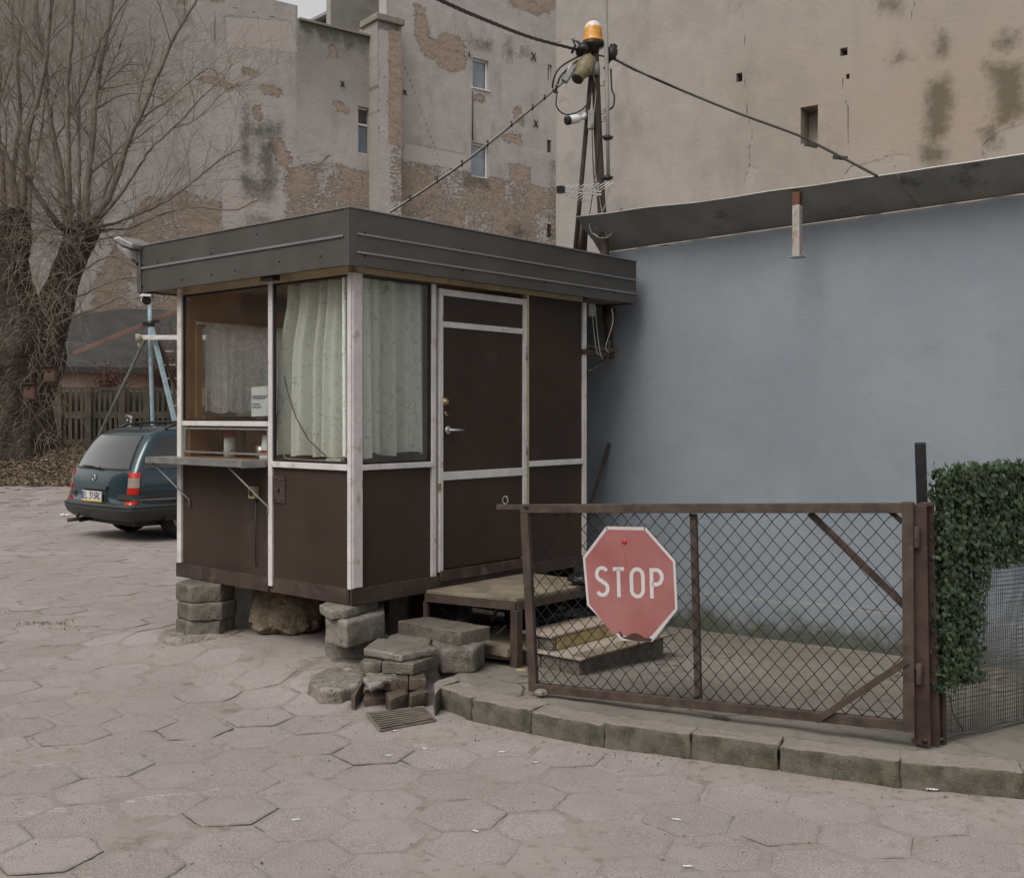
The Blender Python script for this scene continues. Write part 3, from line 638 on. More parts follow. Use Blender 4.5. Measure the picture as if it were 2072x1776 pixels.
# bracket post on the wall
BO = .25; BX = Line(BW.x+BW.nx*(BO+.05), BW.y+BW.ny*(BO+.05), BW.dx, BW.dy); tb = BX.t(1611); zt = 3.18; zb = BX.z(1611, 521)
bp = thing('steel_bracket', 'half rusty white steel bracket hanging down the blue wall from the flashing', 'bracket', tuple(BW.pt(tb, zb, .03)))
def bwbox(mb, t0, t1, o0, o1, z0, z1):
    c = [BW.pt(t, z, o) for z in (z0, z1) for t, o in ((t0,o0),(t1,o0),(t1,o1),(t0,o1))]; return mb.hexa(c)
w2 = .027; zr = BX.z(1611, 415)
mb = MB(); bwbox(mb, tb-w2, tb+w2, BO, BO+.06, zb+.01, zr); mb.build('painted_shaft', simple('rust_stained_white', (.36, .345, .325), .6, .15, 5, .2, 60, dirt=(.2, .1, .04), dirtamt=.5), bp, bevel=.004)
mb = MB(); bwbox(mb, tb-w2, tb+w2, BO, BO+.06, zr, zt); mb.build('rusty_shaft', simple('red_rust', (.12, .05, .03), .8, .3, 8, .3, 50), bp, bevel=.004)
mb = MB(); bwbox(mb, tb-w2*1.7, tb+w2*1.7, BO-.02, BO+.075, zb, zb+.01); mb.build('foot_plate', M['galv'], bp, bevel=.002)

# ---------------------------------------------------------------- beige gable beyond the blue wall
GY = 24.0; GB = Line((1125-CX)/F*GY, GY, .809, -.587)
g0, g1 = 0, GB.t(2072)+6
stains = [q4([(1490,180),(1560,175),(1575,300),(1540,360),(1485,350)]), q4([(1840,280),(1900,205),(2010,195),(2000,270),(1900,320)]), q4([(1440,520),(1560,470),(1600,560),(1590,680),(1540,860),(1450,900),(1405,690)]),
          q4([(1790,400),(2030,380),(2040,700),(1950,780),(1850,820),(1830,560)]), q4([(1390,920),(1560,900),(1540,1020),(1400,1000)]), q4([(1100,0),(1290,0),(1250,90),(1120,60)]), q4([(1200,380),(1270,300),(1330,370),(1230,420)]), q4([(1760,830),(1850,700),(1900,900),(1800,950)])]
pales = [q4([(1780,900),(1890,810),(2060,760),(2060,1000),(1790,1000)]), q4([(905,1100),(960,1030),(1110,1000),(1250,955),(1335,960),(1320,1040),(1200,1080)]), q4([(300,1130),(320,1020),(385,1040),(350,1180),(310,1180)]), [(1125,210),(1150,200),(1160,300),(1130,330)], [(1127,80),(1165,78),(1160,150),(1127,215)]]
cr1 = q4([(258,-20),(265,30),(312,130),(295,300),(290,450),(308,560),(315,700),(350,830),(325,930),(335,1010),(300,1130)]); cr2 = q4([(905,1100),(960,1030),(1060,1015),(1200,960),(1240,1060)])
cr3 = q4([(1785,990),(1765,910),(1830,850),(1890,810)]); cr4 = q4([(910,480),(900,580),(940,660),(945,950)]); cr5 = q4([(1355,10),(1350,40),(1330,90),(1345,150)]); cr6 = [(1125,86),(1150,85),(1165,78),(1166,84)]
def hole(ln, pts): return (ln.t(pts[0]), ln.t(pts[2]), ln.z((pts[0]+pts[2])/2, pts[3]), ln.z((pts[0]+pts[2])/2, pts[1]))
gh = [hole(GB, (1620, 215, 1655, 289)), hole(GB, (1700, 97, 1715, 113)), hole(GB, (1490, 148, 1502, 166)), hole(GB, (1712, 150, 1719, 160))]
M['beige'] = plaster('beige_gable_plaster', (.245, .228, .212), (.292, .27, .25), (.30, .245, .195), (.085, .075, .05), lite=(.305, .272, .245), bumpd=.014, fine=14, noise1=.5)
crk = lambda pls: (lambda U, V, T, Z: np.min([line_d(p, U, V) for p in pls], axis=0))
o = wall_grid('beige_gable', GB, g0, g1, -.1, 13, .05, M['beige'], holes=[h+(1,) for h in gh], depth=.42, fields={
    'stain': lambda U, V, T, Z: smin_poly(stains, U, V), 'pale': lambda U, V, T, Z: smin_poly(pales, U, V), 'crack': crk([cr1, cr2, cr3, cr4, cr5, cr6]),
    'brick': lambda U, V, T, Z: np.full(U.shape, -90.), 'tint': lambda U, V, T, Z: np.clip((U-1200)/700, 0, 1)*np.clip(1.1-np.abs(V-200)/400, .3, 1)}, loc=tuple(GB.pt(0, 0)), thick=8)
tag(o, 'tall windowless beige gable wall with small square holes, above the blue wall', 'building')

# ---------------------------------------------------------------- brick tenement in the background
TY = 46.0; TB = Line((740-CX)/F*TY, TY, .793, .61)
brick_strong = [q2([(800,20),(850,60),(870,150),(880,240),(930,270),(970,200),(1060,230),(1100,290),(1112,390),(1090,420),(1040,450),(960,420),(930,380),(880,360),(830,290),(795,220),(800,100)]),
  q2([(1370,-20),(1680,-20),(1680,50),(1560,90),(1480,60),(1400,40)]), q2([(295,640),(340,635),(385,670),(380,700),(330,690)]), q2([(268,295),(298,292),(302,355),(272,350)]), q2([(1410,670),(1440,670),(1470,740),(1460,775),(1420,740)]),
  q2([(1340,850),(1400,820),(1450,840),(1455,895),(1400,890)]), q2([(1380,1020),(1500,1040),(1500,1130),(1400,1120)]), q2([(1165,590),(1215,595),(1215,625),(1170,620)]),
  q1([(1610,540),(1690,530),(1745,560),(1735,595),(1640,580)]), q1([(1680,855),(1740,860),(1775,940),(1810,1000),(1760,1040),(1710,1000),(1700,920),(1670,900)]), q1([(1560,665),(1610,660),(1620,740),(1590,750)]),
  q1([(1220,475),(1330,480),(1440,530),(1430,555),(1330,520),(1230,495)]), q1([(1500,430),(1610,445),(1610,465),(1510,455)]), q1([(880,1240),(960,1215),(1010,1260),(1000,1330),(900,1330),(870,1290)]), q1([(990,548),(1020,550),(1020,566),(992,566)]),
  q1([(1075,-20),(1160,-20),(1160,15),(1110,20)]), q1([(1280,-20),(1380,-20),(1380,12),(1300,12)])]
brick_weak = [[(805,325),(875,338),(935,348),(1020,362),(1080,375),(1150,390),(1150,900),(805,900)], q1([(850,1330),(1100,1180),(1370,1250),(1380,1500),(1380,2600),(400,2600),(600,1700)]), q1([(1760,1030),(2060,1010),(2300,1060),(2320,2600),(1780,2600)]), [(-50,300),(60,330),(60,900),(-50,900)]]
stain_p = [q1([(1485,770),(1745,765),(1745,860),(1490,860)]), q1([(1490,860),(1560,870),(1550,1010),(1490,990)]), q1([(1600,890),(1700,880),(1710,1110),(1610,1110)]), q1([(1490,1080),(1700,1090),(1695,1240),(1520,1200)]), q1([(1550,1330),(1670,1330),(1670,1390),(1550,1390)]), q1([(1490,660),(1540,665),(1540,710),(1495,715)]),
  q1([(1130,105),(1190,110),(1200,145),(1150,150)]), q2([(1350,230),(1390,230),(1410,340),(1380,380),(1350,300)]), q2([(1470,290),(1500,300),(1500,370),(1450,350)]), q2([(1380,1400),(1490,1410),(1490,1480),(1380,1480)]), q2([(1100,1085),(1240,1105),(1240,1160),(1110,1150)]), q2([(1130,230),(1270,270),(1280,320),(1150,290)]), q2([(1640,1010),(1660,1010),(1660,1500),(1640,1500)])]
pale_p = [q1([(1370,1110),(1770,1130),(1770,1340),(1680,1400),(1370,1400)]), q1([(1760,1080),(1700,1240),(1770,1330)]), q2([(730,880),(1120,960),(1110,1060),(710,990)]), q1([(1390,100),(1800,130),(1850,330),(1400,300)])]
crk_t = [q1([(1400,50),(1540,55),(1600,100),(1720,110)]), q1([(1740,860),(1775,940),(1840,960),(1850,1000),(1990,1030),(2060,960)]), q2([(720,380),(950,1000)]), q2([(60,960),(100,1010),(200,1030),(260,960)]), q2([(470,1020),(480,1080),(465,1130),(480,1200)]), q1([(1340,0),(1330,200),(1345,370)])]
M['tenement'] = plaster('tenement_plaster', (.335, .312, .295), (.40, .372, .352), (.20, .195, .17), (.07, .073, .06), lite=(.42, .375, .35), under=(.36, .295, .24), bumpd=.05, fine=9, noise1=.28)
T_ = lambda pls: (lambda U, V, T, Z: smin_poly(pls, U, V))
def tint_t(U, V, T, Z):
    a = np.clip((430-U)/250, 0, 1)*np.clip((430-V)/250, 0, 1)*.85
    b = ((U > 600) & (U < 765))*np.clip((300-V)/200, 0, 1)*.9
    return np.maximum(a, b)
def stain_t(U, V, T, Z):
    d = smin_poly(stain_p, U, V)
    par = np.where((U > 603) & (U < 763) & (V > 39+(U-603)*.242), 22-(V-(41+(U-603)*.242))*.8, -60); return np.maximum(d, par)
def brick_t(U, V, T, Z):
    s = smin_poly(brick_strong, U, V)+1; s = np.where(s > 0, s*1.6+2, s*1.8); w = smin_poly(brick_weak, U, V); return np.maximum(s, np.where(w > 0, np.minimum(w*.5, 3+6*np.sin(U*.05)*np.sin(V*.03)), w*1.2-4))
tf = {'stain': stain_t, 'pale': T_(pale_p), 'crack': crk(crk_t), 'brick': brick_t, 'tint': tint_t}
wins = {'tall': q2([(443,665),(520,955)]), 'upper': q2([(1152,368),(1252,552)]), 'lower': q2([(1142,890),(1252,1100)]), 's1': q2([(1617,402),(1645,500)]), 's2': q2([(1613,868),(1640,946)]), 's3': q2([(1613,1388),(1640,1470)])}
def wh(ln, p): return hole(ln, (p[0][0], p[0][1], p[1][0], p[1][1]))
A = {k: wh(TB, v) for k, v in wins.items()}
zA1 = TB.z(602, 12); zA2 = TB.z(603, 41); ta0, ta1, ta2 = TB.t(-250), TB.t(602), TB.t(764)
tb0 = TB.t(806); tb1 = TB.t(1260)
ten = thing('tenement_building', 'weathered tenement with peeling plaster, exposed brick patches and small white windows', 'building', tuple(TB.pt(tb0, 0)))
wall_grid('rear_wall', TB, ta0, ta1, -.3, zA1, .16, M['tenement'], fields=tf, parent=ten, thick=.6)
wall_grid('low_wall', TB, ta1, ta2, -.3, zA2, .1, M['tenement'], holes=[A['tall']], fields=tf, parent=ten, thick=.6, depth=.25)
wall_grid('main_wall', TB, tb0-.6, tb1, -.3, 23, .12, M['tenement'], holes=[A['upper'], A['lower'], A['s1'], A['s2']+(1,), A['s3']+(1,)], fields=tf, parent=ten, thick=.6, depth=.25)
off_b = -3.0; TB2 = Line(TB.x-TB.nx*3, TB.y-TB.ny*3, TB.dx, TB.dy)
wall_grid('set_back_wall', TB2, TB2.t(669), TB2.t(850), 10, 23, .16, M['tenement'], fields=tf, parent=ten, thick=.4)
# parapet coping, pilaster chimney
def tbox(mb, t0, t1, o0, o1, z0, z1, ln=TB):
    return mb.hexa([ln.pt(t, z, o) for z in (z0, z1) for t, o in ((t0,o0),(t1,o0),(t1,o1),(t0,o1))])
mb = MB(); tbox(mb, ta1+.05, ta2, -.5, .12, zA2+.002, zA2+.09); mb.build('parapet_coping', M['slab_dark'], ten)
tc0, tc1 = TB.t(763), TB.t(811); zc = TB.z(775, 42)
CB = Line(TB.x+TB.nx*.7, TB.y+TB.ny*.7, TB.dx, TB.dy); c0, c1 = CB.t(764), CB.t(812); zc = CB.z(775, 44)
chf = dict(tf); chf['brick'] = lambda U, V, T, Z: np.where(U > 787, 16-np.abs(U-802)*.3, -10)+np.where(V > 290, -16, 0)
chf['stain'] = lambda U, V, T, Z: np.where((V < 62) & (U > 764), 10, -40)
ch = wall_grid('chimney', CB, c0, c1, -.3, zc, .1, M['tenement'], fields=chf, parent=ten, thick=1.6)
mb = MB(); tbox(mb, c0-.12, c1+.1, -1.3, .14, zc, zc+.28, CB); mb.build('chimney_cap', M['slab_dark'], ch, bevel=.03)
M['win_white'] = simple('window_frame_white', (.7, .7, .7), .5, .08, 5, .1, 60)
M['far_curtain'] = simple('net_curtain', (.58, .62, .66), .8, .2, 3, .3, 20)
M['room_dark'] = simple('dark_room', (.05, .055, .06), .8, .2, 3, .1, 20)
def far_window(h, label=None, transom=None, curtain=True, sill=True):
    t0, t1, z0, z1 = h; fw = .07; o0, o1 = -.24, -.16
    m = MB(); tbox(m, t0, t0+fw, o0, o1, z0, z1); tbox(m, t1-fw, t1, o0, o1, z0, z1); tbox(m, t0+fw, t1-fw, o0, o1, z0, z0+fw); tbox(m, t0+fw, t1-fw, o0, o1, z1-fw, z1)
    if transom: tbox(m, t0+fw, t1-fw, o0, o1, transom-.04, transom+.04)
    w = m.build('window', M['win_white'], ten)
    if label: w['label'] = label
    m = MB(); tbox(m, t0+fw, t1-fw, -.205, -.2, z0+fw, z1-fw); m.build('pane', M['far_glass'], w)
    m = MB(); tbox(m, t0, t1, -.9, -.88, z0, z1); m.build('room_backing', M['room_dark'], w)
    if curtain:
        m = MB(); zt_ = transom-.04 if transom else z1-fw
        m.grid(lambda u, v: TB.pt(t0+fw+(t1-t0-2*fw)*u, z0+fw+(zt_-z0-fw)*v, -.3+.02*math.sin(u*40)), 24, 1); m.build('net_curtain', M['far_curtain'], w, fix=False)
    if sill:
        m = MB(); tbox(m, t0-.08, t1+.08, -.02, .07, z0-.05, z0-.005); m.build('sill', M['win_white'], w)
far_window(A['tall'], 'tall narrow white window', A['tall'][3]-(A['tall'][3]-A['tall'][2])*.36, sill=False)
far_window(A['upper'], 'upper white window with a thick sill'); far_window(A['lower'], 'lower white window with net curtain', sill=False)
far_window(A['s1'], 'tiny narrow white window', sill=False)
for nm in ('s2', 's3'):
    t0, t1, z0, z1 = A[nm]; m = MB()
    for k in range(1, 3): tbox(m, t0, t1, -.06, -.03, z0+(z1-z0)*k/3-.015, z0+(z1-z0)*k/3+.015)
    tbox(m, (t0+t1)/2-.015, (t0+t1)/2+.015, -.06, -.03, z0, z1); m.build('window_bars', M['rust'], ten)
for (x, y, sz) in ((1525, 352, 30), (1540, 768, 26), (730, 575, 18), (342, 522, 18)):       # iron tie anchors
    u, v = 580.1+x*.32662, y*.32662; t = TB.t(u); z = TB.z(u, v); r = sz*.32662*.021*.9
    m = MB(); m.bar(TB.pt(t-r*.7, z-r, .03), TB.pt(t+r*.7, z+r, .03), .05, .03); m.bar(TB.pt(t+r*.7, z-r, .06), TB.pt(t-r*.7, z+r, .06), .05, .03); m.build('tie_anchor', M['screw'], ten)
t = TB.t(580.1+1127*.32662); m = MB(); m.tube([TB.pt(t, TB.z(948, 115), .05), TB.pt(t, 18, .05)], .045, 6); m.build('drain_pipe', M['rust'], ten)
t = TB.t(580.1+1149*.32662); m = MB(); m.tube([TB.pt(t, TB.z(955, 285), .03), TB.pt(t, TB.z(955, 185), .03)], .03, 6); m.build('drain_pipe', M['rust'], ten)
# pale house with a pitched roof behind the parapet
hp = P(600, 60, 62); hh = thing('pale_house', 'pale rendered house with a low grey roof, glimpsed behind the parapet', 'building', (hp.x, hp.y, 0))
a0 = P(630, 47, 62); a1 = P(680, 26, 60)
m = MB(); m.prism([Vector((a0.x, a0.y, 0)), Vector((a0.x, a0.y, a0.z-.3)), Vector((a1.x+4, a1.y, a0.z-.3)), Vector((a1.x+4, a1.y, 0))], (1, 8, 0)); m.build('wall', simple('cream_render', (.5, .46, .38), .8, .1, 1, .1, 10), hh)
m = MB(); m.prism([Vector((a0.x-.6, a0.y-.3, a0.z-.35)), Vector((a0.x-.6, a0.y-.3, a0.z-.2)), Vector((a1.x+4, a1.y-.3, a1.z+2.3)), Vector((a1.x+4, a1.y-.3, a1.z+2.1))], (1, 9, 0)); m.build('roof', simple('grey_roof', (.2, .2, .2), .7, .2, 1, .1, 10), hh)

# ---------------------------------------------------------------- street block behind the photographer (closes the courtyard, seen in reflections)
RB = Line(0, -26, 1, 0); RB.nx, RB.ny = 0, 1
rb = thing('courtyard_building', 'plain brown tenement across the courtyard, seen in the window reflections', 'building', (0, -26, 0))
m = MB(); m.box(-45, 8, -36, -26, 0, 9); m.build('wall', simple('brown_render', (.19, .15, .12), .9, .2, .5, .2, 8), rb)
m = MB(); m.prism([(-46, -25.6, 9), (-46, -36.4, 9), (-46, -31, 11.2)], (55, 0, 0)); m.build('roof', simple('dark_roof', (.06, .055, .05), .8, .2, 1, .1, 8), rb)
lw_ = thing('side_building', 'plain red-brown tenement to the left of the photo, seen in the window reflections', 'building', (-30, 0, 0))
m = MB(); m.box(-38, -27, -20, 17, 0, 11); m.build('wall', simple('red_brown_render', (.26, .155, .10), .9, .2, .5, .2, 8), lw_)
m = MB(); m.prism([(-26.6, -20.5, 11), (-38.4, -20.5, 11), (-32.5, -20.5, 13.5)], (0, 38, 0)); m.build('roof', simple('dark_tile_roof', (.07, .06, .05), .8, .2, 1, .1, 8), lw_)
for i in range(8):
    for j in range(3): m = MB(); y = -17+i*4.2; m.box(-27.02, -26.96, y, y+1.3, 1.4+j*3.2, 3.2+j*3.2); m.build('window', M['room_dark'], lw_)
for i in range(11):
    for j in range(2):
        m = MB(); x = -42+i*4.6; m.box(x, x+1.3, -26.02, -25.96, 1.6+j*3.3, 3.5+j*3.3); m.build('window', M['room_dark'], rb)

# ---------------------------------------------------------------- concrete fence, shed with pink wall, bushes
FL = Line(*P(240, HY, 32).xy, .93, .36)
def fence_mat():
    return simple('mossy_fence_concrete', (.115, .10, .078), .9, .3, 1.5, .4, 30, dirt=(.06, .055, .038), dirtamt=.6, bd=.02)
M['fence'] = fence_mat()
fe = thing('concrete_fence', 'old slatted concrete panel fence behind the parked car', 'fence', tuple(FL.pt(0, 0)))
def fbox(mb, t0, t1, o0, o1, z0, z1): return mb.hexa([FL.pt(t, z, o) for z in (z0, z1) for t, o in ((t0,o0),(t1,o0),(t1,o1),(t0,o1))])
posts = [60, 118, 178, 246, 296, 352, 410, 470]
zf = lambda u: CH+(840-783)/F*FL.pt(FL.t(u)).y
for i, u in enumerate(posts):
    t = FL.t(u); m = MB(); fbox(m, t-.09, t+.09, -.08, .1, 0, zf(200)+.08); m.build('post', M['fence'], fe, bevel=.015)
    if i == len(posts)-1: break
    t1 = FL.t(posts[i+1])-.09; t0 = t+.09; m = MB(); H = zf(200); rows = 3; rh = (H-.0)/rows
    for r in range(rows):
        z0 = r*rh; fbox(m, t0, t1, -.03, .03, z0, z0+.09); fbox(m, t0, t1, -.03, .03, z0+rh-.1, z0+rh-.004)
        n = max(3, int((t1-t0)/.13))
        for k in range(n):
            x = t0+(t1-t0)*(k+.5)/n; fbox(m, x-.04, x+.04, -.022, .022, z0+.09, z0+rh-.1)
    m.build('panel', M['fence'], fe)
m = MB(); fbox(m, FL.t(40), FL.t(480), -.25, -.22, 0, 2.3); m.build('rear_boards', M['fence'], fe)
# number sheet on the fence
u0 = 257; t = FL.t(u0); c = FL.pt(t, CH-(850-HY)/F*32.3, .06)
nsn = thing('number_sheet', 'torn white sheet with a black number 9 on the concrete fence', 'sign', tuple(c))
ex = Vector((FL.dx, FL.dy, 0)); nr = Vector((FL.nx, FL.ny, 0)); m = MB()
m.prism([c+ex*a+Vector((0, 0, b)) for a, b in ((-.13,-.16),(.12,-.22),(.15,.12),(-.1,.2),(-.15,.17))], nr*.006); m.build('sheet', M['paper'], nsn)
m = MB(); ribbon(m, [(p[0]*.24, p[1]*.24) for p in glyph('9')[0]], .035, c+ex*-.06+Vector((0, 0, -.16)), ex, (0, 0, 1), nr, .01); ribbon(m, [(p[0]*.24, p[1]*.24) for p in glyph('9')[1]], .035, c+ex*-.06+Vector((0, 0, -.16)), ex, (0, 0, 1), nr, .01)
m.build('digit', M['black'], nsn)
# shed
SL = Line(*P(240, HY, 36).xy, .96, .28)
sh = thing('shed', 'low pink-walled shed with a dark sloping roof behind the concrete fence', 'shed', tuple(SL.pt(0, 0)))
def sbox(mb, t0, t1, o0, o1, z0, z1): return mb.hexa([SL.pt(t, z, o) for z in (z0, z1) for t, o in ((t0,o0),(t1,o0),(t1,o1),(t0,o1))])
ze = SL.z(200, 742); t0, t1 = SL.t(60), SL.t(470)
m = MB(); sbox(m, t0, t1, -5, 0, 0, ze); m.build('wall', simple('pink_render', (.34, .25, .21), .9, .15, 1.2, .3, 20, dirt=(.15, .12, .1), dirtamt=.3), sh)
zr_ = SL.z(220, 632)+.5
m = MB(); m.add([SL.pt(t0-.3, ze-.02, .35), SL.pt(t1, ze-.02, .35), SL.pt(t1, zr_, -4), SL.pt(t0-.3, zr_, -4), SL.pt(t0-.3, ze-.2, .35), SL.pt(t1, ze-.2, .35), SL.pt(t1, zr_-.2, -4), SL.pt(t0-.3, zr_-.2, -4)], [(0,1,2,3),(4,5,1,0),(7,6,5,4),(0,3,7,4),(1,5,6,2),(3,2,6,7)])
m.build('roof', simple('dark_roofing_felt', (.045, .045, .043), .85, .25, 1.5, .3, 14), sh)
m = MB(); sbox(m, SL.t(312), SL.t(322), .02, .12, 0, ze-.15); m.build('downpipe', M['rust'], sh)
def twiggy(mb, c, n, h, r, rad=.01, seed=0, up=1.0):
    rd = random.Random(seed)
    for _ in range(n):
        a = rd.uniform(0, 6.28); p = Vector(c)+Vector((rd.uniform(-r, r)*.3, rd.uniform(-r, r)*.3, 0)); d = Vector((math.cos(a)*rd.uniform(.1, .9), math.sin(a)*rd.uniform(.1, .9), up)).normalized()
        pts = [p.copy()]; L = h*rd.uniform(.5, 1.1)
        for k in range(4): d = (d+Vector((rd.gauss(0, .2), rd.gauss(0, .2), rd.gauss(0, .1)))).normalized(); p = p+d*L/4; pts.append(p.copy())
        mb.tube(pts, [rad*(1-k*.2) for k in range(5)], 3, cap=False)
M['bush'] = simple('reddish_bush_twigs', (.11, .055, .04), .9, .4, 3, .2, 30)
for i, (u, v, Y, r, lab) in enumerate(((222, 745, 34, .5, 'small russet bush against the pink shed wall, left of the blue mast'), (345, 730, 34, .9, 'larger russet bush against the shed, right of the blue mast'))):
    b = P(u, v+50, Y); m = MB(); twiggy(m, (b.x, b.y, b.z-.3), 170 if i == 0 else 420, 1.15+.6*i, r, .008, i, .9)
    rd = random.Random(i)
    for _ in range(700):
        q = Vector((b.x+rd.gauss(0, r*.45), b.y+rd.gauss(0, r*.4), b.z+.2+abs(rd.gauss(0, .35+.3*i)))); e = Vector((rd.gauss(0, 1), rd.gauss(0, 1), rd.gauss(0, 1))).normalized()*.035; g_ = e.orthogonal().normalized()*.02
        m.add([q-e, q+g_, q+e, q-g_], [(0,1,2,3)])
    o = m.build('bush', M['bush'], loc=(b.x, b.y, 0), fix=False); tag(o, lab, 'bush', 'russet bushes behind the fence')

# ---------------------------------------------------------------- the pollard willow
TRY = 27.0
tr = thing('pollard_tree', 'huge old pollard tree, bare, with a shaggy dark trunk and a fan of long shoots', 'tree', tuple(P(40, 925, TRY)))
def trunk_loft(mb, path, n=28, rough=.24, seed=0):
    vs = []; fs = []; k = len(path)
    # resample
    dense = []
    for a, b in zip(path[:-1], path[1:]):
        m_ = max(2, int((Vector(b[:3])-Vector(a[:3])).length/.12))
        for i in range(m_): f = i/m_; dense.append([a[q]+(b[q]-a[q])*f for q in range(4)])
    dense.append(list(path[-1]))
    for i, (x, y, z, r) in enumerate(dense):
        for j in range(n):
            a = 2*math.pi*j/n; dx, dy = math.cos(a), math.sin(a)
            q = Vector((dx*1.3+seed, dy*1.3, z*.55)); d = 1+rough*(mnoise.noise(q*1.6)*1.3+.7*mnoise.noise(Vector((dx*4, dy*4, z*1.4+seed)))+.35*mnoise.noise(Vector((dx*9, dy*9, z*4+seed))))
            vs.append((x+dx*r*d, y+dy*r*d, z))
    for i in range(len(dense)-1):
        for j in range(n): j2 = (j+1) % n; fs.append((i*n+j, i*n+j2, (i+1)*n+j2, (i+1)*n+j))
    fs.append(tuple(range((len(dense)-1)*n, len(dense)*n))); mb.add(vs, fs, True)
def pr(u, v, w, dy=0):       # axis point and radius from a width in photo pixels
    p = P(u, v, TRY+dy); return (p.x-.0, p.y, p.z, w*.88/2*(TRY+dy)/F)
m = MB()
trunk_loft(m, [pr(38, 965, 200), pr(40, 915, 168), pr(42, 850, 140), pr(45, 780, 140), pr(48, 700, 150), pr(40, 650, 130), pr(22, 590, 105), pr(15, 520, 100), pr(18, 470, 92), pr(25, 425, 60)])
trunk_loft(m, [pr(70, 740, 90, .1), pr(92, 690, 86, .1), pr(105, 640, 78, .2), pr(118, 590, 72, .2), pr(140, 540, 70, .2), pr(160, 490, 66, .2), pr(165, 465, 74, .2), pr(165, 448, 40, .2)], seed=7)
trunk_loft(m, [pr(-60, 700, 90), pr(-95, 600, 90), pr(-110, 480, 80), pr(-112, 430, 40)], seed=3)
m.build('trunk', M['bark'], tr, fix=False)
heads = {'L': P(22, 440, TRY), 'R': P(165, 465, TRY+.2), 'O': P(-110, 440, TRY)}
limbs = [ # pixel polyline, base width px, end width, depth drift
 ([(135,465),(128,400),(118,320),(95,210),(92,150),(75,40),(68,-60)], 17, 9, .8), ([(142,462),(140,400),(138,300),(137,200),(142,100),(150,0),(154,-70)], 15, 6, -.6),
 ([(160,455),(161,380),(160,300),(160,240),(161,160),(170,60),(176,-60)], 9, 3, .5), ([(172,455),(176,380),(186,300),(190,225),(195,190),(205,120),(222,40),(232,-60)], 18, 9, .3),
 ([(185,450),(205,425),(230,380),(255,300),(281,240),(315,160),(345,90),(368,50),(398,0),(420,-50)], 17, 4, -.4), ([(190,455),(230,410),(280,340),(305,300),(350,260),(405,200),(450,160)], 9, 2, -1),
 ([(190,462),(250,445),(340,405),(400,360),(450,320),(490,300)], 8, 2, .5), ([(188,465),(260,462),(330,432),(390,420),(470,425),(520,405)], 7, 2, -.5), ([(125,460),(95,425),(60,365),(52,355)], 15, 9, -.8),
 ([(45,430),(48,400),(55,280),(72,215),(92,130),(100,50),(112,-40)], 17, 7, -.5), ([(60,445),(62,380),(78,300),(88,230),(95,180),(130,120)], 9, 2, .4), ([(30,440),(28,380),(32,300),(40,240),(36,120),(45,30),(50,-50)], 14, 5, .7),
 ([(40,430),(20,340),(0,290),(-30,240)], 14, 9, -.2), ([(10,430),(5,340),(-5,240),(0,150),(-20,20)], 13, 5, .3), ([(55,300),(40,250),(10,160),(-10,110)], 7, 3, .3),
 ([(92,150),(70,90),(40,40),(15,-30)], 6, 2, .5), ([(137,250),(110,200),(88,160),(60,110),(20,60)], 6, 2, .2), ([(142,232),(170,180),(190,125),(210,70),(250,10),(275,-40)], 7, 3, -.3),
 ([(281,240),(330,210),(380,170),(420,140),(450,150)], 5, 1.5, .3), ([(281,240),(285,180),(300,140),(312,90),(308,70)], 4, 1.5, .3), ([(192,185),(235,175),(290,165),(325,148)], 4, 1.5, .3), ([(190,225),(240,195),(300,190),(330,205)], 4, 1.5, -.3),
 ([(-100,430),(-80,300),(-60,150),(-40,0)], 14, 6, 0), ([(-110,430),(-50,330),(0,200),(30,100)], 10, 3, 0), ([(350,260),(400,240),(450,190),(480,170)], 3, 1.2, 0), ([(205,440),(215,380),(240,330),(262,270),(300,230),(330,130)], 7, 2, 1),
 ([(100,560),(150,600),(200,580),(270,560),(340,585)], 6, 2, -.5), ([(130,570),(180,540),(230,520),(300,555),(340,560)], 5, 2, .5), ([(112,660),(150,640),(200,620),(250,600),(310,615),(345,600)], 7, 2, -.6)]
crown = []; tw = MB(); br = MB(); rd = random.Random(11)
def grow(p, d, L, r, lev):
    pts = [p.copy()]; k = 5 if lev else 6; q = p.copy(); dd = d.copy()
    for i in range(k):
        dd = (dd+Vector((rd.gauss(0, .10), rd.gauss(0, .12), rd.gauss(0, .07)+(.06 if lev < 2 else -.01)))).normalized(); q = q+dd*L/k; pts.append(q.copy())
    (br if r > .012 else tw).tube(pts, [max(.0035, r*(1-.75*i/k)) for i in range(k+1)], 4 if r > .012 else 3, cap=False)
    if lev >= 2 or L < .3: return
    n = int(L/(.17 if lev == 1 else .2))
    for i in range(n):
        f = rd.uniform(.12, 1); j = min(k-1, int(f*k)); b = pts[j].lerp(pts[j+1], f*k-j); t_ = (pts[j+1]-pts[j]).normalized()
        o_ = t_.orthogonal().normalized(); o_.rotate(Matrix.Rotation(rd.uniform(0, 6.28), 3, t_)); nd = (t_*rd.uniform(.6, 1.3)+o_*rd.uniform(.5, 1)).normalized()
        grow(b, nd, L*rd.uniform(.3, .55)*(1.15-f*.4), r*rd.uniform(.35, .55), lev+1)
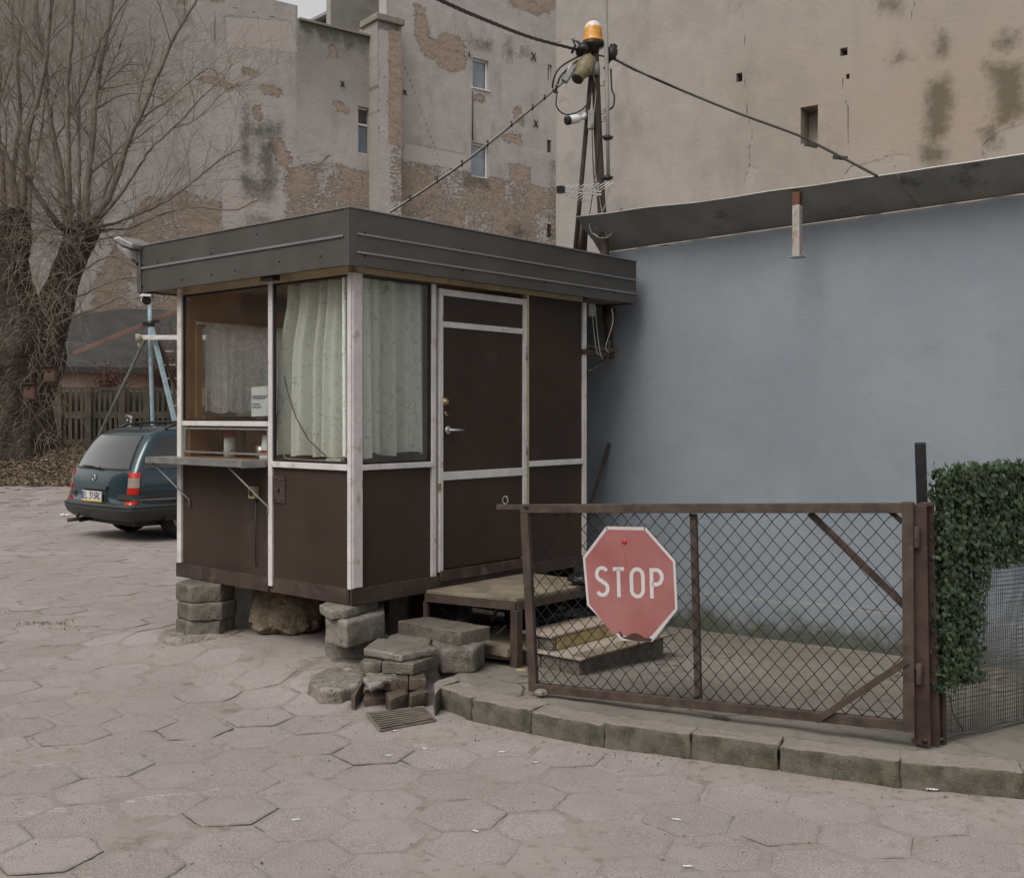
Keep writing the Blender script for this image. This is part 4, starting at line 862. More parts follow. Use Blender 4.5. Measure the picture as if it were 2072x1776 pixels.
for li, (pl_, w0, w1, dr) in enumerate(limbs):
    n = len(pl_); pts = []; base_dy = rd.uniform(-.3, .5)
    for i, (u, v) in enumerate(pl_): pts.append(P(u, v, TRY+base_dy+dr*i/(n-1)*1.5+rd.gauss(0, .05)))
    # smooth resample
    sm_ = []
    for i in range(n-1):
        p0, p1, p2, p3 = pts[max(0, i-1)], pts[i], pts[i+1], pts[min(n-1, i+2)]
        for k in range(5):
            t = k/5; sm_.append(.5*((2*p1)+(p2-p0)*t+(2*p0-5*p1+4*p2-p3)*t*t+(3*p1-p0-3*p2+p3)*t**3)+Vector((rd.gauss(0, .012), 0, rd.gauss(0, .012))))
    sm_.append(pts[-1]); N = len(sm_); pxr = .43*TRY/F
    rr = [(w0+(w1-w0)*i/(N-1))*pxr*(1+.12*mnoise.noise(Vector((i*.7, li, 0)))) for i in range(N)]
    br.tube(sm_, rr, 8 if w0 > 8 else 6, cap=True)
    tot = sum((sm_[i+1]-sm_[i]).length for i in range(N-1))
    for _ in range(int(tot*3.7)+4):
        f = rd.uniform(.08, 1)**.8; x = f*(N-1); j = min(N-2, int(x)); b = sm_[j].lerp(sm_[j+1], x-j); t_ = (sm_[j+1]-sm_[j]).normalized()
        o_ = t_.orthogonal().normalized(); o_.rotate(Matrix.Rotation(rd.uniform(0, 6.28), 3, t_)); o_.y *= .8
        nd = (t_*rd.uniform(.5, 1.3)+o_*rd.uniform(.4, 1)).normalized()
        big = rd.random() < .25
        grow(b, nd, rd.uniform(.7, 1.5) if not big else rd.uniform(1.4, 2.6), rr[j]*.35 if big else rd.uniform(.006, .012), 1)
# whip shoots bursting from the heads and the trunk
for h, n in (('R', 90), ('L', 60), ('O', 20)):
    for _ in range(n):
        a = rd.uniform(0, 6.28); b = heads[h]+Vector((rd.gauss(0, .3), rd.gauss(0, .25), rd.gauss(-.1, .3))); d = Vector((math.cos(a), math.sin(a)*.8, rd.uniform(-.2, 1.2))).normalized(); grow(b, d, rd.uniform(.8, 2.6), rd.uniform(.007, .014), 1 if rd.random() < .6 else 2)
for _ in range(900):
    v = rd.uniform(420, 900); u = rd.choice([-1, 1])*0+45+rd.gauss(0, 45)*(1 if v > 600 else .8)+(70 if (v < 640 and rd.random() < .5) else 0)
    b = P(u, v, TRY-.62+rd.uniform(0, .3)); d = Vector((rd.gauss(0, .8), rd.uniform(-.6, 0), rd.gauss(0, .6)-.2)).normalized(); pts = [b]; q = b.copy()
    for k in range(5): d = (d+Vector((0, 0, -.28))+Vector((rd.gauss(0, .15), rd.gauss(0, .1), rd.gauss(0, .1)))).normalized(); q = q+d*rd.uniform(.06, .2); pts.append(q.copy())
    tw.tube(pts, [.006, .006, .005, .005, .004, .003], 3, cap=False)
c = br.build('crown', M['branch'], tr, fix=False)
tw.build('twigs', M['twig'], c, fix=False)
gbx = 'bird boxes nailed to the tree trunk'
for (u, v, dy, lab) in ((103, 755, -1.0, 'upper bird box, on the right edge of the pollard trunk'), (62, 790, -1.25, 'lower bird box, in the middle of the pollard trunk')):
    b = P(u, v, TRY+dy); t = thing('bird_box', lab, 'bird box', tuple(b), gbx)
    m = MB(); m.box(b.x-.13, b.x+.13, b.y-.1, b.y+.1, b.z-.2, b.z+.14); m.build('box', simple('red_brown_boards', (.085, .052, .038), .8, .3, 5, .3, 40), t, bevel=.01)
    m = MB(); m.bar((b.x-.17, b.y-.02, b.z+.16), (b.x+.17, b.y-.02, b.z+.16), .3, .03); m.build('lid', M['bark'], t)
    m = MB(); m.lathe((b.x, b.y-.1, b.z+.04), [(.03, 0), (.03, .006)], (0, -1, 0), 10); m.build('entrance_hole', M['black'], t)
# leaf litter and cut branches on the bank
m = MB(); rd = random.Random(5)
for _ in range(9000):
    u = rd.uniform(-60, 172); Y = rd.uniform(24.4, 28.5); x = (u-CX)/F*Y; z = street_z(x, Y)+rd.uniform(0, .07)
    e = Vector((rd.gauss(0, 1), rd.gauss(0, 1), rd.gauss(0, .6))).normalized(); g_ = e.orthogonal().normalized(); s_ = rd.uniform(.02, .06); q = Vector((x, Y, z))
    m.add([q-e*s_, q+g_*s_*.5, q+e*s_, q-g_*s_*.5], [(0,1,2,3)])
for _ in range(900):
    u = rd.uniform(-60, 190); Y = rd.uniform(24.3, 28.5); x = (u-CX)/F*Y; z = street_z(x, Y)+.02; d = Vector((rd.gauss(0, 1), rd.gauss(0, .6), rd.gauss(.1, .3))).normalized(); q = Vector((x, Y, z)); pts = [q.copy()]
    for k in range(4): d = (d+Vector((rd.gauss(0, .3), rd.gauss(0, .3), rd.gauss(-.06, .2)))).normalized(); q = q+d*rd.uniform(.05, .16); pts.append(q.copy())
    m.tube(pts, .006, 3, cap=False)
def litter_mat():
    t = NT('dead_leaves'); i = t.n('ShaderNodeNewGeometry').outputs['Random Per Island']; c = t.mix(i, (.07, .05, .034), (.24, .18, .125)); return t.done(c, .9)
M['litter'] = litter_mat()
tag(m.build('leaf_litter', M['litter'], fix=False), 'dead leaves and twigs heaped at the foot of the pollard tree', 'leaves', kind='stuff')
# ---------------------------------------------------------------- the attendant's kiosk
KL = Line(KC.x, KC.y, KA.x, KA.y); KR = Line(KC.x, KC.y, KB.x, KB.y)     # left (window) face and right (door) face
def K(s, t, z): return KC+KA*s+KB*t+Vector((0, 0, z))
def kb(mb, s0, s1, t0, t1, z0, z1): return mb.hexa([K(s, t, z) for z in (z0, z1) for s, t in ((s0,t0),(s1,t0),(s1,t1),(s0,t1))])
sU, tU = KL.t, KR.t
kio = thing('parking_kiosk', 'brown and white parking attendant kiosk standing on stacked slabs', 'kiosk', tuple(K(.9, 1.1, .1)))
ZB, ZS, ZSK = .454, .553, .455
zg = 2.452; zr0, zr1 = 1.265, 1.302
sm0, sm1 = sU(552.5), sU(544.5); sl0, sl1 = sU(370), KS
td0, td1 = tU(886), tU(1063); tf0 = tU(872)
# floor, ceiling, back and end walls (lined inside)
m = MB(); kb(m, .03, KS-.03, .03, KT-.03, ZB+.01, ZS); m.build('floor', M['inner_dark'], kio)
m = MB(); kb(m, .0, KS, .0, KT, 2.50, 2.53); m.build('ceiling', M['cream_paint'], kio)
m = MB(); kb(m, .02, KS-.02, KT-.04, KT, ZS, 2.5); m.build('back_wall', M['brown_panel'], kio)
m = MB(); kb(m, .04, KS-.04, KT-.055, KT-.042, ZS, 2.5); m.build('inner_lining', M['inner_dark'], kio)
# end wall with its own window
def end_t(u):        # where the sight line of column u meets the end wall
    L2 = Line(*K(KS, 0, 0).xy, KB.x, KB.y); return L2.t(u)
def end_z(u, v):
    L2 = Line(*K(KS, 0, 0).xy, KB.x, KB.y); return L2.z(u, v)
ew0, ew1 = end_t(398), end_t(580); ez0, ez1 = end_z(460, 842), end_z(460, 668)
m = MB(); kb(m, KS-.05, KS, .06, ew0, ZS, 2.5); kb(m, KS-.05, KS, ew1, KT-.05, ZS, 2.5); kb(m, KS-.05, KS, ew0, ew1, ZS, ez0); kb(m, KS-.05, KS, ew0, ew1, ez1, 2.5); m.build('end_wall', M['inner_dark'], kio)
m = MB(); fw = .05
kb(m, KS-.075, KS-.052, ew0-fw, ew0, ez0-fw, ez1+fw); kb(m, KS-.075, KS-.052, ew1, ew1+fw, ez0-fw, ez1+fw); kb(m, KS-.075, KS-.052, ew0, ew1, ez1, ez1+fw); kb(m, KS-.09, KS-.052, ew0, ew1, ez0-fw, ez0)
wf = m.build('end_window', M['inner_wood'], kio, bevel=.003)
m = MB(); kb(m, KS-.03, KS-.026, ew0, ew1, ez0, ez1); m.build('pane', M['glass'], wf)
m = MB(); kb(m, .1, KS, KT-.03, KT, .0, ZB); kb(m, KS-.03, KS, .75, KT-.03, .0, ZB); m.build('rear_light_block', M['brown_skirt'], kio)  # unseen boards added to keep light from behind out of the underside
# brown panels under and beside the glazing
pan = []
def panel(name, s0, s1, t0, t1, z0, z1, mat='brown_panel', **kw):
    m = MB(); kb(m, s0, s1, t0, t1, z0, z1); return m.build(name, M[mat], kio, **kw)
panel('panel', sm1, KS-.02, .006, .026, ZS-.02, zr0); panel('panel', .03, sm0, .004, .026, ZSK, zr0)
panel('panel', .006, .026, .03, tf0, ZS-.02, zr0); panel('panel', .006, .026, td1+.03, KT-.04, ZS-.02, 1.23); panel('panel', .006, .026, td1+.03, KT-.04, 1.27, 2.47)
# skirt boards
m = MB(); kb(m, sU(545), KS+.012, -.014, .004, ZB, ZS-.004); kb(m, .03, sU(545), .002, .0038, ZB, ZS); m.build('skirt', M['brown_skirt'], kio, bevel=.003)
m = MB(); kb(m, -.012, .004, -.012, td0, ZB, ZS); kb(m, -.008, .004, td0, KT, ZB, ZS-.02); kb(m, .004, .02, 0, .03, ZB, ZS); m.build('skirt', M['brown_skirt'], kio, bevel=.003)
m = MB(); kb(m, -.03, -.009, td0+.005, td1-.01, ZS-.04, ZS+.03); m.build('door_sill', M['brown_skirt'], kio, bevel=.003)
# white posts
def post(s0, s1, t0, t1, z0=ZS-.01, z1=2.47, mat='white_paint', nm='post', bev=.003):
    m = MB(); kb(m, s0, s1, t0, t1, z0, z1); return m.build(nm, M[mat], kio, bevel=bev)
post(-.004, .028, -.014, .02, ZS-.002, 2.46); post(-.014, -.0045, -.002, tU(731), ZS+.005, 2.46); post(sm0, sm1, -.010, .02, ZS-.06, zg+.02); post(sU(369), KS+.004, -.012, .02, ZS, 2.5)
post(-.012, .03, tf0, tU(880.5), ZS, zg, 'white_paint'); post(-.010, .03, td1+.003, td1+.032, ZS-.02, 2.47, 'cream_paint'); post(-.012, .03, KT-.042, KT, ZS-.06, 2.46)
# rails
m = MB(); kb(m, .028, KS-.05, -.006, .03, zg, 2.5); kb(m, -.03, KS+.02, -.05, .02, 2.5, 2.53); m.build('header', M['cream_paint'], kio, bevel=.003)
m = MB(); kb(m, -.006, .03, .035, KT-.04, zg+.012, 2.5); kb(m, -.05, -.0065, -.03, KT+.1, 2.5, 2.53); m.build('header', M['cream_paint'], kio, bevel=.003)
zm0, zm1 = KL.z(455, 862), KL.z(455, 852)
m = MB(); kb(m, sm1, sU(370), -.008, .02, zm0, zm1); m.build('rail', M['white_paint'], kio, bevel=.003)
m = MB(); kb(m, .028, sm0, -.018, .02, zr0, zr1); m.build('rail', M['white_paint'], kio, bevel=.003)
m = MB(); kb(m, -.018, .02, tU(731), tU(873), zr0, zr1-.003); m.build('rail', M['white_paint'], kio, bevel=.003)
m = MB(); kb(m, -.014, .02, td1+.033, KT-.043, 1.23, 1.27); m.build('rail', M['white_paint'], kio, bevel=.003)
# windows: dark gasket, pane
def glazing(face, a0, a1, z0, z1, lab=None, fr='black', g=.014):
    m = MB()
    def b(m_, x0, x1, y0, y1, o0, o1):
        return kb(m_, x0, x1, o0, o1, y0, y1) if face == 'L' else kb(m_, o0, o1, x0, x1, y0, y1)
    b(m, a0, a0+g, z0, z1, .0, .016); b(m, a1-g, a1, z0, z1, .0, .016); b(m, a0+g, a1-g, z0, z0+g, .0, .016); b(m, a0+g, a1-g, z1-g, z1, .0, .016)
    w = m.build('window', M[fr], kio)
    if lab: w['label'] = lab
    m = MB(); b(m, a0+g, a1-g, z0+g, z1-g, .007, .011); m.build('pane', M['glass'], w); return w
glazing('L', sm1, sU(370), zm1, zg, 'large pane above the service hatch'); glazing('L', .028, sm0, zr1, zg, 'tall pane in front of the pale curtain')
glazing('R', tU(731), tf0, zr1-.003, zg, 'tall pane beside the door')
glazing('L', sm1+.012, sU(372)-.005, zr1+.035, zm0-.012, 'low sliding service window', 'galv', .012)
m = MB(); kb(m, (sm1+KS)/2+.02, (sm1+KS)/2+.035, .012, .02, zr1+.045, zm0-.025); kb(m, sm1+.3, sm1+.34, .022, .03, zr1+.045, zm0-.025); m.build('sliding_stile', M['screw'], kio)
# door
dr = thing('door', None, None, (0, 0, 0)); dr.parent = kio; dr.location = K(0, td0, ZS)-Vector(kio.location)
zd0, zd1 = ZS-.01+.03, 2.43
m = MB(); kb(m, -.004, .012, td0+.03, td1-.035, zd0+.02, zd1-.03); m.build('door_leaf', M['brown_panel'], dr)
zt1, zt0 = KR.z(893, 650), KR.z(893, 662); zq1, zq0 = KR.z(893, 955), KR.z(893, 969)
m = MB(); kb(m, -.016, .014, td0, td0+.036, zd0, zd1); kb(m, -.016, .014, td1-.04, td1, zd0, zd1); kb(m, -.0145, .012, td0+.036, td1-.04, zd1-.045, zd1-.002)
kb(m, -.0145, .012, td0+.036, td1-.04, zt0, zt1); kb(m, -.0145, .012, td0+.036, td1-.04, zq0-.01, zq1); m.build('door_frame', M['white_paint'], dr, bevel=.003)
m = MB(); c = K(-.016, td0+.075, KR.z(903, 870)); nR = -KA
m.lathe(c, [(.028, 0), (.028, .008), (.02, .012)], nR, 16); m.tube([c, c+nR*.045], .009, 8); m.tube([c+nR*.045, c+nR*.047+KB*.06, c+nR*.04+KB*.115], [.009, .009, .007], 8); m.build('handle', M['alu'], dr)
m = MB(); c = K(-.005, td0+.06, KR.z(901, 813)); m.lathe(c, [(.027, 0), (.027, .012), (.016, .016), (.016, .024), (.006, .025)], nR, 16); c2 = c-Vector((0, 0, .075)); m.lathe(c2, [(.01, 0), (.01, .012)], nR, 10); m.bar(c2-Vector((0, 0, .012)), c2-Vector((0, 0, .012))+KB*.03, .008, .008); m.build('lock', M['brass'], dr)
for v in (715-70, 715, 905, 1160):
    if v == 645: continue
    z = KR.z(1060, v); m = MB(); m.tube([K(-.02, td1-.004, z-.05), K(-.02, td1-.004, z+.05)], .007, 8); m.build('hinge', M['galv'], dr)
m = MB(); z = KR.z(887, 985); kb(m, -.0195, -.0165, td0-.012, td0+.012, z-.025, z+.025); m.build('hasp_plate', M['brass'], dr)
# roof fascia
ov = .14; s0, s1, t0, t1 = -ov, -ov+2.267, -ov, -ov+2.974; zf0, zf1 = 2.48, 2.812
th = .012
roof = thing('roof', None, None, (0, 0, 0)); roof.parent = kio; roof.location = K(0, 0, zf0)-Vector(kio.location)
m = MB(); kb(m, s0+th, s1-th, t0+th, t1-th, 2.53, 2.70); m.build('roof_deck', simple('roof_deck', (.08, .075, .07), .8, .2, 2, .2, 20), roof)
m = MB(); kb(m, s0+th, s1-th, t0, t0+th, zf0, zf1); m.build('fascia_board', M['fascia'], roof, bevel=.002)
m = MB(); kb(m, s0, s0+th, t0, t1, zf0, zf1); m.build('fascia_board', M['fascia'], roof, bevel=.002)
m = MB(); kb(m, s1-th, s1, t0, t1, zf0, zf1); kb(m, s0+th, s1-th, t1-th, t1, zf0, zf1); m.build('fascia_board', M['fascia'], roof)
m = MB(); kb(m, s0-.004, s0+.045, t0-.003, t0-.0005, zf0-.004, zf1+.004); kb(m, s0-.004, s0-.0005, t0-.003, t0+.05, zf0-.004, zf1+.004); kb(m, s1-.002, s1+.006, t0-.006, t0+.012, zf0-.02, zf1+.004); m.build('corner_cover', M['fascia'], roof)
# trim ribs
m = MB(); zz = zf0+(535-478)/115*.357*.9+.04; kb(m, s0+.05, s1-.02, t0-.010, t0-.0008, zf0+.165, zf0+.180); m.build('trim_strip', M['fascia_trim'], roof, bevel=.002)
m = MB(); kb(m, s0-.010, s0-.0008, t0+.055, t1, zf0+.18, zf0+.192); kb(m, s0-.010, s0-.0008, t0+.055, t1, zf0+.072, zf0+.084); m.build('trim_strip', M['fascia_trim'], roof, bevel=.002)
m = MB(); kb(m, s0-.012, s1+.004, t0-.008, t0+.004, zf1, zf1+.008); kb(m, s0-.012, s0+.004, t0+.004, t1, zf1, zf1+.008); m.build('cap_strip', M['fascia_trim'], roof)
m = MB(); rd = random.Random(3)
for s_, z_ in ((.12, .07), (.52, .075), (.75, .26), (.98, .06), (1.25, .055), (1.6, .05), (1.72, .20), (1.9, .19), (2.1, .30), (2.1, .19), (2.1, .15), (2.1, .04), (1.25, .19)):
    m.lathe(K(s_, t0-.001, zf0+z_*1.05), [(.007, 0), (.006, .004)], -KB, 8)
for i in range(4):
    for z_ in (.062, .20): m.lathe(K(s0-.001, t0+.12+.85*i, zf0+z_), [(.007, 0), (.006, .004)], -KA, 8)
m.build('screws', M['screw'], roof)
m = MB(); kb(m, s0+.012, -.05, t0+.012, t1-.012, 2.49, 2.50); kb(m, -.05, s1-.012, t0+.012, -.05, 2.49, 2.50); kb(m, KS+.02, s1-.012, -.05, t1-.012, 2.49, 2.50); kb(m, -.05, KS+.02, KT+.02, t1-.012, 2.49, 2.50); m.build('soffit', simple('soffit_board', (.16, .13, .09), .8, .25, 3, .2, 30, dirt=(.06, .045, .03), dirtamt=.7), roof)
m = MB(); kb(m, .62, .74, -.12, -.06, 2.455, 2.49); m.build('soffit_vent', M['screw'], roof)
# service shelf with struts
zs = KL.z(540, 931); sx0, sx1, dp = sU(541), sU(541)+1.13, .20
def shelf_pt(s, d, z): return K(s, -d, z)
m = MB(); kb(m, sx0, sx1, -dp, -.006, zs-.008, zs); kb(m, sx0, sx1, -dp-.003, -dp, zs-.04, zs+.001); kb(m, sx0-.003, sx0, -dp-.003, -.006, zs-.045, zs+.001); kb(m, sx1, sx1+.003, -dp-.003, -.006, zs-.04, zs+.001); m.build('service_shelf', M['galv'], kio)
for sa, lo in ((sx0+.18, -.0), (sx1-.05, 0)):
    m = MB(); a = K(sa, -dp+.02, zs-.04); b = K(sa-.12 if lo == 0 and sa < 1 else sa-.20, -.012, zs-.30); m.tube([a, b, b-Vector((0, 0, .05))], .0065, 6); m.build('shelf_strut', M['galv'], kio)
# socket box, plate, cable
c = K(sU(517), -.0, KL.z(517, 996)); m = MB(); kb(m, sU(517)-.035, sU(517)+.035, -.035, .004, c.z-.04, c.z+.04); sb = m.build('socket_box', simple('aged_bakelite', (.25, .21, .12), .5, .2, 6, .1, 50), kio, bevel=.005)
m = MB(); m.lathe(K(sU(517), -.0352, c.z), [(.024, 0), (.024, .004), (.018, .0045)], -KB, 16); m.build('socket_face', M['black'], sb)
m = MB(); m.tube([K(sU(520), -.01, c.z-.04), K(sU(519), -.012, c.z-.3), K(sU(521), -.012, ZS+.05)], .004, 5); m.build('socket_cable', M['cable'], sb)
c = KL.z(563, 990); m = MB(); kb(m, sU(577), sU(553), -.004, .003, c-.085, c+.085); pl_ = m.build('cover_plate', M['brown_skirt'], kio)
m = MB(); s_ = (sU(577)+sU(553))/2
for a, b in ((-.03, -.065), (.03, -.065), (-.03, .065), (.03, .065), (0, 0)): m.lathe(K(s_+a, -.004, c+b), [(.007 if (a or b) else .013, 0), (.006 if (a or b) else .01, .008 if (a or b) else .02)], -KB, 8)
m.build('bolts', M['rust'], pl_)
# grey conduit box and support beam at the far corner of the door side
m = MB(); z = KR.z(1178, 712); m.bar(K(-.0, KT-.05, z), K(-.0, KT-.05, z)+KB*.32, .04, .04); m.build('support_arm', M['rust'], kio)
m = MB(); kb(m, -.02, .02, KT+.02, KT+.10, 2.36, 2.46); m.build('cable_box', M['galv'], kio, bevel=.004)

# ---- curtains and things inside
def curtain(name, fn_s, z0, z1, mat, label, group=None, nu=150, cat='curtain'):
    m = MB(); m.grid(fn_s, nu, 24); o = m.build(name, M[mat], loc=tuple(fn_s(.5, 0)), fix=False); tag(o, label, cat, group); return o
def fold(u, k, ph): return math.sin(u*k+ph+1.3*math.sin(u*k*.37+ph))+.35*math.sin(u*k*2.3+ph*2)
cz0, cz1 = KL.z(620, 934), zg-.02
a0, a1 = .0, sU(543)
def cl(u, v):
    left = a1-.10*sstep(.45, .95, v)**1.5*(1) ; s_ = a0+(left-a0)*u
    return K(s_, .10+(.034+.018*(1-v))*fold(u, 30, .5), cz0+.03+(cz1-cz0-.02)*v-.006*math.sin(u*25)*(1-v))
curtain('curtain', cl, cz0, cz1, 'curtain', 'pale curtain with a line leaf pattern in the tall pane left of the kiosk corner')
b0, b1 = .0, tf0+.06
def cr_(u, v): return K(.10+(.034+.016*(1-v))*fold(u, 26, 2), b0+(b1-b0)*(u), cz0+.045+(cz1-cz0-.03)*v-.012*math.sin(u*14)*(1-v))
curtain('curtain', cr_, cz0, cz1, 'curtain', 'greenish curtain with a line leaf pattern in the tall pane between corner and door')
l0, l1 = ew0-.02, ew1
def lace(u, v):
    z = ez0+.03+(ez1-ez0)*v; return K(KS-.12-(.018+.012*(1-v))*fold(u, 38, 1), l0+(l1-l0)*u, z+.01*math.sin(u*30)*(1-v))
curtain('lace_curtain', lace, 0, 0, 'lace', 'white lace curtain at the back window of the kiosk', cat='curtain')
m = MB(); kb(m, KS-.11, KS-.095, ew0-.06, ew1+.03, ez1+.02, ez1+.035); tag(m.build('curtain_rail', M['white_plastic'], loc=tuple(K(KS-.1, ew0, ez1))), 'pale rail the white lace curtain hangs from', 'curtain rail')
# desk under the glass
zt = zr1+.01
dk = thing('desk', 'wooden counter top inside the kiosk behind the service window', 'desk', tuple(K(1.2, .2, ZS)))
m = MB(); kb(m, .1, KS-.06, .03, .32, zr1-.03, zr1+.005); m.build('top', M['inner_wood'], dk); m = MB(); kb(m, .12, KS-.08, .28, .31, ZS, zr1-.03); m.build('front_panel', M['inner_dark'], dk)
m = MB(); zz = zm0+.02; kb(m, sm1+.02, KS-.06, .03, .22, zm0-.01, zm0+.006); o = m.build('inner_shelf', M['inner_wood'], loc=tuple(K(1.3, .1, zm0))); tag(o, 'narrow wooden shelf inside the kiosk above the service window', 'shelf')
# notice on the glass
n0, n1 = sU(544.5)+.012, sU(503); nz0, nz1 = KL.z(520, 843), KL.z(520, 783)
nt_ = thing('paper_notice', 'white paper notice taped inside the big pane above the hatch', 'notice', tuple(K(n0, .02, nz0)))
m = MB(); m.grid(lambda u, v: K(n0+(n1-n0)*u, .022+.004*math.sin(u*3), nz0+(nz1-nz0)*v+.008*(1-u)), 6, 6); m.build('sheet', M['paper'], nt_, fix=False)
m = MB()
for k, (z_, a, b) in enumerate(((.70, .08, .95), (.63, .25, .95), (.42, .55, .95), (.32, .5, .95))):
    zz = nz0+(nz1-nz0)*z_; x = a
    while x < b: w = .04+.07*((x*37+k*5) % 1); kb(m, n0+(n1-n0)*(x), n0+(n1-n0)*min(b, x+w), .0195, .0208, zz-.003, zz+.004); x += w+.025
m.build('printed_lines', M['blue_print'], nt_)
n2 = [sU(395), sU(413)]; z2 = KL.z(400, 822), KL.z(400, 786)
m = MB(); kb(m, end_t and 1.2, 1.23, .0, .0, 0, 0) if False else None
L2t0, L2t1 = end_t(396), end_t(412); m = MB(); kb(m, KS-.082, KS-.078, L2t0, L2t1, end_z(400, 822), end_z(400, 785)); tag(m.build('paper_sheet', simple('yellowed_paper', (.5, .45, .33), .8, .1, 4, .1, 50), loc=tuple(K(KS-.08, L2t0, 1.6))), 'yellowed sheet pinned to the back window frame of the kiosk', 'paper')
# small things on the counter
def at(u, d): return sU(u), d
s_, d_ = sU(441)+.03, .12; c = K(s_, d_, zr1+.005)
t = thing('paper_roll', 'white roll with a red top beside the dark post in the service window', 'paper roll', tuple(c)); m = MB(); m.lathe(c, [(.045, 0), (.042, .14)], n=18); m.build('roll', M['paper'], t); m = MB(); m.lathe(c+Vector((0, 0, .14)), [(.043, 0), (.046, .05)], n=18); m.build('red_top', M['red_plastic'], t)
c = K(sU(505), .10, zr1+.005); t = thing('metal_mug', 'steel mug on the counter behind the service window', 'mug', tuple(c)); m = MB(); m.lathe(c, [(.04, 0), (.042, .09), (.038, .09), (.036, .01)], n=18); m.build('cup', M['alu'], t); m = MB(); m.tube([c+KA*-.04+Vector((0, 0, .075)), c+KA*-.068+Vector((0, 0, .07)), c+KA*-.07+Vector((0, 0, .03)), c+KA*-.041+Vector((0, 0, .02))], .004, 6); m.build('mug_handle', M['alu'], t)
c = K(sU(530), .07, zr1+.005); t = thing('desk_calendar', 'white desk calendar with a red band at the right end of the service window', 'calendar', tuple(c)); m = MB()
m.prism([c-KB*.03, c+KB*.03, c+Vector((0, 0, .16))], KA*.085-KA*0.0); m.build('stand', M['paper'], t); m = MB(); m.prism([c-KB*.0225+Vector((0, 0, .045)), c-KB*.019+Vector((0, 0, .06)), c-KB*.022+Vector((0, 0, .06)), c-KB*.0255+Vector((0, 0, .045))], KA*.085); m.build('red_band', M['red_plastic'], t)
m = MB(); rd = random.Random(4); pts = [K(1.35+rd.uniform(-.15, .15), .12+rd.uniform(-.04, .04), zr1+.015+rd.uniform(0, .05)) for _ in range(14)]; m.tube(pts, .004, 5); tag(m.build('cable_coil', M['cable_pale'], loc=tuple(pts[0])), 'tangled pale cable on the counter at the left of the service window', 'cable')
m = MB(); pts = [K(sU(500)+.04*math.cos(a*.9)*(1+.1*math.sin(a*3)), .12+.03*math.sin(a*.9), zm0+.012+.002*a) for a in range(24)]; m.tube(pts, .003, 5); tag(m.build('cable_coil', M['cable_pale'], loc=tuple(pts[0])), 'coiled white wire on the inner shelf under the paper notice', 'cable')
m = MB(); pts = [K(sU(566), .035, KL.z(566, 760)), K(sU(575), .035, KL.z(575, 800)), K(sU(590), .035, KL.z(590, 845)), K(sU(615), .035, KL.z(615, 890)), K(sU(650), .035, KL.z(650, 922)), K(sU(657), .035, KL.z(657, 932))]; m.tube(pts, .0035, 5); tag(m.build('cable', M['cable'], loc=tuple(pts[0])), 'thin dark cord hanging in front of the pale curtain', 'cord')
m = MB(); c = K(sU(668), .04, zr1+.018); m.bar(c-KA*.07, c+KA*.07, .035, .025); o = m.build('power_strip', simple('ivory_plastic', (.5, .48, .4), .5, .1, 5, .1, 40), loc=tuple(c), bevel=.004); tag(o, 'pale socket strip lying at the foot of the curtain behind the glass', 'power strip')
m = MB(); m.tube([c+KA*.07, c+KA*.2+Vector((0, 0, -.005)), K(sU(570), .03, zr1+.02), K(sU(562), .04, zr1+.05)], .004, 5); tag(m.build('cable', M['cable_pale'], loc=tuple(c)), 'white flex running left from the socket strip behind the glass', 'cord')

# ---- flood light and camera on the left end of the fascia
e = K(s1, t0, 0); fl0 = Vector((e.x, e.y, 2.72))
t = thing('flood_light', 'grey street-lamp head fixed at the left end of the kiosk fascia', 'lamp', tuple(fl0))
a = P(292, 496, e.y+.03); b = P(252, 484, e.y-.10); cc = P(266, 508, e.y-.06)
m = MB(); ax = KA*.9+Vector((0, 0, .0))
pr_ = [P(249,486,e.y), P(262,481,e.y), P(292,496,e.y), P(290,507,e.y), P(268,500,e.y)]
m.prism([p-KB*.09 for p in pr_], KB*.18); m.build('housing', M['galv'], t, bevel=.01)
pr_ = [P(250,488,e.y), P(268,501.5,e.y), P(281,506,e.y), P(281,530,e.y), P(256,508,e.y)]
m = MB(); m.prism([p-KB*.075 for p in pr_], KB*.15); m.build('lens', simple('dusty_lens', (.25, .25, .23), .25, .1, 5, .05, 40), t, bevel=.02)
m = MB(); m.bar(P(262,519,e.y), P(281,537,e.y), .03, .02); m.bar(P(281,505,e.y), P(283,592,e.y), .03, .03); m.build('mount_arm', M['fascia'], t)
c = P(298, 607, e.y-.02); t = thing('security_camera', 'small white bullet camera under the left end of the kiosk roof', 'security camera', tuple(c))
dv = Vector((.15, -.95, -.2)).normalized(); m = MB(); m.lathe(c-dv*.12, [(.034, 0), (.038, .02), (.038, .15), (.034, .155)], dv, 18); m.build('body', M['white_plastic'], t)
m = MB(); m.lathe(c-dv*.12+dv*.156, [(.033, 0), (.030, .004), (.012, .005)], dv, 18); m.build('lens', M['black'], t)
m = MB(); m.prism([c-dv*.12+Vector((-.04, 0, .035)), c-dv*.12+Vector((.04, 0, .035)), c-dv*.12+Vector((.04, 0, .045)), c-dv*.12+Vector((-.04, 0, .045))], dv*.2); m.build('hood', M['white_plastic'], t)
m = MB(); m.tube([c-dv*.06, c-dv*.08+Vector((0, 0, .09))], .012, 8); m.build('mount', M['white_plastic'], t)
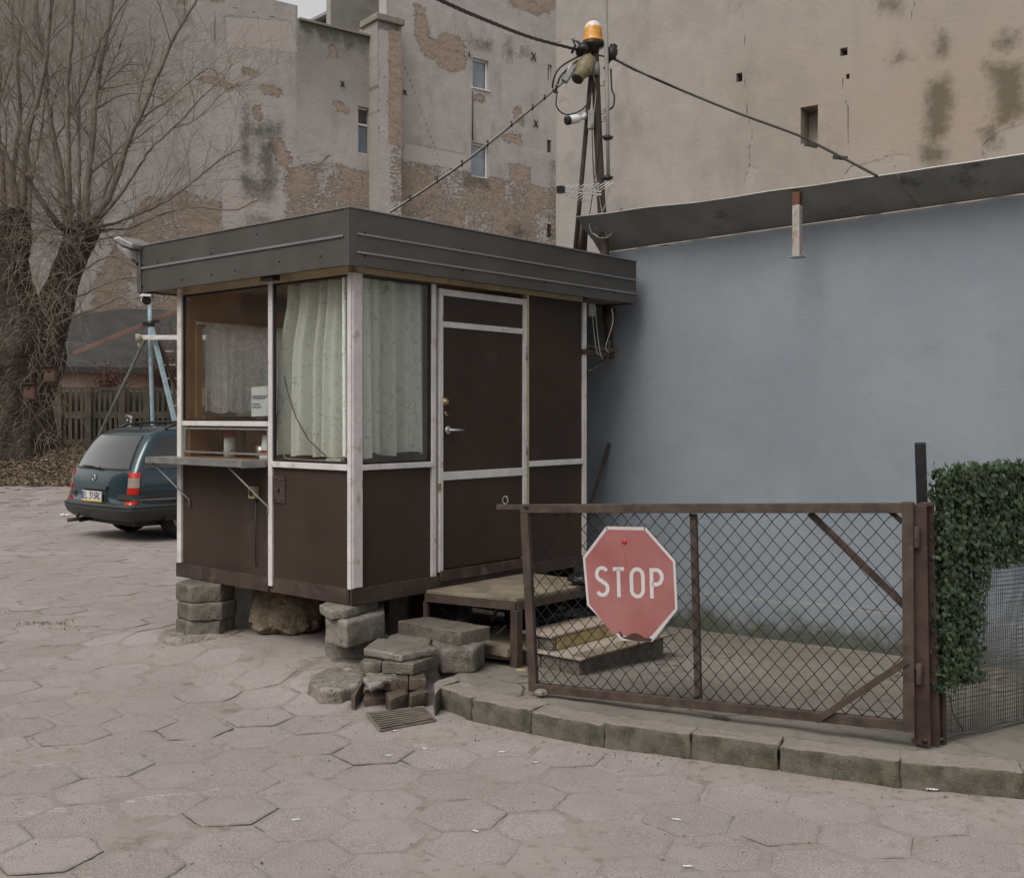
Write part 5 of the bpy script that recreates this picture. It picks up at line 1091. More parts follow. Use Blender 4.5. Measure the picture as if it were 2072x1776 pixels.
# ---------------------------------------------------------------- the stacked slabs, bricks and stones
def hz(x, y=0): return 621.6+x*.20534, 1143.7+y*.20534
def heap(pts, z): return [PZ(*hz(x, y), z) for x, y in pts]
gp = 'hexagonal slabs stacked as the left kiosk pillar'
hexpts = lambda c, r, a0, n=6: [Vector((c.x+r*math.cos(R(a0+60*k)), c.y+r*math.sin(R(a0+60*k)), 0)) for k in range(n)]
pc = PZ(411, 1294, .085)+Vector((-.03, .19, 0))
hh_ = (ZB-.085)/3
labs = ['lowest slab of the left kiosk pillar, bedded in mortar', 'middle slab of the left kiosk pillar', 'topmost slab of the left kiosk pillar, right under the skirt board']
for i in range(3):
    c = pc+KA*.01*(-1)**i; zt = .085+hh_*(i+1)-.003
    top = [Vector((p.x, p.y, zt)) for p in hexpts(c, .20, 12+i*1.5)]
    rough_block('hexagonal_slab', top, hh_-.004, M['slab_dark'], labs[i], 'slab', gp, bev=.012, amp=.005, seed=i+3, cut=3)
rp_ = [Vector((p.x, p.y, .115)) for p in hexpts(pc-KB*.05, .30, 20)]
rough_block('mortar_bed', rp_, .08, M['mortar'], 'grey mortar smeared round the foot of the left kiosk pillar', 'mortar', bev=.03, amp=.02, fr=9, seed=9, cut=4)
gp2 = 'worn blocks stacked as the corner pillar of the kiosk'
# corner pillar: blocks narrowing downwards
rough_block('concrete_block', heap([(120,385),(225,440),(385,430),(700,330),(520,300),(300,300)], ZB-.004), .058, M['slab'], 'thin slab wedged under the near corner of the kiosk, on top of the corner pillar', 'block', gp2, bev=.012, amp=.004, seed=1)
rough_block('concrete_block', heap([(172,503),(388,552),(765,452),(750,350),(400,370)], ZB-.065), .165, M['slab'], 'big squarish block in the corner pillar, second from the top', 'block', gp2, bev=.022, amp=.006, seed=2)
rough_block('concrete_block', heap([(170,705),(370,752),(580,745),(830,690),(720,600),(400,610)], ZB-.235), .15, M['slab'], 'round-edged block in the corner pillar, under the big squarish block', 'block', gp2, bev=.03, amp=.008, seed=4)
rough_block('concrete_block', heap([(185,930),(300,965),(600,970),(700,900),(300,880)], .12), .12, M['slab'], 'half sunk lowest block of the corner pillar', 'block', gp2, bev=.025, amp=.008, seed=5)
gs = 'loose slabs piled as steps to the kiosk door'
rough_block('kerb_slab', heap([(893,545),(1180,500),(1800,600),(1510,655)], .31), .082, M['slab_dark'], 'long rectangular slab lying on top of the step pile', 'slab', gs, bev=.005, amp=.003, seed=6)
rough_block('hexagonal_slab', heap([(1215,750),(1330,822),(1640,812),(1750,748),(1600,690),(1330,680)], .228), .15, M['slab_dark'], 'thick stained block under the right end of the long rectangular slab', 'slab', gs, bev=.02, amp=.008, seed=7)
rough_block('hexagonal_slab', heap([(810,690),(890,665),(1225,715),(1205,760),(1100,800),(780,740)], .235), .07, M['slab'], 'slab mostly hidden behind the topmost hexagonal step slab', 'slab', gs, bev=.008, amp=.003, seed=8)
rough_block('hexagonal_slab', heap([(555,815),(600,770),(700,712),(1195,768),(1270,810),(985,865),(930,880)], .252), .045, M['slab'], 'pale hexagonal slab on top of the front of the step pile', 'slab', gs, bev=.012, amp=.005, seed=10)
rough_block('hexagonal_slab', heap([(735,952),(1040,972),(1150,935),(1295,872),(1180,830),(900,850)], .205), .062, M['slab_dark'], 'hexagonal slab with a dripping stain, second layer of the step pile', 'slab', gs, bev=.006, amp=.004, seed=11)
rough_block('hexagonal_slab', heap([(520,935),(578,962),(728,950),(850,880),(700,850),(600,880)], .20), .06, M['slab_dark'], 'dark slab at the left of the second layer of the step pile', 'slab', gs, bev=.008, amp=.005, seed=12)
rough_block('mortar_lump', heap([(555,1110),(620,1200),(700,1170),(780,1125),(900,1100),(870,1050),(600,1050)], .142), .03, M['mortar'], 'crumbly mortar lump squeezed out between slabs and bricks', 'mortar', bev=.01, amp=.012, fr=22, seed=13, cut=4)
gb = 'clay bricks at the foot of the step pile'
def brick(pts, z, th, lab, seed): rough_block('brick', heap(pts, z), th, M['brick_clay'], lab, 'brick', gb, bev=.006, amp=.005, fr=22, seed=seed)
brick([(765,1120),(998,1120),(985,1060),(770,1060)], .138, .066, 'upper left brick under the dripping slab', 20)
brick([(1003,1118),(1175,1120),(1150,1050),(1010,1060)], .138, .064, 'upper right brick, next to the kerb end', 21)
brick([(765,1245),(820,1320),(1000,1250),(965,1215)], .078, .085, 'tilted brick pointing down at the drain grate', 22)
brick([(1005,1250),(1015,1285),(1190,1240),(1150,1200)], .078, .07, 'lower right brick beside the kerb, above the grate', 23)
brick([(560,1315),(770,1290),(760,1215),(570,1215)], .05, .055, 'lowest brick, in the gap left of the tilted brick', 24)
b0 = PZ(*hz(445, 1430), .0); u_ = PZ(*hz(560, 1300), .03)
rough_block('slab_fragment', [PZ(*hz(433,1278), .078), PZ(*hz(470,1290), .078), PZ(*hz(558,1130), .12), PZ(*hz(540,1118), .12)], .11, M['brick_clay'], 'flat slab standing on edge left of the bricks', 'slab', bev=.004, amp=.003, seed=25)
rough_block('fill_block', heap([(600,1000),(1300,950),(1300,820),(700,820)], .136), .14, M['mortar'], 'earth and rubble core hidden inside the step pile', 'rubble', bev=.02, amp=.015, seed=26)
def rock(name, c, r, mat, label, cat, seed=0, flat=.35, sub=5, amp=.22, parent=None, group=None):
    bm = bmesh.new(); bmesh.ops.create_icosphere(bm, subdivisions=sub, radius=1)
    for v in bm.verts:
        d = v.co.normalized(); q = d*1.3+Vector((seed*5.3, 0, 0))
        k = 1+amp*(mnoise.noise(q)+.5*mnoise.noise(q*2.3)+.3*mnoise.noise(q*5)+.16*mnoise.noise(q*11))
        p = d*k; b_ = .80      # chipped planes
        for n_ in (Vector((1,0,0)), Vector((-1,.3,0)), Vector((.3,-1,.1)), Vector((0,.2,1)), Vector((-.5,-.8,.4)), Vector((.7,-.6,.5))):
            n_ = n_.normalized(); o_ = p.dot(n_)-b_
            if o_ > 0: p -= n_*o_*.75
        v.co = Vector((c[0]+p.x*r[0], c[1]+p.y*r[1], c[2]+max(p.z, -flat)*r[2]))
    me = bpy.data.meshes.new(name); bm.to_mesh(me); bm.free(); me.polygons.foreach_set('use_smooth', [True]*len(me.polygons))
    o = link_mesh(name, me, mat, parent, (c[0], c[1], c[2]-flat*r[2])); return tag(o, label, cat, group)
c = PZ(575, 1290, .09); rock('boulder', (c.x, c.y+.20, .235), (.265, .22, .20), M['boulder'], 'rough brown boulder under the kiosk between the two pillars', 'boulder', 2, flat=.80, sub=6, amp=.28)
rough_block('rough_stone', heap([(5,1150),(50,1070),(180,1010),(400,975),(545,1000),(575,1080),(500,1170),(330,1215),(130,1215)], .098), .11, M['mortar'], 'pale crusty stone lying in front of the corner pillar', 'stone', bev=.016, amp=.012, fr=16, seed=51, cut=5)
rough_block('kerb_fragment', heap([(1245,1165),(1300,1130),(1480,1078),(1500,1125),(1330,1185),(1262,1270)], .118), .13, M['kerb'], 'broken corner piece of kerb beside the bricks', 'kerb stone', bev=.008, amp=.006, seed=52)
c = PZ(1095, 1408, .1); rock('pebble', (c.x, c.y, .12), (.038, .03, .022), M['mortar'], 'small stone wedged under the lower left corner of the gate', 'stone', 8, flat=.6, sub=4, amp=.3)
# mortar skirt round the pile where dirt has gathered
# box under the kiosk
c = PZ(490, 1275, .09); a = PZ(463, 1268, .09)
t = thing('white_crate', 'white box standing under the kiosk beside the boulder', 'box', (c.x, c.y, .09))
m = MB(); q0 = Vector((a.x, a.y+.05, .09)); m.hexa([q0+KB*0+Vector((0,0,z))+p for z in (0, .27) for p in (Vector((0,0,0)), Vector((.17,-.07,0)), Vector((.17,-.07,0))+KB*.4, KB*.4)]); m.build('box', simple('dirty_white_board', (.42, .41, .385), .7, .15, 4, .1, 40, dirt=(.2, .18, .14), dirtamt=.5), t, bevel=.006)
m = MB(); m.hexa([q0+Vector((-.01, 0, .27))+Vector((0,0,z))+p for z in (0, .02) for p in (Vector((0,-.01,0)), Vector((.19,-.085,0)), Vector((.19,-.085,0))+KB*.42, KB*.42)]); m.build('lid', simple('white_board_lid', (.6, .59, .57), .6, .1, 4, .1, 40), t, bevel=.004)
# far supports in the dark under the kiosk
gq = 'hidden block piers at the back of the kiosk'
for i, (s_, t_) in enumerate(((KS-.4, KT-.3), (.3, KT-.35), (.35, .72))):
    p = K(s_, t_, 0); top = [Vector((q.x, q.y, ZB-.005)) for q in hexpts(p, .17 if i < 2 else .07, 10, 6)]
    rough_block('concrete_pier', top, ZB-.05, M['slab_dark'], ['concrete pier under the far left corner of the kiosk', 'concrete pier under the far right corner of the kiosk', 'slim pale support under the kiosk behind the corner pillar'][i], 'pier', None, bev=.01, amp=.006, seed=30+i, cut=2)
# debris in the dark
rd = random.Random(8)
m = MB()
for _ in range(26):
    p = K(rd.uniform(-.45, .6), rd.uniform(.75, 1.6), rd.uniform(.06, .16)); d = Vector((rd.gauss(0, 1), rd.gauss(0, 1), rd.gauss(0, .5))).normalized(); m.bar(p, p+d*rd.uniform(.05, .25), rd.uniform(.01, .05), .01)
tag(m.build('scrap_wood', M['wood_old']), 'broken wood scraps lying in the dark under the door platform', 'scrap', kind='stuff')
# ---------------------------------------------------------------- drain grate
gc = [PZ(*hz(600,1445), .016), PZ(*hz(1140,1385), .016), PZ(*hz(1245,1505), .016), PZ(*hz(725,1605), .016)]
g = thing('drain_grate', 'rusty slotted drain grate sunk in the paving beside the kerb end', 'drain', tuple(sum(gc, Vector())/4))
bl = lambda u, v, z=0: gc[0]*(1-u)*(1-v)+gc[1]*u*(1-v)+gc[2]*u*v+gc[3]*(1-u)*v+Vector((0, 0, z))
M['grate'] = simple('cast_iron', (.17, .145, .12), .75, .3, 12, .3, 50, dirt=(.16, .13, .10), dirtamt=.5)
m = MB()
for k in range(8):
    v = (k+.5)/8; m.bar(bl(0, v, -.001), bl(1, v, -.001), .015, .006)
m.build('bars', M['grate'], g, bevel=.003)
m = MB()
for a, b in ((0, 1), (1, 2), (2, 3), (3, 0)):
    p = [bl(-.02,-.04), bl(1.02,-.04), bl(1.02,1.04), bl(-.02,1.04)]; m.bar(p[a]+Vector((0,0,-.008)), p[b]+Vector((0,0,-.006)), .012, .008)
m.build('frame', M['grate'], g)
m = MB(); m.add([bl(-.02,-.02,-.009), bl(1.02,-.02,-.009), bl(1.02,1.02,-.009), bl(-.02,1.02,-.009), bl(-.02,-.02,-.008), bl(1.02,-.02,-.008), bl(1.02,1.02,-.008), bl(-.02,1.02,-.008)], [(0,1,2,3),(0,4,5,1),(1,5,6,2),(2,6,7,3),(3,7,4,0)]); m.build('sump_shade_plate', M['black'], g, fix=False)  # flat black plate, its colour standing in for the dark below the bars
# ---------------------------------------------------------------- door platform
def kt3(s, t, z): return K(s, t, z)
def yz(s, t): p = K(s, t, 0); return yard_z(p.x, p.y)
pf = thing('door_platform', 'steel legged platform with a worn wooden top in front of the kiosk door', 'platform', tuple(K(-.35, 1.1, yz(-.35, 1.1))))
p_s0, p_s1, p_t0, p_t1, pz = -.68, -.03, .60, 1.62, .478
A_ = K(p_s1, p_t0, 0); B_ = K(p_s0, p_t0+.13, 0); C_ = K(p_s0, p_t1, 0); D_ = K(p_s1, p_t1, 0)
m = MB(); m.prism([Vector((p.x, p.y, pz-.022)) for p in (A_, B_, C_, D_)], (0, 0, .022)); m.build('top', M['wood_old'], pf, bevel=.003)
m = MB()
for a, b in ((A_, B_), (B_, C_), (C_, D_), (D_, A_)): m.bar(Vector((a.x, a.y, pz-.047)), Vector((b.x, b.y, pz-.047)), .03, .048)
m.build('frame', M['rust'], pf)
for q, w in ((A_, .03), (B_, .055), (C_, .05), (D_, .04)):
    z0 = yard_z(q.x, q.y)-.01; m = MB(); m.bar(Vector((q.x, q.y, z0)), Vector((q.x, q.y, pz-.072)), w, w, up=KA); m.build('leg', M['rust'], pf, bevel=.003)
m = MB(); q = A_.lerp(B_, .3); e = C_.lerp(D_, .1); m.bar(Vector((B_.x, B_.y, .15))+KA*.02, Vector((B_.x, B_.y, .15))+KA*.45, .12, .05); m.build('lower_plank', M['wood_old'], pf)
m = MB(); m.hexa([K(s, t, z) for z in (.09, .155) for s, t in ((-.66,.74),(-.2,.62),(-.2,1.35),(-.66,1.35))]); tag(m.build('board', M['wood_old'], loc=tuple(K(-.4, 1, .1)), bevel=.004), 'worn board lying on blocks under the door platform', 'board')
# ---------------------------------------------------------------- the two wide steps behind the gate
st = thing('wooden_steps', 'low two-tier step of concrete blocks topped with pale planks behind the gate', 'steps', tuple(K(-.87, 1.2, yz(-.87, 1.2))))
def sb_(m, s0, s1, t0, t1, z0, z1): return kb(m, s0, s1, t0, t1, z0, z1)
for i, (s0, s1) in enumerate(((-1.09, -.95), (-.94, -.80), (-.79, -.64))):
    m = [K(s, .82, .145) for s in (s0,)]; top = [K(s0, .82, .142), K(s1, .82, .142), K(s1, .98, .142), K(s0, .98, .142)]
    o = rough_block('block', top, .15, M['slab_dark'], parent=st, bev=.01, amp=.004, seed=40+i, cut=2)
top = [K(-1.085, .985, .142), K(-.97, .985, .142), K(-.97, 1.76, .142), K(-1.085, 1.76, .142)]; rough_block('block', top, .17, M['slab_dark'], parent=st, bev=.01, amp=.004, seed=45, cut=2)
top = [K(-.96, .985, .14), K(-.64, .985, .14), K(-.64, 1.74, .14), K(-.96, 1.74, .14)]; rough_block('block', top, .17, M['slab_dark'], parent=st, bev=.01, amp=.003, seed=46, cut=1)
m = MB(); m.hexa([K(s, t, z) for z in (.146, .158) for s, t in ((-1.12,.80),(-.63,.80),(-.63,1.80),(-1.13,1.80))]); m.build('lower_board', simple('pale_board', (.34, .29, .24), .8, .12, 4, .25, 50, dirt=(.17, .14, .11), dirtamt=.45), st, bevel=.003)
m = MB(); m.hexa([K(s, t, z) for z in (.159, .165) for s, t in ((-1.135,.85),(-1.02,.85),(-1.02,1.80),(-1.15,1.80))]); m.build('plank', M['wood_old'], st, bevel=.002)
for i in range(2):
    top = [K(-.86+.12*i, .86, .238), K(-.755+.12*i, .86, .238), K(-.755+.12*i, 1.1, .238), K(-.86+.12*i, 1.1, .238)]; rough_block('block', top, .078, M['slab_dark'], parent=st, bev=.008, amp=.004, seed=48+i, cut=2)
m = MB(); sb_(m, -.868, -.85, .90, 1.72, .161, .236); sb_(m, -.845, -.64, 1.11, 1.7, .161, .2); m.build('riser_board', M['plank_yellow'], st, bevel=.003)
m = MB(); sb_(m, -.87, -.62, .84, 1.74, .24, .256); m.build('upper_board', simple('pale_board_top', (.33, .275, .22), .8, .15, 4, .25, 50, dirt=(.17, .14, .10), dirtamt=.5), st, bevel=.003)
# rubbish bags
c = K(-.42, 1.85, 0); z0 = yard_z(c.x, c.y)
def bag(name, c, r, seed, lab):
    bm = bmesh.new(); bmesh.ops.create_icosphere(bm, subdivisions=5, radius=1)
    for v in bm.verts:
        d = v.co.normalized(); cr_ = abs(mnoise.noise(d*3+Vector((seed, 0, 0)))); k = 1+.14*mnoise.noise(d*1.6+Vector((seed, 3, 0)))-.25*max(0, .25-cr_)+.05*mnoise.noise(d*9)
        v.co = Vector((c[0]+d.x*k*r[0], c[1]+d.y*k*r[1], c[2]+max(d.z*k, -.7)*r[2]))
    me = bpy.data.meshes.new(name); bm.to_mesh(me); bm.free(); me.polygons.foreach_set('use_smooth', [True]*len(me.polygons)); tag(link_mesh(name, me, M['bagblack'], None, tuple(c)), lab, 'bag', 'black rubbish bags behind the steps')
bag('bin_bag', (.30, 7.35, .22), (.27, .16, .18), 1, 'crumpled black bin bag under the door platform, left one')
bag('bin_bag', (.52, 7.62, .22), (.24, .18, .20), 4, 'crumpled black bin bag under the right end of the door platform')
bag('bin_bag', (.50, 7.22, .52), (.13, .12, .045), 6, 'flat black bag lying on the right end of the door platform')
# leaning rod
a = BW.pt(BW.t(1197)+.0, base_at([BW.t(1197)])[0], .35); b = BW.pt(BW.t(1234), BW.z(1234, 897), .012); a = P(1196, 1022, 8.75); dz = (b-a).normalized()
a2 = a-dz*((a.z-yard_z(a.x, a.y))/dz.z); m = MB(); m.tube([a2, b], .016, 7); tag(m.build('wooden_pole', M['rust'], loc=tuple(a2)), 'thin dark rod leaning against the blue wall right of the kiosk', 'rod')

# ---------------------------------------------------------------- gate
GTL, GTR, GBL, GBR = P(1055,1020,5.88), P(1848,1017,4.98), P(1072,1397,5.88), P(1851,1479,4.98)
gex = (GTR-GTL).normalized(); gn = gex.cross(Vector((0,0,1))).normalized()
def G(u, v, o=0): return GBL*(1-u)*(1-v)+GBR*u*(1-v)+GTR*u*v+GTL*(1-u)*v+gn*o
gW = (GTR-GTL).length; gH = (GTR-GBR).length
gate = thing('wire_gate', 'low rusty brown gate with chain-link mesh, carrying the stop sign', 'gate', tuple(GBR))
bw = .046
def gbar(m, a, b, w=bw, d=.04): m.bar(a, b, d, w, up=(b-a).cross(gn)); return m
hb = bw/2
fr = MB(); gbar(fr, G(0, 1)-Vector((0,0,hb)), G(1, 1)-Vector((0,0,hb)), bw); o = fr.build('top_bar', M['rust_gate'], gate, bevel=.003)
fr = MB(); gbar(fr, G(0, 0)+Vector((0,0,hb)), G(1, 0)+Vector((0,0,hb)), bw); fr.build('bottom_bar', M['rust_gate'], gate, bevel=.003)
fr = MB(); gbar(fr, G(0, 0)+gex*hb+Vector((0,0,bw)), G(0, 1)+gex*hb-Vector((0,0,bw)), bw, .038); fr.build('end_bar', M['rust_gate'], gate, bevel=.003)
fr = MB(); gbar(fr, G(1, 0)-gex*hb-Vector((0,0,.0)), G(1, 1)-gex*hb+Vector((0,0,.004)), .05, .046); fr.build('end_bar', M['rust_gate'], gate, bevel=.003)
def gu(u, v):        # pixel -> (a, b) on the gate plane
    d = Vector(((u-CX)/F, 1, -(v-HY)/F)); k = (GBL-Vector((0,0,CH))).dot(gn)/d.dot(gn); p = Vector((0,0,CH))+d*k
    a = (p-GBL).dot(Vector((gex.x, gex.y, 0)).normalized())/((GBR-GBL).dot(Vector((gex.x, gex.y, 0)).normalized())); return p
def gp3(u, v, o=0): return gu(u, v)+gn*o
m = MB(); gbar(m, gp3(1402,1040,-.012), gp3(1412,1418,-.012), .034, .03); m.build('middle_bar', M['rust_gate'], gate, bevel=.003)
m = MB(); gbar(m, gp3(1636,1038,-.025), gp3(1830,1228,-.025), .032, .02); m.build('brace', M['rust_gate'], gate, bevel=.003)
m = MB(); gbar(m, gp3(1655,1453,.04), gp3(1838,1333,.04), .03, .02); m.build('brace', M['rust'], gate, bevel=.003)
m = MB(); gbar(m, gp3(1800,1033,0), gp3(1826,1056,0), .02, .03); m.build('gusset', M['rust_gate'], gate)
m = MB(); gbar(m, gp3(1011,1024.5,.03), gp3(1083,1025,.03), .028, .02); lt = m.build('latch_bar', M['rust_gate'], gate, bevel=.003)
m = MB(); m.lathe(gp3(1073,1025,.041), [(.008, 0), (.008, .006)], gn, 8); m.lathe(gp3(1068,1025,.041), [(.005, 0), (.005, .004)], gn, 8); m.build('bolt', M['screw'], lt)
m = MB(); c = gp3(1027.5,1011,.03); m.tube([c+gex*(.016*math.cos(a*math.pi/8))+Vector((0,0,.021*math.sin(a*math.pi/8))) for a in range(17)], .0035, 5); m.build('ring', M['galv'], gate)
# chain-link: each strand a bent zigzag hooked into its neighbours
m = MB(); cols = int(gW/.0385); rows = 22; rd = random.Random(2)
def warp(a, z):
    return .010*mnoise.noise(Vector((a*2.2, z*2.2, 1))), .010*mnoise.noise(Vector((a*2.2, z*2.2, 9)))-.012*(1-z)*mnoise.noise(Vector((a*5, 0, 4)))
for i in range(cols):
    pts = []
    for j in range(rows+1):
        a = (i+.5+(.5 if (j+i) % 2 else -.5)*1.06)/cols; z = (j+.0)/rows
        a_ = .026+a*(1-.052); z_ = .045+z*(1-.092); wx, wz = warp(a*gW, z)
        side = .002 if (j % 2) else -.002
        if z < .12 and .14 < a < .36: wz += .02*mnoise.noise(Vector((a*40, z*30, 0))); wx += .012*mnoise.noise(Vector((a*30, z*30, 5)))
        if not 0 < j < rows: wx = wz = 0
        p = G(a_, z_, side)+gex*wx+Vector((0, 0, wz)); pts.append(p)
    m.tube(pts, .0027, 5, smooth=True)
m.build('chain_link_mesh', M['wire'], gate, fix=False)
for v in (1085, 1360):
    m = MB(); c = gp3(1861 if v > 1200 else 1856, v, .03); m.tube([c-Vector((0,0,.048)), c+Vector((0,0,.048))], .014, 10); m.bar(c+Vector((0,0,.03))-gn*.02, c+Vector((0,0,.03))+gn*.0-gex*.02, .02, .02); m.build('hinge', M['rust_gate'], gate, bevel=.002)
# gate post and the dark stake behind it
pb = PZ(1868, 1500, .1); yb = pb.y
gp_ = thing('gate_post', 'rusty steel gate post between gate and ivy fence, with a hole at its foot', 'post', tuple(pb))
def pp(u, v, o=0): return P(u, v, yb)+gn*o
m = MB(); m.bar(pp(1868,1503), pp(1860,1020), .062, .07, up=gn.cross(Vector((0,0,1)))); m.build('channel', M['rust_post'], gp_, bevel=.004)
m = MB(); m.bar(pp(1890,1508,-.02), pp(1877,1016,-.02), .028, .05, up=gn.cross(Vector((0,0,1)))); m.build('angle_bar', M['rust_post'], gp_, bevel=.003)
m = MB(); m.bar(pp(1862,1021), pp(1882,1019), .07, .012); m.build('cap', M['rust'], gp_)
m = MB(); m.lathe(pp(1873,1495,.036), [(.013, 0), (.013, .002)], gn, 10); m.build('drain_hole', M['black'], gp_)
m = MB(); sp = P(1866, 1021, 5.25); sp2 = P(1862, 896, 5.2); b0 = sp+(sp-sp2).normalized()*1.05; m.bar(b0, sp2, .048, .03); tag(m.build('steel_stake', simple('black_steel', (.018, .018, .02), .5, .3, 8, .2, 50), loc=tuple(b0), bevel=.002), 'black flat steel stake rising behind the gate post', 'stake')

# ---------------------------------------------------------------- stop sign
def sg(x, y): return 1200+x/3.4533, 1200+y/3.4533      # corner coordinates read off an enlarged view (photo pixels)
def SGP(x, y, o=0):
    u, v = sg(x, y); return gp3(u/1.20656, v/1.20656, .030+o)
cor = [(985,287),(1318,294),(1566,575),(1585,985),(1372,1254),(1120,1243),(826,948),(790,545)]
cc = (1190, 770)
sgn = thing('stop_sign', 'faded octagonal red stop sign with a rusted lower edge, wired to the gate mesh', 'sign', tuple(SGP(*cc)))
m = MB(); m.prism([SGP(x, y, 0) for x, y in cor], gn*.0025); m.build('border_plate', simple('sign_white', (.52, .49, .50), .55, .06, 5, .05, 80, dirt=(.3, .2, .15), dirtamt=.1), sgn)
def sign_red():
    t = NT('faded_sign_red'); n1 = t.noise(3.5, 5, .6); n2 = t.noise(18, 6, .7); n3 = t.noise(60, 4, .7)
    c = t.mix(t.ss(n1, .3, .7), (.27, .092, .088), (.32, .135, .13)); c = t.mix(t.ss(n2, .58, .72, 0, .45), c, (.20, .07, .06)); c = t.mix(t.ss(n3, .6, .75, 0, .3), c, (.42, .2, .19))
    return t.done(c, t.ss(n1, .3, .7, .45, .65), t.bump(n3, .15, .002), 0, .35)
inner = [(cc[0]+(x-cc[0])*.948, cc[1]+(y-cc[1])*.945) for x, y in cor]
rustedge = [(1360,1238-8),(1330,1225),(1290,1200),(1240,1183),(1200,1185),(1170,1212),(1135,1218),(1110,1172),(1085,1180),(1060,1205)]
inner2 = inner[:4]+[(1368,1200),(1345,1218),(1310,1222),(1275,1195),(1235,1180),(1195,1185),(1160,1210),(1130,1195),(1110,1165),(1080,1180),(1052,1198)]+inner[6:]
m = MB(); m.prism([SGP(x, y, .0026) for x, y in inner2], gn*.0012); m.build('red_field', sign_red(), sgn)
m = MB(); m.prism([SGP(x, y, .0026) for x, y in ((1130,1214),(1160,1210),(1195,1185),(1235,1180),(1275,1195),(1310,1222),(1345,1218),(1375,1235),(1360,1251),(1240,1247),(1180,1238),(1125,1222))], gn*.0014); m.prism([SGP(x, y, .0026) for x, y in ((1080,1185),(1108,1166),(1130,1198),(1128,1222),(1105,1205),(1100,1185))], gn*.0013)
m.build('rust_patch', simple('flaking_rust', (.065, .03, .022), .85, .3, 30, .5, 90), sgn)
def letters(chars, w):
    for ch, x0, y1, x1, y0 in chars:
        m = MB(); o_ = SGP(x0, y0, .0039); exv = (SGP(x1, y0+(x1-x0)*.012, .0039)-o_)/.46; eyv = SGP(x0-(y0-y1)*0-6, y1, .0039)-o_
        ww = w
        # stroke width in glyph units: convert by drawing in real units
        sx_, sy_ = exv.length, eyv.length; ex1, ey1 = exv.normalized(), eyv.normalized()
        for stx in glyph(ch): ribbon(m, [(p[0]*sx_, p[1]*sy_) for p in stx], ww, o_, ex1, ey1, gn, .0009)
        m.build('letter_'+ch.lower(), M['sign_letter'], sgn)
M['sign_letter'] = simple('sign_letter_white', (.55, .53, .54), .55, .06, 5, .05, 80)
letters([('S', 912, 634, 1002, 862), ('T', 1055, 644, 1135, 872), ('O', 1203, 645, 1300, 874), ('P', 1372, 652, 1458, 884)], .0190)
m = MB(); c = SGP(1140, 415, .004); m.lathe(c, [(.0155, 0), (.0155, .0006)], gn, 20); m.tube([SGP(1138,430,.0042), SGP(1135,470,.0042), SGP(1140,540,.0042), SGP(1155,590,.0042), SGP(1156,630,.0042)], .0008, 4); m.build('paint_splat', simple('bright_red_splat', (.40, .045, .028), .5, .1, 10, .05, 60), sgn)
for x, y in ((992, 300), (1310, 300), (1045, 1222)):
    m = MB(); c = SGP(x, y, .004); m.tube([c+Vector((0, 0, -.008))+gn*0, c+Vector((0, 0, .004))+gn*.002, c+Vector((0, 0, .012))-gn*.02], .0018, 5); m.build('wire_tie', M['wire'], sgn)

# ---------------------------------------------------------------- mesh fence with artificial ivy
IL = Line(1.965, 5.04, .62, .505); iL = 1.45
def I(t, z, o=0): return IL.pt(t, z, o)
fz = lambda t: yard_z(*I(t, 0).xy)
mf = thing('wire_fence', 'short fence of fine bent wire mesh running from the gate post to the blue wall', 'fence', tuple(I(0, .1)))
m = MB(); rd = random.Random(9)
for lay in range(2):
    n = 86
    for i in range(n):
        t = iL*1.25*(i+.5*lay)/n; pts = []
        for j in range(14):
            z = fz(t)+.02+1.22*j/13; w = .010*mnoise.noise(Vector((t*4, z*3, lay*5))); pts.append(I(t+w+.03*(1-j/13)**2*mnoise.noise(Vector((t*3, 0, 7+lay))), z, .006*lay+.012*mnoise.noise(Vector((t*3, z*2, lay)))))
        m.tube(pts, .0012 if i % 3 else .0017, 3, cap=False)
    n = 56
    for j in range(n):
        z = .02+1.22*(j+.35*lay)/n; pts = []
        for i in range(15):
            t = iL*1.25*i/14; pts.append(I(t, fz(t)+z+.014*mnoise.noise(Vector((t*3, z*3, 20+lay)))-.02*(1-z)*t, .006*lay+.002+.012*mnoise.noise(Vector((t*3, z*2, lay)))))
        m.tube(pts, .0011 if j % 4 else .0017, 3, cap=False)
m.build('wire_mesh', M['galv_wire'], mf, fix=False)
m = MB(); m.tube([I(iL*1.25*i/12, fz(iL*1.25*i/12)+.03+.008*math.sin(i*2), .01) for i in range(13)], .006, 5); m.tube([I(iL*1.25*i/12, fz(iL*1.25*i/12)+.33+.004*math.sin(i*2), .01) for i in range(13)], .003, 5); m.build('bottom_rod', M['galv_wire'], mf)
m = MB(); m.bar(I(.05, .06, 0), I(.03, 1.3, 0), .03, .03); m.build('fence_post', M['rust_post'], mf)
m = MB(); m.tube([I(.05, .55, .03), I(.04, .33, .035), I(.06, .22, .05), I(.13, .13, .06)], .004, 5); m.build('loose_wire', M['galv_wire'], mf)
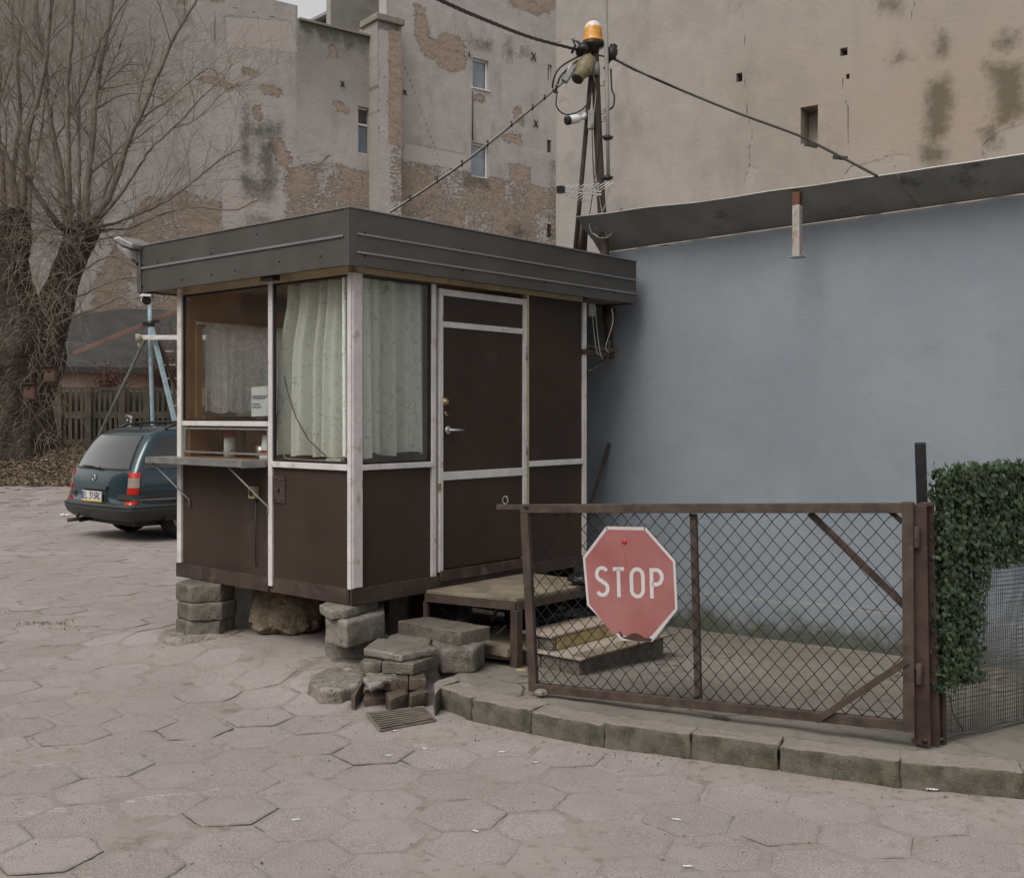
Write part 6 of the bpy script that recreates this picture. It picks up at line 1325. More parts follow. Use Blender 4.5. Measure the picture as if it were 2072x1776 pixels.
# ivy leaves: five-lobed, folded, in overlapping layers
def ivy_mat():
    t = NT('artificial_ivy'); i = t.n('ShaderNodeNewGeometry').outputs['Random Per Island']; nt = t.t
    c = t.mix(i, (.022, .040, .018), (.075, .115, .058)); c = t.mix(t.ss(t.noise(30, 3), .55, .7, 0, .4), c, (.07, .11, .075))
    t.done(c, .5, None, 0, .35)
    tl = t.n('ShaderNodeBsdfTranslucent'); t.set(tl.inputs[0], c); m_ = t.n('ShaderNodeMixShader'); m_.inputs[0].default_value = .18
    nt.links.new(t.b.outputs[0], m_.inputs[1]); nt.links.new(tl.outputs[0], m_.inputs[2]); nt.links.new(m_.outputs[0], t.out.inputs[0]); return t.m
M['ivy'] = ivy_mat()
prof = [(0, 0), (.35, -.12), (.62, .12), (.40, .28), (.52, .62), (.22, .55), (0, 1.05)]
def leaf(mb, c, d, up, s):
    d = d.normalized(); x = d.cross(up)
    if x.length < .05: x = d.orthogonal()
    x.normalize(); nrm = x.cross(d); vs = [c]; 
    for a, b in prof[1:]: vs.append(c+x*a*s+d*b*s+nrm*(-.22*abs(a)*s-.12*b*b*s))
    for a, b in prof[1:-1]: vs.append(c-x*a*s+d*b*s+nrm*(-.22*abs(a)*s-.12*b*b*s))
    mid = c+d*.45*s; vs.append(mid); k = len(vs)-1
    fs = [(0, 1, k), (1, 2, k), (2, 3, k), (3, 4, k), (4, 5, k), (5, 6, k), (7, 0, k), (8, 7, k), (9, 8, k), (10, 9, k), (11, 10, k), (6, 11, k)]
    mb.add(vs, fs)
m = MB(); rd = random.Random(12)
ztop = 1.352
def inside(t, z):
    zt_ = ztop+.008*mnoise.noise(Vector((t*8, 0, 0)))
    if z > zt_: return False
    tl = -.05+.012*mnoise.noise(Vector((0, z*9, 3)))
    if t < tl: return False
    lowc = .335; 
    if z > .86+.015*mnoise.noise(Vector((t*9, 0, 5))): return True
    return t < .36-.05*(z < .6)+.02*mnoise.noise(Vector((0, z*8, 1))) and z > lowc+.02*mnoise.noise(Vector((t*9, 2, 0)))
n = 0; tries = 0
while n < 11800 and tries < 90000:
    tries += 1; t = rd.uniform(-.09, 1.82); z = rd.uniform(.3, 1.37)
    if not inside(t, z): continue
    o_ = rd.uniform(-.02, .075)+(.01*mnoise.noise(Vector((t*7, z*7, 0)))); c = I(t, z, o_)
    d = Vector((rd.gauss(0, .8), 0, rd.gauss(-.25, .8))); d = Vector((IL.dx*d.x, IL.dy*d.x, d.z))+Vector((IL.nx, IL.ny, 0))*rd.uniform(.0, .7)
    up = Vector((IL.nx, IL.ny, 0))+Vector((rd.gauss(0, .35), rd.gauss(0, .35), rd.gauss(.25, .35)))
    leaf(m, c, d, up, rd.uniform(.017, .032)); n += 1
for _ in range(85):
    t = rd.uniform(-.05, 1.8); leaf(m, I(t, ztop+rd.uniform(-.01, .02), rd.uniform(-.01, .05)), Vector((rd.gauss(0, .6), rd.gauss(0, .6), rd.uniform(.1, 1))), Vector((IL.nx, IL.ny, .6)), rd.uniform(.025, .038))
tag(m.build('artificial_ivy', M['ivy'], loc=tuple(I(.4, .8)), fix=False), 'dark green artificial ivy mat draped over the wire fence beside the gate post', 'ivy')
# ---------------------------------------------------------------- pole with its lamps and wires
PY = 8.82
pole = thing('utility_pole', 'rusty steel pole behind the kiosk carrying beacon, siren and tangled wires', 'pole', tuple(P(1232, 726, PY)))
m = MB(); b = P(1226, 640, PY); m.tube([P(1234, 726, PY), P(1232, 700, PY), P(1224, 515, PY), P(1216, 400, PY), P(1209, 250, PY), P(1204, 120, PY), P(1203, 100, PY)], [.036, .036, .036, .035, .034, .033, .033], 12); m.build('shaft', M['rust'], pole)
m = MB(); m.tube([P(1163, 520, PY+.1), P(1180, 330, PY+.05), P(1196, 150, PY), P(1198, 118, PY)], .019, 8); m.tube([P(1176, 520, PY+.25), P(1180, 445, PY+.2)], .045, 4); m.build('stay', M['rust'], pole)
m = MB(); m.tube([P(1206, 152, PY-.036), P(1204, 128, PY-.03)], .036, 12); m.build('tape', M['galv'], pole)
m = MB(); rd = random.Random(6)
for v in (): u = 1205+(v-120)*.04; m.lathe(P(u, v, PY), [(.040, -.006), (.040, .006)], (0, 0, 1), 12)
for v in (175, 232, 248): m.tube([P(1212, v, PY-.03), P(1222, v-2, PY-.05), P(1226, v-8, PY-.06), P(1224, v-12, PY-.05), P(1220, v-6, PY-.04)], .003, 4)
m.build('wire_bands', M['wire'], pole)
# beacon
bc = P(1200, 98, PY-.02); be = thing('beacon_lamp', 'amber warning beacon with a bleached white top, crowning the pole', 'lamp', tuple(bc))
m = MB(); m.lathe(bc, [(.05, -.03), (.052, .0), (.088, .01), (.092, .04), (.07, .055)], n=18); m.build('base', M['screw'], be)
def amber(z0):
    t = NT('amber_dome'); sx = t.n('ShaderNodeSeparateXYZ'); t.set(sx.inputs[0], t.tc.outputs['Object']); n = t.noise(18, 5, .6)
    f = t.ss(t.math('ADD', sx.outputs[2], t.math('MULTIPLY', t.math('SUBTRACT', n, .5), .05)), z0-.01, z0+.012)
    c = t.mix(t.ss(n, .35, .65), (.50, .21, .02), (.62, .32, .05)); c = t.mix(f, c, (.62, .58, .52)); t.done(c, .35, t.bump(n, .3, .01)); t.b.inputs['Transmission Weight'].default_value = .0
    t.b.inputs['Subsurface Weight'].default_value = .25; t.b.inputs['Subsurface Radius'].default_value = (.05, .03, .01); return t.m
m = MB(); D = [(.088, .05), (.084, .062), (.078, .075), (.076, .10), (.073, .14), (.068, .17), (.055, .195), (.035, .212), (.008, .22)]
m.lathe(bc, D, n=24); m.build('dome', amber(.165), be)
m = MB(); c = bc+Vector((-.075, -.03, -.01)); m.lathe(c, [(.05, -.035), (.055, 0), (.04, .03)], (.2, 0, 1), 10); m.tube([c, c+Vector((-.05, 0, .05)), c+Vector((-.09, 0, .07)), c+Vector((-.07, 0, .02)), c+Vector((-.10, 0, -.04))], .012, 5); m.build('torn_tape', M['black'], be)
def insul(u, v, s, lab, name='insulator'):
    c = P(u, v, PY-.03); o = MB(); o.lathe(c, [(.012, -.05*s), (.032*s, -.03*s), (.036*s, 0), (.03*s, .025*s), (.022*s, .03*s), (.024*s, .045*s), (.01, .055*s)], (.3, 0, 1), 14); return tag(o.build(name, M['black'], loc=tuple(c)), lab, 'insulator', 'dark cable insulators on the pole')
insul(1174, 103, 1.0, 'dark insulator on the left of the pole top where the twisted cable ends'); insul(1238, 107, 1.35, 'dark insulator on the right of the pole top, behind the pale pipe')
c = P(1176, 148, PY-.10); ls = thing('horn_siren', 'aged cream horn siren hanging left of the pole top, facing down', 'siren', tuple(c)); dv = Vector((-.42, -.5, -.75)).normalized()
M['cream_old'] = simple('aged_cream_plastic', (.20, .165, .095), .5, .3, 14, .2, 50, dirt=(.09, .07, .04), dirtamt=.5)
m = MB(); m.lathe(c-dv*.11, [(.02, -.06), (.07, -.05), (.078, 0), (.075, .06), (.06, .10), (.05, .11), (.05, .19)], dv, 20); m.build('body', M['cream_old'], ls)
m = MB(); m.lathe(c+dv*.081, [(.046, 0), (.046, .004), (.02, .006), (.015, .012)], dv, 18); m.build('mouth', M['screw'], ls)
c = P(1150, 152, PY-.06); m = MB(); m.bar(P(1141, 166, PY-.06), P(1160, 134, PY-.06), .07, .055); tag(m.build('junction_box', M['galv'], loc=tuple(c), bevel=.008), 'pale grey junction box slung in the cables left of the siren', 'junction box')
c = P(1196, 248, PY-.05); m = MB(); m.bar(P(1195, 262, PY-.05), P(1196, 224, PY-.05), .05, .05); tag(m.build('junction_box', M['galv'], loc=tuple(c), bevel=.006), 'narrow grey box strapped to the pole above the white camera', 'junction box')
# bullet camera on the stay
c = P(1163, 241, PY-.05); ca = thing('security_camera', 'white bullet camera on a bracket, left of the pole at mid height', 'security camera', tuple(c)); dv = (P(1145, 244, PY-.12)-P(1175, 238, PY-.05)).normalized()
h0 = P(1172, 239.5, PY-.06); m = MB(); m.lathe(h0, [(.02, 0), (.034, .006), (.036, .02), (.036, .10)], dv, 18); m.build('body', M['white_plastic'], ca)
m = MB(); m.lathe(h0+dv*.10, [(.0365, 0), (.036, .028), (.02, .029)], dv, 18); m.build('front_ring', M['black'], ca)
m = MB(); m.tube([h0, h0-dv*.05, P(1184, 236, PY-.02)], [.018, .016, .014], 8); m.lathe(P(1185, 236, PY-.0), [(.03, 0), (.03, .02)], (-1, -.3, 0), 12); m.build('mount', M['white_plastic'], ca)
# log-periodic antenna
a = P(1133, 384, PY-.35); b = P(1216, 391, PY-.06); an = thing('antenna', 'white comb-shaped aerial clamped low on the pole', 'antenna', tuple(b))
m = MB(); m.bar(a+Vector((0,0,.012)), b+Vector((0,0,.012)), .012, .012); m.bar(a-Vector((0,0,.012)), b-Vector((0,0,.012)), .012, .012); m.build('boom', M['white_plastic'], an)
m = MB(); m.bar(a-(b-a).normalized()*.02, a+(b-a).normalized()*.035, .04, .055); m.build('end_cap', M['screw'], an)
m = MB()
for i in range(10):
    f = .10+.86*i/9; q = a.lerp(b, f); L = .045+.11*f; d = Vector((.55, -.45, .28)).normalized(); m.tube([q+Vector((0,0,.012)), q+Vector((0,0,.012))+d*L], .0042, 4); m.tube([q-Vector((0,0,.012)), q-Vector((0,0,.012))-d*L*.9], .0042, 4)
m.build('elements', M['white_plastic'], an)
# pale pipe mast
mp = thing('pipe_mast', 'pale grey pipe rising out of the picture beside the pole, on two dark insulated brackets', 'mast', tuple(P(1229, 365, PY-.08)))
m = MB(); m.tube([P(1231, 365, PY-.08), P(1229, 200, PY-.08), P(1225, 0, PY-.08), P(1222, -160, PY-.08)], [.014, .016, .017, .017], 10); m.build('pipe', simple('weathered_grey_pipe', (.26, .25, .225), .6, .2, 3, .1, 40), mp)
for v in (279, 360):
    m = MB(); c = P(1229.5, v, PY-.08); m.lathe(c, [(.022, -.02), (.034, -.012), (.036, .006), (.022, .02)], n=12); m.bar(c+Vector((-.05, .02, .01)), c+Vector((.04, -.01, .0)), .03, .018); m.build('bracket', M['black'], mp)
m = MB(); m.bar(P(1220, 285, PY-.05), P(1220, 360, PY-.05), .02, .03); m.build('spacer_bar', M['black'], mp)
# cables
def cable(name, pts, r, mat, lab, grp=None, sag=0, n=8, twist=0):
    out = []
    P_ = [Vector(p) for p in pts]; k = len(P_)
    for i in range(k-1):
        p0, p1, p2, p3 = P_[max(0, i-1)], P_[i], P_[i+1], P_[min(k-1, i+2)]
        for j in range(n):
            t = j/n; out.append(.5*((2*p1)+(p2-p0)*t+(2*p0-5*p1+4*p2-p3)*t*t+(3*p1-p0-3*p2+p3)*t**3))
    out.append(P_[-1]); m = MB()
    if twist:
        for ph in range(twist):
            m.tube([q+Vector((0, math.sin(i*1.05+ph*6.28/twist), math.cos(i*1.05+ph*6.28/twist)))*r*.85 for i, q in enumerate(out)], r*.8, 5)
    else: m.tube(out, r, 6)
    return tag(m.build(name, M[mat], loc=tuple(out[0]), fix=False), lab, 'cable', grp)
gc_ = 'cables fixed to the pole'
cable('overhead_cable', [P(1172,102,PY), P(1080,78,7.9), P(990,44,7.0), P(900,5,6.2), P(780,-55,5.4)], .0085, 'cable', 'thick twisted overhead cable running up left from the pole top', n=16, twist=3)
kr = K(-.1, .35, 2.83)
q0 = P(1140, 168, PY-.05); q1 = P(790, 430, K(-.0, .28, 0).y)
for k, (dx, mt) in enumerate(((0, 'cable'), (.02, 'cable_pale'))):
    cable('service_cable', [q0+Vector((0,0,dx)), P(1075,222,8.35)+Vector((0,0,dx)), P(940,330,7.5)+Vector((0,0,dx*.6)), q1+Vector((0,0,dx*.3))], .0048 if k == 0 else .004, mt, ['dark cable of the clipped pair running down to the kiosk roof', 'pale cable of the clipped pair running down to the kiosk roof'][k], n=10)
m = MB()
for f in (.08, .2, .32, .44, .56, .68, .8, .92):
    x = f*3; i = int(x); pp_ = [q0, P(1075,222,8.35), P(940,330,7.5), q1]; c = pp_[i].lerp(pp_[i+1], x-i)+Vector((0,0,.006)); m.tube([c-Vector((0,0,.018)), c+Vector((0,0,.025))], .008, 5)
tag(m.build('cable_clips', M['black'], loc=tuple(q0)), 'small black clips holding the cable pair to the kiosk roof together', 'clips')
cE = BW.pt(BW.t(1805), 3.21, .33)
cable('overhead_cable', [P(1222,140,PY), P(1240,118,PY), P(1252,124,PY-.05), P(1330,162,8.6), P(1480,224,8.2), P(1610,272,7.9), P(1660,296,7.8), cE], .010, 'cable', 'dark cable sagging down right from the pole to the flashing of the blue wall', n=8)
cable('service_cable', [P(1210,112,PY), P(1240,120,PY), P(1285,143,PY-.1), P(1330,160,8.58), P(1400,192,8.4)], .006, 'cable', 'thin cable joining the right-hand overhead cable near the pole', n=8)
m = MB(); c = P(1640, 290, 7.83); m.bar(c-Vector((.04,0,0)), c+Vector((.05,0,-.02)), .03, .03); c = P(1700, 318, 7.65); m.bar(c-Vector((.05,0,0)), c+Vector((.05,0,-.01)), .02, .025); tag(m.build('tape_wrap', M['cable'], loc=tuple(c)), 'taped joints on the cable just above the flashing', 'tape')
cable('loop_cable', [P(1170,115,PY), P(1140,132,PY-.1), P(1124,150,PY-.12), P(1118,175,PY-.1), P(1124,188,PY-.08), P(1128,172,PY-.08), P(1138,150,PY-.1), P(1170,122,PY-.05)], .008, 'cable', 'black cable looping round the pale junction box', gc_)
cable('loop_cable', [P(1128,185,PY-.08), P(1126,215,PY-.08), P(1145,232,PY-.08), P(1178,222,PY-.1), P(1195,195,PY-.06), P(1198,166,PY-.04), P(1204,163,PY-.04)], .0065, 'cable', 'wide black cable loop hanging below the siren', gc_)
cable('loop_cable', [P(1236,140,PY-.04), P(1238,180,PY-.06), P(1243,195,PY-.08), P(1241,215,PY-.08), P(1232,222,PY-.05)], .008, 'cable', 'short black cable loop right of the pale pipe', gc_)
cable('loose_cable', [P(1200,150,PY-.05), P(1206,190,PY-.05), P(1198,260,PY-.06), P(1200,320,PY-.06), P(1210,380,PY-.06), P(1218,430,PY-.05), P(1228,480,PY-.05)], .004, 'cable_pale', 'pale wire zigzagging down the front of the pole', gc_)
cable('loose_cable', [P(1204,165,PY-.05), P(1212,230,PY-.05), P(1213,280,PY-.05), P(1206,340,PY-.05), P(1198,400,PY-.1), P(1192,440,PY-.1)], .0045, 'cable', 'dark wire crossing from the pole towards its stay', gc_)
cable('loose_cable', [P(1232,378,PY-.08), P(1226,410,PY-.05), P(1214,440,PY-.05), P(1205,465,PY-.05)], .004, 'cable_pale', 'thin wire dangling from the lower pipe bracket', gc_)
cable('loose_cable', [P(1198,250,PY-.08), P(1200,330,PY-.08), P(1206,380,PY-.04), P(1230,440,PY+.05), P(1258,420+0,PY+.1), P(1262,420,PY+.1)][:4]+[P(1260,422,PY+.05)], .0045, 'cable', 'dark wire slanting from the pole to the flashing', gc_)
m = MB(); pts = [P(1219+25*math.cos(a/10*6.28)+2*math.sin(a), 457+26*math.sin(a/10*6.28), PY-.06-.002*a) for a in range(15)]; m.tube(pts, .005, 5); tag(m.build('cable_coil', M['cable_pale'], loc=tuple(pts[0]), fix=False), 'pale cable coil hung on the pole just above the kiosk roof', 'cable')
# hanging bits below the roof beside the kiosk
c = K(-.0, KT+.22, 0)
for i, (u0, u1, v0, v1, mt, lab) in enumerate(((1205,1214,620,712,'cable_pale','left pale wire dangling under the kiosk roof end'), (1198,1206,622,705,'cable_pale','right-hand pale wire knotted under the kiosk roof end'), (1238,1226,625,700,'cable_pale','pale wire hanging beside the pole under the roof end'))):
    cable('loose_cable', [P(u0,v0,8.3), P(u0+2,(v0+v1)/2-10,8.32), P(u1,v1,8.3), P(u1+6,v1+14,8.3)], .003, mt, lab, gc_)
cable('flexible_conduit', [P(1188,752,8.45), P(1205,742,8.5), P(1222,730,8.6), P(1230,715,8.65), P(1232,690,8.7)], .017, 'galv_wire', 'grey corrugated conduit curving from the kiosk to the pole')
m = MB(); m.bar(P(1186,700,8.35), P(1246,711,8.6), .04, .03); m.tube([P(1190,705,8.35), P(1190,702,8.3)], .01, 5); tag(m.build('wall_bracket', M['rust'], loc=tuple(P(1186,700,8.35))), 'rusty arm tying the kiosk to the pole below the roof', 'bracket')
m = MB(); m.lathe(P(1232, 650, PY-.05), [(.055, .10), (.06, .0), (.035, -.05), (.034, -.2)], n=12); tag(m.build('pole_collar', M['rust'], loc=tuple(P(1232, 650, PY))), 'dark collar round the pole under the kiosk roof', 'collar')

# ---------------------------------------------------------------- blue tripod mast beyond the car
TR = 20.3; hd = P(305, 655, TR)
tp = thing('tripod_mast', 'light blue steel tripod mast with ropes and long beams, behind the parked car', 'mast', tuple(P(305, 1015, TR)))
m = MB(); m.tube([Vector((P(309,860,TR).x, TR, 0)), P(309,860,TR), P(304,700,TR), P(303,612,TR)], .038, 10); m.build('pole', M['light_blue'], tp)
gz = lambda p: Vector((p.x, p.y, 0))
lf = PZ(140, 1008, 0)
m = MB(); m.tube([hd+Vector((-.1, .1, -.2)), lf], .030, 8); m.build('leg', simple('dark_green_leg', (.09, .10, .09), .6, .2, 5, .1, 40), tp)
e1 = P(357, 865, TR-.6); d = (e1-hd).normalized(); m = MB(); m.bar(hd, hd+d*(hd.z/-d.z), .075, .05); m.build('leg', M['light_blue'], tp)
e1 = P(352, 770, TR+1.2); d = (e1-hd).normalized(); m = MB(); m.bar(hd, hd+d*(hd.z/-d.z), .05, .05); m.build('leg', M['rust'], tp)
m = MB(); m.bar(P(288, 655, TR-.03), P(322, 650, TR+.1), .06, .05); m.lathe(hd, [(.07, -.05), (.07, .05)], n=10); m.build('collar', M['screw'], tp)
m = MB(); m.bar(P(148,716,TR-.4), P(420,604,TR+.5), .05, .085); m.build('beam', simple('brown_beam', (.16, .10, .08), .7, .25, 3, .3, 30), tp, bevel=.006)
m = MB(); m.bar(P(310,690,TR+.2), P(420,648,TR+.6), .05, .06); m.build('beam', simple('brown_beam_far', (.14, .09, .07), .7, .25, 3, .3, 30), tp)
m = MB(); m.bar(P(283,683,TR-.2), P(420,683,TR-.2), .06, .085); m.build('white_rail', M['white_paint'], tp, bevel=.008)
m = MB(); c = P(281, 683, TR-.22); m.lathe(c+Vector((-.06, 0, -.02)), [(.03, 0), (.09, .02), (.08, .07), (.055, .12)], (1, .2, .2), 10); m.tube([c, c+Vector((0, 0, -.15)), c+Vector((.04, 0, -.2))], .025, 6); m.build('rag', simple('dirty_rag', (.3, .26, .18), .9, .2, 12, .6, 30), tp)
m = MB(); a0 = P(326, 700, TR+1.6); 
for k in range(6): v = 683+k*27.5; m.bar(P(322+k*5.5, v, TR+1.6), P(348+k*4, v, TR+1.6), .03, .03)
m.build('ladder_rung', M['galv'], tp); m = MB(); m.bar(P(318, 660, TR+1.6), P(368, 850, TR+1.6), .03, .05); m.bar(P(342, 650, TR+1.6), P(382, 830, TR+1.6), .03, .05); m.build('ladder_rail', M['rust'], tp)

# ---------------------------------------------------------------- parked estate car
cO = Vector((-4.77, 13.35, 0)); cf = Vector((.675, .738, 0)); cl_ = Vector((-.738, .675, 0)); cm = cO+cl_*.86     # rear middle
def CP(x, y, z): return cm+cf*x+cl_*y+Vector((0, 0, z))
car = thing('parked_car', 'dark teal estate car parked behind the kiosk, seen from its rear', 'car', tuple(cm))
prof_ = [(.26,.16,4.3,.74),(.29,.07,4.42,.80),(.38,.02,4.5,.85),(.48,.015,4.5,.855),(.50,.06,4.46,.855),(.66,.075,4.42,.862),(.80,.09,4.38,.855),(.885,.115,4.3,.835),(.91,.13,3.45,.815),(1.08,.215,2.95,.775),(1.24,.315,2.65,.728),(1.34,.40,2.45,.69),(1.40,.50,2.3,.64),(1.44,.68,2.2,.55),(1.46,.95,1.95,.42),(1.465,1.4,1.7,.15)]
def ringp(z):
    for a, b in zip(prof_[:-1], prof_[1:]):
        if a[0] <= z <= b[0]: f = (z-a[0])/(b[0]-a[0]); f_ = f; return [a[i]+(b[i]-a[i])*f for i in range(1, 4)]
    return list(prof_[-1][1:])
EXPN = 24.0
def CS(th, z, off=0):      # th: 0 rear, -90 right side
    xr, xf, W_ = ringp(z); cx, L = (xr+xf)/2, (xf-xr)/2; a = R(th); c, s = math.cos(a), math.sin(a)
    k = (abs(c)**EXPN+abs(s)**EXPN)**(-1/EXPN)
    # direction measured in a square so corners are evenly sampled
    x = -c*k; y = s*k
    rearbow = .06*(1-abs(y))*(1 if x < 0 else 0)
    p = Vector((cx+L*x-rearbow*0, y*W_, z)); n_ = Vector((x**3/L*2 if abs(x) > .01 else 0, y**3/W_ if abs(y) > .01 else 0, 0)).normalized()
    xb = .07*(y*y)            # bowed tail
    return CP(p.x+(xb if x < 0 else 0)+n_.x*off, p.y+n_.y*off, z)
m = MB(); N = 72; zs_ = []
for a, b in zip(prof_[:-1], prof_[1:]): zs_ += [a[0]+(b[0]-a[0])*k/2 for k in range(2)]
zs_.append(prof_[-1][0]); vs = []; fs = []
q_ = [0, 8, 16, 24, 30, 35, 39, 41.5, 43, 44, 44.6, 45, 45.4, 46, 47, 48.5, 51, 55, 62, 72, 82]; angs = q_+[180-a for a in q_[::-1]]+[180+a for a in q_[1:]]+[360-a for a in q_[:0:-1]]; N = len(angs)
for z in zs_:
    for a in angs: vs.append(CS(a, z))
for i in range(len(zs_)-1):
    for j in range(N): j2 = (j+1) % N; fs.append((i*N+j, i*N+j2, (i+1)*N+j2, (i+1)*N+j))
fs += [tuple(range(N-1, -1, -1)), tuple(range((len(zs_)-1)*N, len(zs_)*N))]; m.add(vs, fs, True); m.build('body', M['car_paint'], car)
def patch(name, a0, a1, z0, z1, off, mat, par=car, nu=16, nv=6, zf=None, lab=None, rnd=0):
    m = MB()
    def f(u, v, o):
        a = a0+(a1-a0)*u; z = z0+(z1-z0)*v
        if zf: a, z = zf(u, v)
        return CS(a, z, o)
    m.grid(lambda u, v: f(u, v, off), nu, nv); m.grid(lambda u, v: f(u, v, -.02), nu, nv)
    e = []
    for (ua, va, ub, vb) in ((0,0,1,0),(1,0,1,1),(1,1,0,1),(0,1,0,0)):
        m.grid(lambda u, v, A=(ua,va,ub,vb): f(A[0]+(A[2]-A[0])*u, A[1]+(A[3]-A[1])*u, off if v < .5 else -.02), nu, 1, smooth=False)
    o = m.build(name, mat, par, fix=False)
    if lab: o['label'] = lab
    return o
# bumper: proud plastic shell
bp_ = [(.262,.0),(.285,.03),(.34,.045),(.41,.05),(.46,.045),(.488,.02)]
m = MB()
for k in range(len(bp_)-1):
    (z0, o0), (z1, o1) = bp_[k], bp_[k+1]; m.grid(lambda u, v: CS(78-156*u, z0+(z1-z0)*v, o0+(o1-o0)*v), 60, 1)
bu = m.build('bumper', M['car_plastic'], car, fix=True)
patch('bumper_groove', 76, -76, .446, .455, .053, M['black'], bu, 50, 1)
# tail gate window
def rw(u, v):
    w = .86-.04*v; a = math.degrees(math.atan(w*(1-2*u)*(1-.05*abs(1-2*u)**6))); return a, .925+(1.335-.925)*v
patch('rear_window_seal', 0, 0, 0, 0, .006, M['black'], car, 24, 8, zf=lambda u, v: (rw(u, v)[0]*1.03, .91+(1.35-.91)*v))
rwin = patch('rear_window', 0, 0, 0, 0, .010, M['car_glass'], car, 24, 8, zf=rw)
# side windows (right and left)
for sg_ in (-1, 1):
    def sw(u, v):
        xr, xf, W_ = ringp(.93+.38*v); x0 = xr+.10+.10*v**2; x1 = 1.75; x = x0+(x1-x0)*u; cx, L = (xr+xf)/2, (xf-xr)/2
        return sg_*math.degrees(math.atan2(.995, -(x-cx)/L)), .93+.385*v
    o = patch('side_window', 0, 0, 0, 0, .008, M['car_glass'], car, 14, 6, zf=sw)
    def sw2(u, v):
        x0 = 1.85; x1 = 2.65; xr, xf, W_ = ringp(.93+.38*v); x = x0+(x1-x0)*u; cx, L = (xr+xf)/2, (xf-xr)/2
        return sg_*math.degrees(math.atan2(.995, -(x-cx)/L)), .93+.38*v
    patch('side_window', 0, 0, 0, 0, .008, M['car_glass'], car, 10, 6, zf=sw2)
# lights: on the corners
for sg_ in (-1, 1):
    h = thing('tail_light', None, None, (0, 0, 0)); h.parent = car; h.location = CS(sg_*42, .7)-Vector(car.location)
    a0, a1 = sg_*40.5, sg_*45.5
    patch('red_lens', a0, a1, .818, .885, .014, M['lamp_red'], h, 8, 2); patch('clear_lens', a0, a1, .698, .816, .014, M['lamp_clear'], h, 8, 2); patch('red_lens', a0, a1, .615, .696, .014, M['lamp_red'], h, 8, 2)
    patch('reflector', sg_*40.5, sg_*45.5, .490, .535, .022, M['lamp_red'], car, 8, 2)
    patch('side_strip', sg_*33, sg_*150, .553, .608, .018, M['car_plastic'], car, 40, 2); patch('chrome_strip', sg_*33, sg_*130, .542, .551, .02, M['chrome'], car, 40, 1)
patch('boot_seam', 37, -37, .897, .903, .003, M['black'], car, 30, 1)
# plate recess, plate
patch('plate_recess', 20, -20, .50, .66, .006, M['car_plastic'], car, 12, 2); patch('plate_handle', 20, -20, .66, .70, .03, M['car_paint'], car, 12, 2)
ey_ = Vector((0, 0, 1)); exp_ = -cl_; nr_ = -cf
x0 = min((CS(0, .57)-cm).dot(cf), .05)-.035; pc_ = CP(x0+.01, 0, .575)
pl_ = thing('number_plate', None, None, (0, 0, 0)); pl_.parent = car; pl_.location = pc_-Vector(car.location)
m = MB(); m.hexa([pc_+exp_*a+ey_*b+nr_*c_ for b in (-.055, .057) for a, c_ in ((-.26, .004), (.26, .004), (.26, -.01), (-.26, -.01))]); m.build('plate', simple('plate_white', (.62, .62, .63), .4, .04, 5, .02, 50), pl_)
m = MB(); m.hexa([pc_+exp_*a+ey_*b+nr_*c_ for b in (-.075, -.056) for a, c_ in ((-.265, .006), (.265, .006), (.265, -.01), (-.265, -.01))]); m.build('plate_holder', simple('yellow_strip', (.6, .42, .08), .5, .1, 5, .02, 50), pl_)
m = MB(); m.hexa([pc_+exp_*a+ey_*b+nr_*c_ for b in (-.05, .05) for a, c_ in ((-.255, .006), (-.222, .006), (-.222, .0042), (-.255, .0042))]); m.build('blue_band', simple('plate_blue', (.03, .06, .3), .4, .05, 5, .02, 50), pl_)
m = MB(); x = -.205
for ch in 'EL 315RC':
    if ch == ' ': x += .04; continue
    for stx in glyph(ch): ribbon(m, [(p[0]*.10, p[1]*.078) for p in stx], .0115, pc_+exp_*x+ey_*-.038+nr_*.0045, exp_, ey_, nr_, .002)
    x += .06
m.build('plate_text', M['black'], pl_)
m = MB(); c = CS(3, .80, .012); m.tube([c+exp_*.042*math.cos(a*.3927)+ey_*.042*math.sin(a*.3927) for a in range(17)], .005, 6); m.tube([c-exp_*.042+ey_*.004, c+exp_*.012+ey_*.008, c-exp_*.012-ey_*.008, c+exp_*.042-ey_*.004], .0045, 5); m.build('emblem', M['chrome'], car)
m = MB(); a = CS(-4, .922, .03); m.lathe(a, [(.022, 0), (.018, .02)], nr_, 10); m.tube([a+nr_*.02, CS(12, .94, .03), CS(30, .938, .025)], .010, 5); m.build('wiper', M['black'], car)
for y_ in (-.60, .60):
    m = MB(); m.tube([CP(.72, y_, 1.43), CP(.82, y_*.99, 1.475), CP(1.05, y_*.98, 1.497), CP(2.0, y_*.97, 1.51), CP(2.5, y_*.95, 1.49), CP(2.62, y_*.95, 1.42)], [.018, .02, .018, .018, .018, .016], 8); m.build('roof_rail', M['car_plastic'], car)
m = MB(); m.tube([CP(.72, -.03, 1.43), CP(.56, .03, 1.56), CP(.50, .06, 1.62)], [.009, .005, .003], 5); m.lathe(CP(.73, -.03, 1.43), [(.03, -.01), (.012, .02)], n=10); m.build('aerial', M['black'], car)
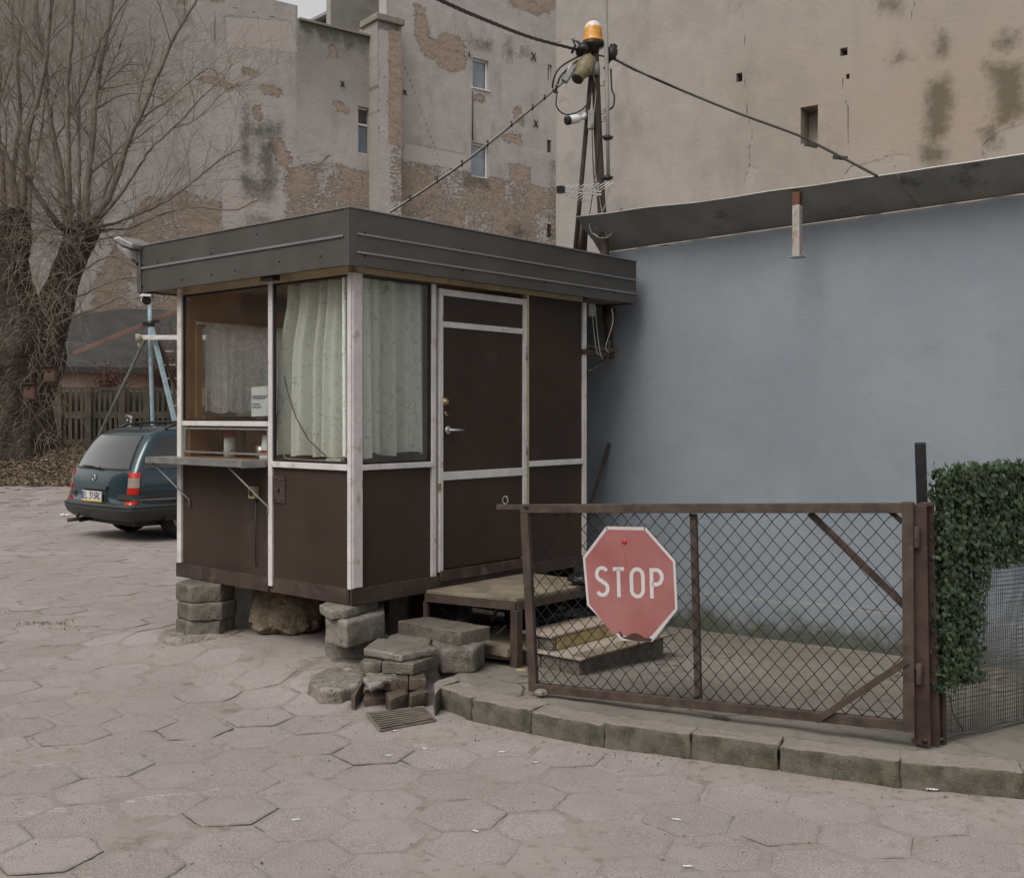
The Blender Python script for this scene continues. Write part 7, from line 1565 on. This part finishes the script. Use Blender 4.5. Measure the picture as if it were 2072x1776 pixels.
for y_ in (-1, 1):
    for x_ in (.92, 3.55):
        w_ = thing('wheel', None, None, (0, 0, 0)); w_.parent = car; c = CP(x_, y_*.68, .305); w_.location = c-Vector(car.location)
        m = MB(); m.lathe(c, [(.20, -.095), (.28, -.095), (.30, -.07), (.305, 0), (.30, .07), (.28, .095), (.20, .095)], cl_, 32); m.build('tyre', M['tyre'], w_)
        m = MB(); m.lathe(c, [(.03, y_*.095), (.10, y_*.085), (.19, y_*.10), (.205, y_*.09)], cl_, 24); m.build('rim', M['galv'], w_)
        m = MB(); n = 26
        vs = [CP(x_+.36*math.cos(math.pi*k/n), y_*.862, .28+.33*math.sin(math.pi*k/n)) for k in range(n+1)]; vs = [CP(x_+.36*math.cos(math.pi*k/n), y_*.868, .27+.35*math.sin(math.pi*k/n)) for k in range(n+1)]
        m.prism(vs, cl_*y_*-.1); m.build('wheel_arch', M['black'], car)
m = MB(); m.box(0, 0, 0, 0, 0, 0) if False else None
m = MB(); m.hexa([CP(x, y, z) for z in (.19, .30) for x, y in ((.3,-.6),(4.1,-.6),(4.1,.6),(.3,.6))]); m.build('underbody', M['black'], car)
m = MB(); m.tube([CP(.30, .58, .235), CP(.10, .60, .225), CP(-.0, .60, .222)], .026, 10); m.build('exhaust', M['rust'], car)
m = MB(); m.tube([CP(.2, .25, .26), CP(-.03, .2, .24), CP(-.06, .2, .30)], .018, 8); m.lathe(CP(-.06, .2, .30), [(.015, -.01), (.027, .01), (.027, .03), (.01, .045)], n=12); m.build('tow_hook', M['screw'], car)
# ---------------------------------------------------------------- litter and weeds
gl = 'cigarette ends dropped on the paving'; rd = random.Random(21)
butts = [(963,1680,'orange-tipped cigarette end in the middle foreground', 1),(790,1527,'tiny white cigarette end left of the drain',0),(602,1657,'thin white cigarette end in the lower left foreground',0),(1395,1751,'burnt cigarette end near the bottom edge, right of the middle',0),(1372,1657,'white cigarette end in the right foreground',0),(800,1477,'two-coloured cigarette end by the drain grate',1),(1085,1541,'short orange cigarette end below the kerb',1),(1018,1520,'pale cigarette end in the dirt at the kerb foot',0),(860,1513,'orange-tipped end lying against the first kerb stone',1)]
for u, v, lab, tip in butts:
    c = PZ(u, v, .007); a = rd.uniform(-.7, .7); d = Vector((math.cos(a), math.sin(a), 0)); t = thing('cigarette_end', lab, 'cigarette end', tuple(c), gl)
    m = MB(); m.tube([c-d*.012, c+d*.012], .003, 8); m.build('paper', M['paper'], t)
    m = MB(); m.tube([c-d*.022, c-d*.012], .0031, 8); m.build('filter', simple('orange_filter', (.5, .22, .08), .8, .1, 8, .1, 60) if tip else M['paper'], t)
c = PZ(1886, 1602, .0)
def scrap(name, u, v, z, r, mat, lab, cat, seed):
    c = PZ(u, v, z); m = MB(); q = random.Random(seed); m.grid(lambda a, b: Vector((c.x+(a-.5)*r*2, c.y+(b-.5)*r*1.4, c.z+.012+r*.6*abs(mnoise.noise(Vector((a*4, b*4, seed)))))), 8, 8); tag(m.build(name, mat, loc=tuple(c), fix=False), lab, cat)
scrap('crumpled_paper', 1886, 1600, 0, .03, M['paper'], 'crumpled white scrap at the kerb foot below the ivy fence', 'paper scrap', 3)
scrap('paper_scrap', 1054, 1360, .1, .028, M['wood_pale'], 'small pale scrap lying between the platform leg and the gate', 'paper scrap', 5)
scrap('paper_scrap', 130, 1044, 0, .07, M['paper'], 'white scrap on the ground left of the car bumper', 'paper scrap', 7)
m = MB(); rd = random.Random(31)
def grass(m, c, n, h, r):
    for _ in range(n):
        p = Vector((c.x+rd.gauss(0, r), c.y+rd.gauss(0, r*.6), c.z)); d = Vector((rd.gauss(0, .5), rd.gauss(0, .5), 1)).normalized()*h*rd.uniform(.4, 1); w = Vector((d.y, -d.x, 0)); w = (w.normalized() if w.length > 1e-4 else Vector((1,0,0)))*.0028
        m.add([p-w, p+w, p+d*.6+w*.7+Vector((rd.gauss(0,.004),0,0)), p+d*.6-w*.7, p+d+Vector((d.x*.4, d.y*.4, -.01))], [(0,1,2,3),(3,2,4)])
for u, v, n, h, r in ((1662,1566,45,.028,.025),(1650,1562,25,.02,.03),(760,1425,20,.03,.03),(700,1336,25,.04,.05),(1905,1500,30,.03,.03),(95,1262,70,.035,.09),(130,1272,40,.02,.09),(40,1240,40,.02,.12),(130,1015,90,.05,.3),(60,1022,80,.05,.4),(20,1005,60,.05,.3)):
    grass(m, PZ(u, v, 0), n, h, r)
for i in range(0):      # moss and grass along the foot of the blue wall
    t = rd.uniform(BW.t(1370), BW.t(1990)); p = BW.pt(t, 0, .03); grass(m, Vector((p.x, p.y, yard_z(p.x, p.y))), 4, .035, .02)
M['grass'] = simple('dry_grass', (.10, .11, .045), .8, .4, 30, .1, 60)
tag(m.build('weeds', M['grass'], fix=False), 'sparse weeds and moss in the joints and along the blue wall', 'weeds', kind='stuff')
m = MB()       # crumbs, twigs, grit
for _ in range(900):
    u, v = rd.uniform(-50, 2120), 840+rd.uniform(330, 940); 
    if rd.random() < .45: u, v = rd.gauss(1050, 330), 0; v = 1448+max(0, (u-880))*.155+abs(rd.gauss(8, 18))
    c = PZ(u, v, .0); s_, t_ = kst(c.x, c.y); c.z = street_z(c.x, c.y)+.004; r = rd.uniform(.0012, .0042)*(1 if rd.random() < .95 else 1.7)
    if c.y > 9: r *= 1.5
    e = Vector((rd.gauss(0, 1), rd.gauss(0, 1), rd.gauss(0, .5))).normalized()*r*rd.uniform(1, 2.5); g_ = e.orthogonal().normalized()*r*.7; h_ = e.cross(g_).normalized()*r*.6
    m.add([c-e, c+g_, c+e, c-g_, c+h_], [(0,1,4),(1,2,4),(2,3,4),(3,0,4)])
tag(m.build('grit', M['litter'], fix=False), 'grit, crumbs and small dead leaves scattered over the paving', 'grit', kind='stuff')
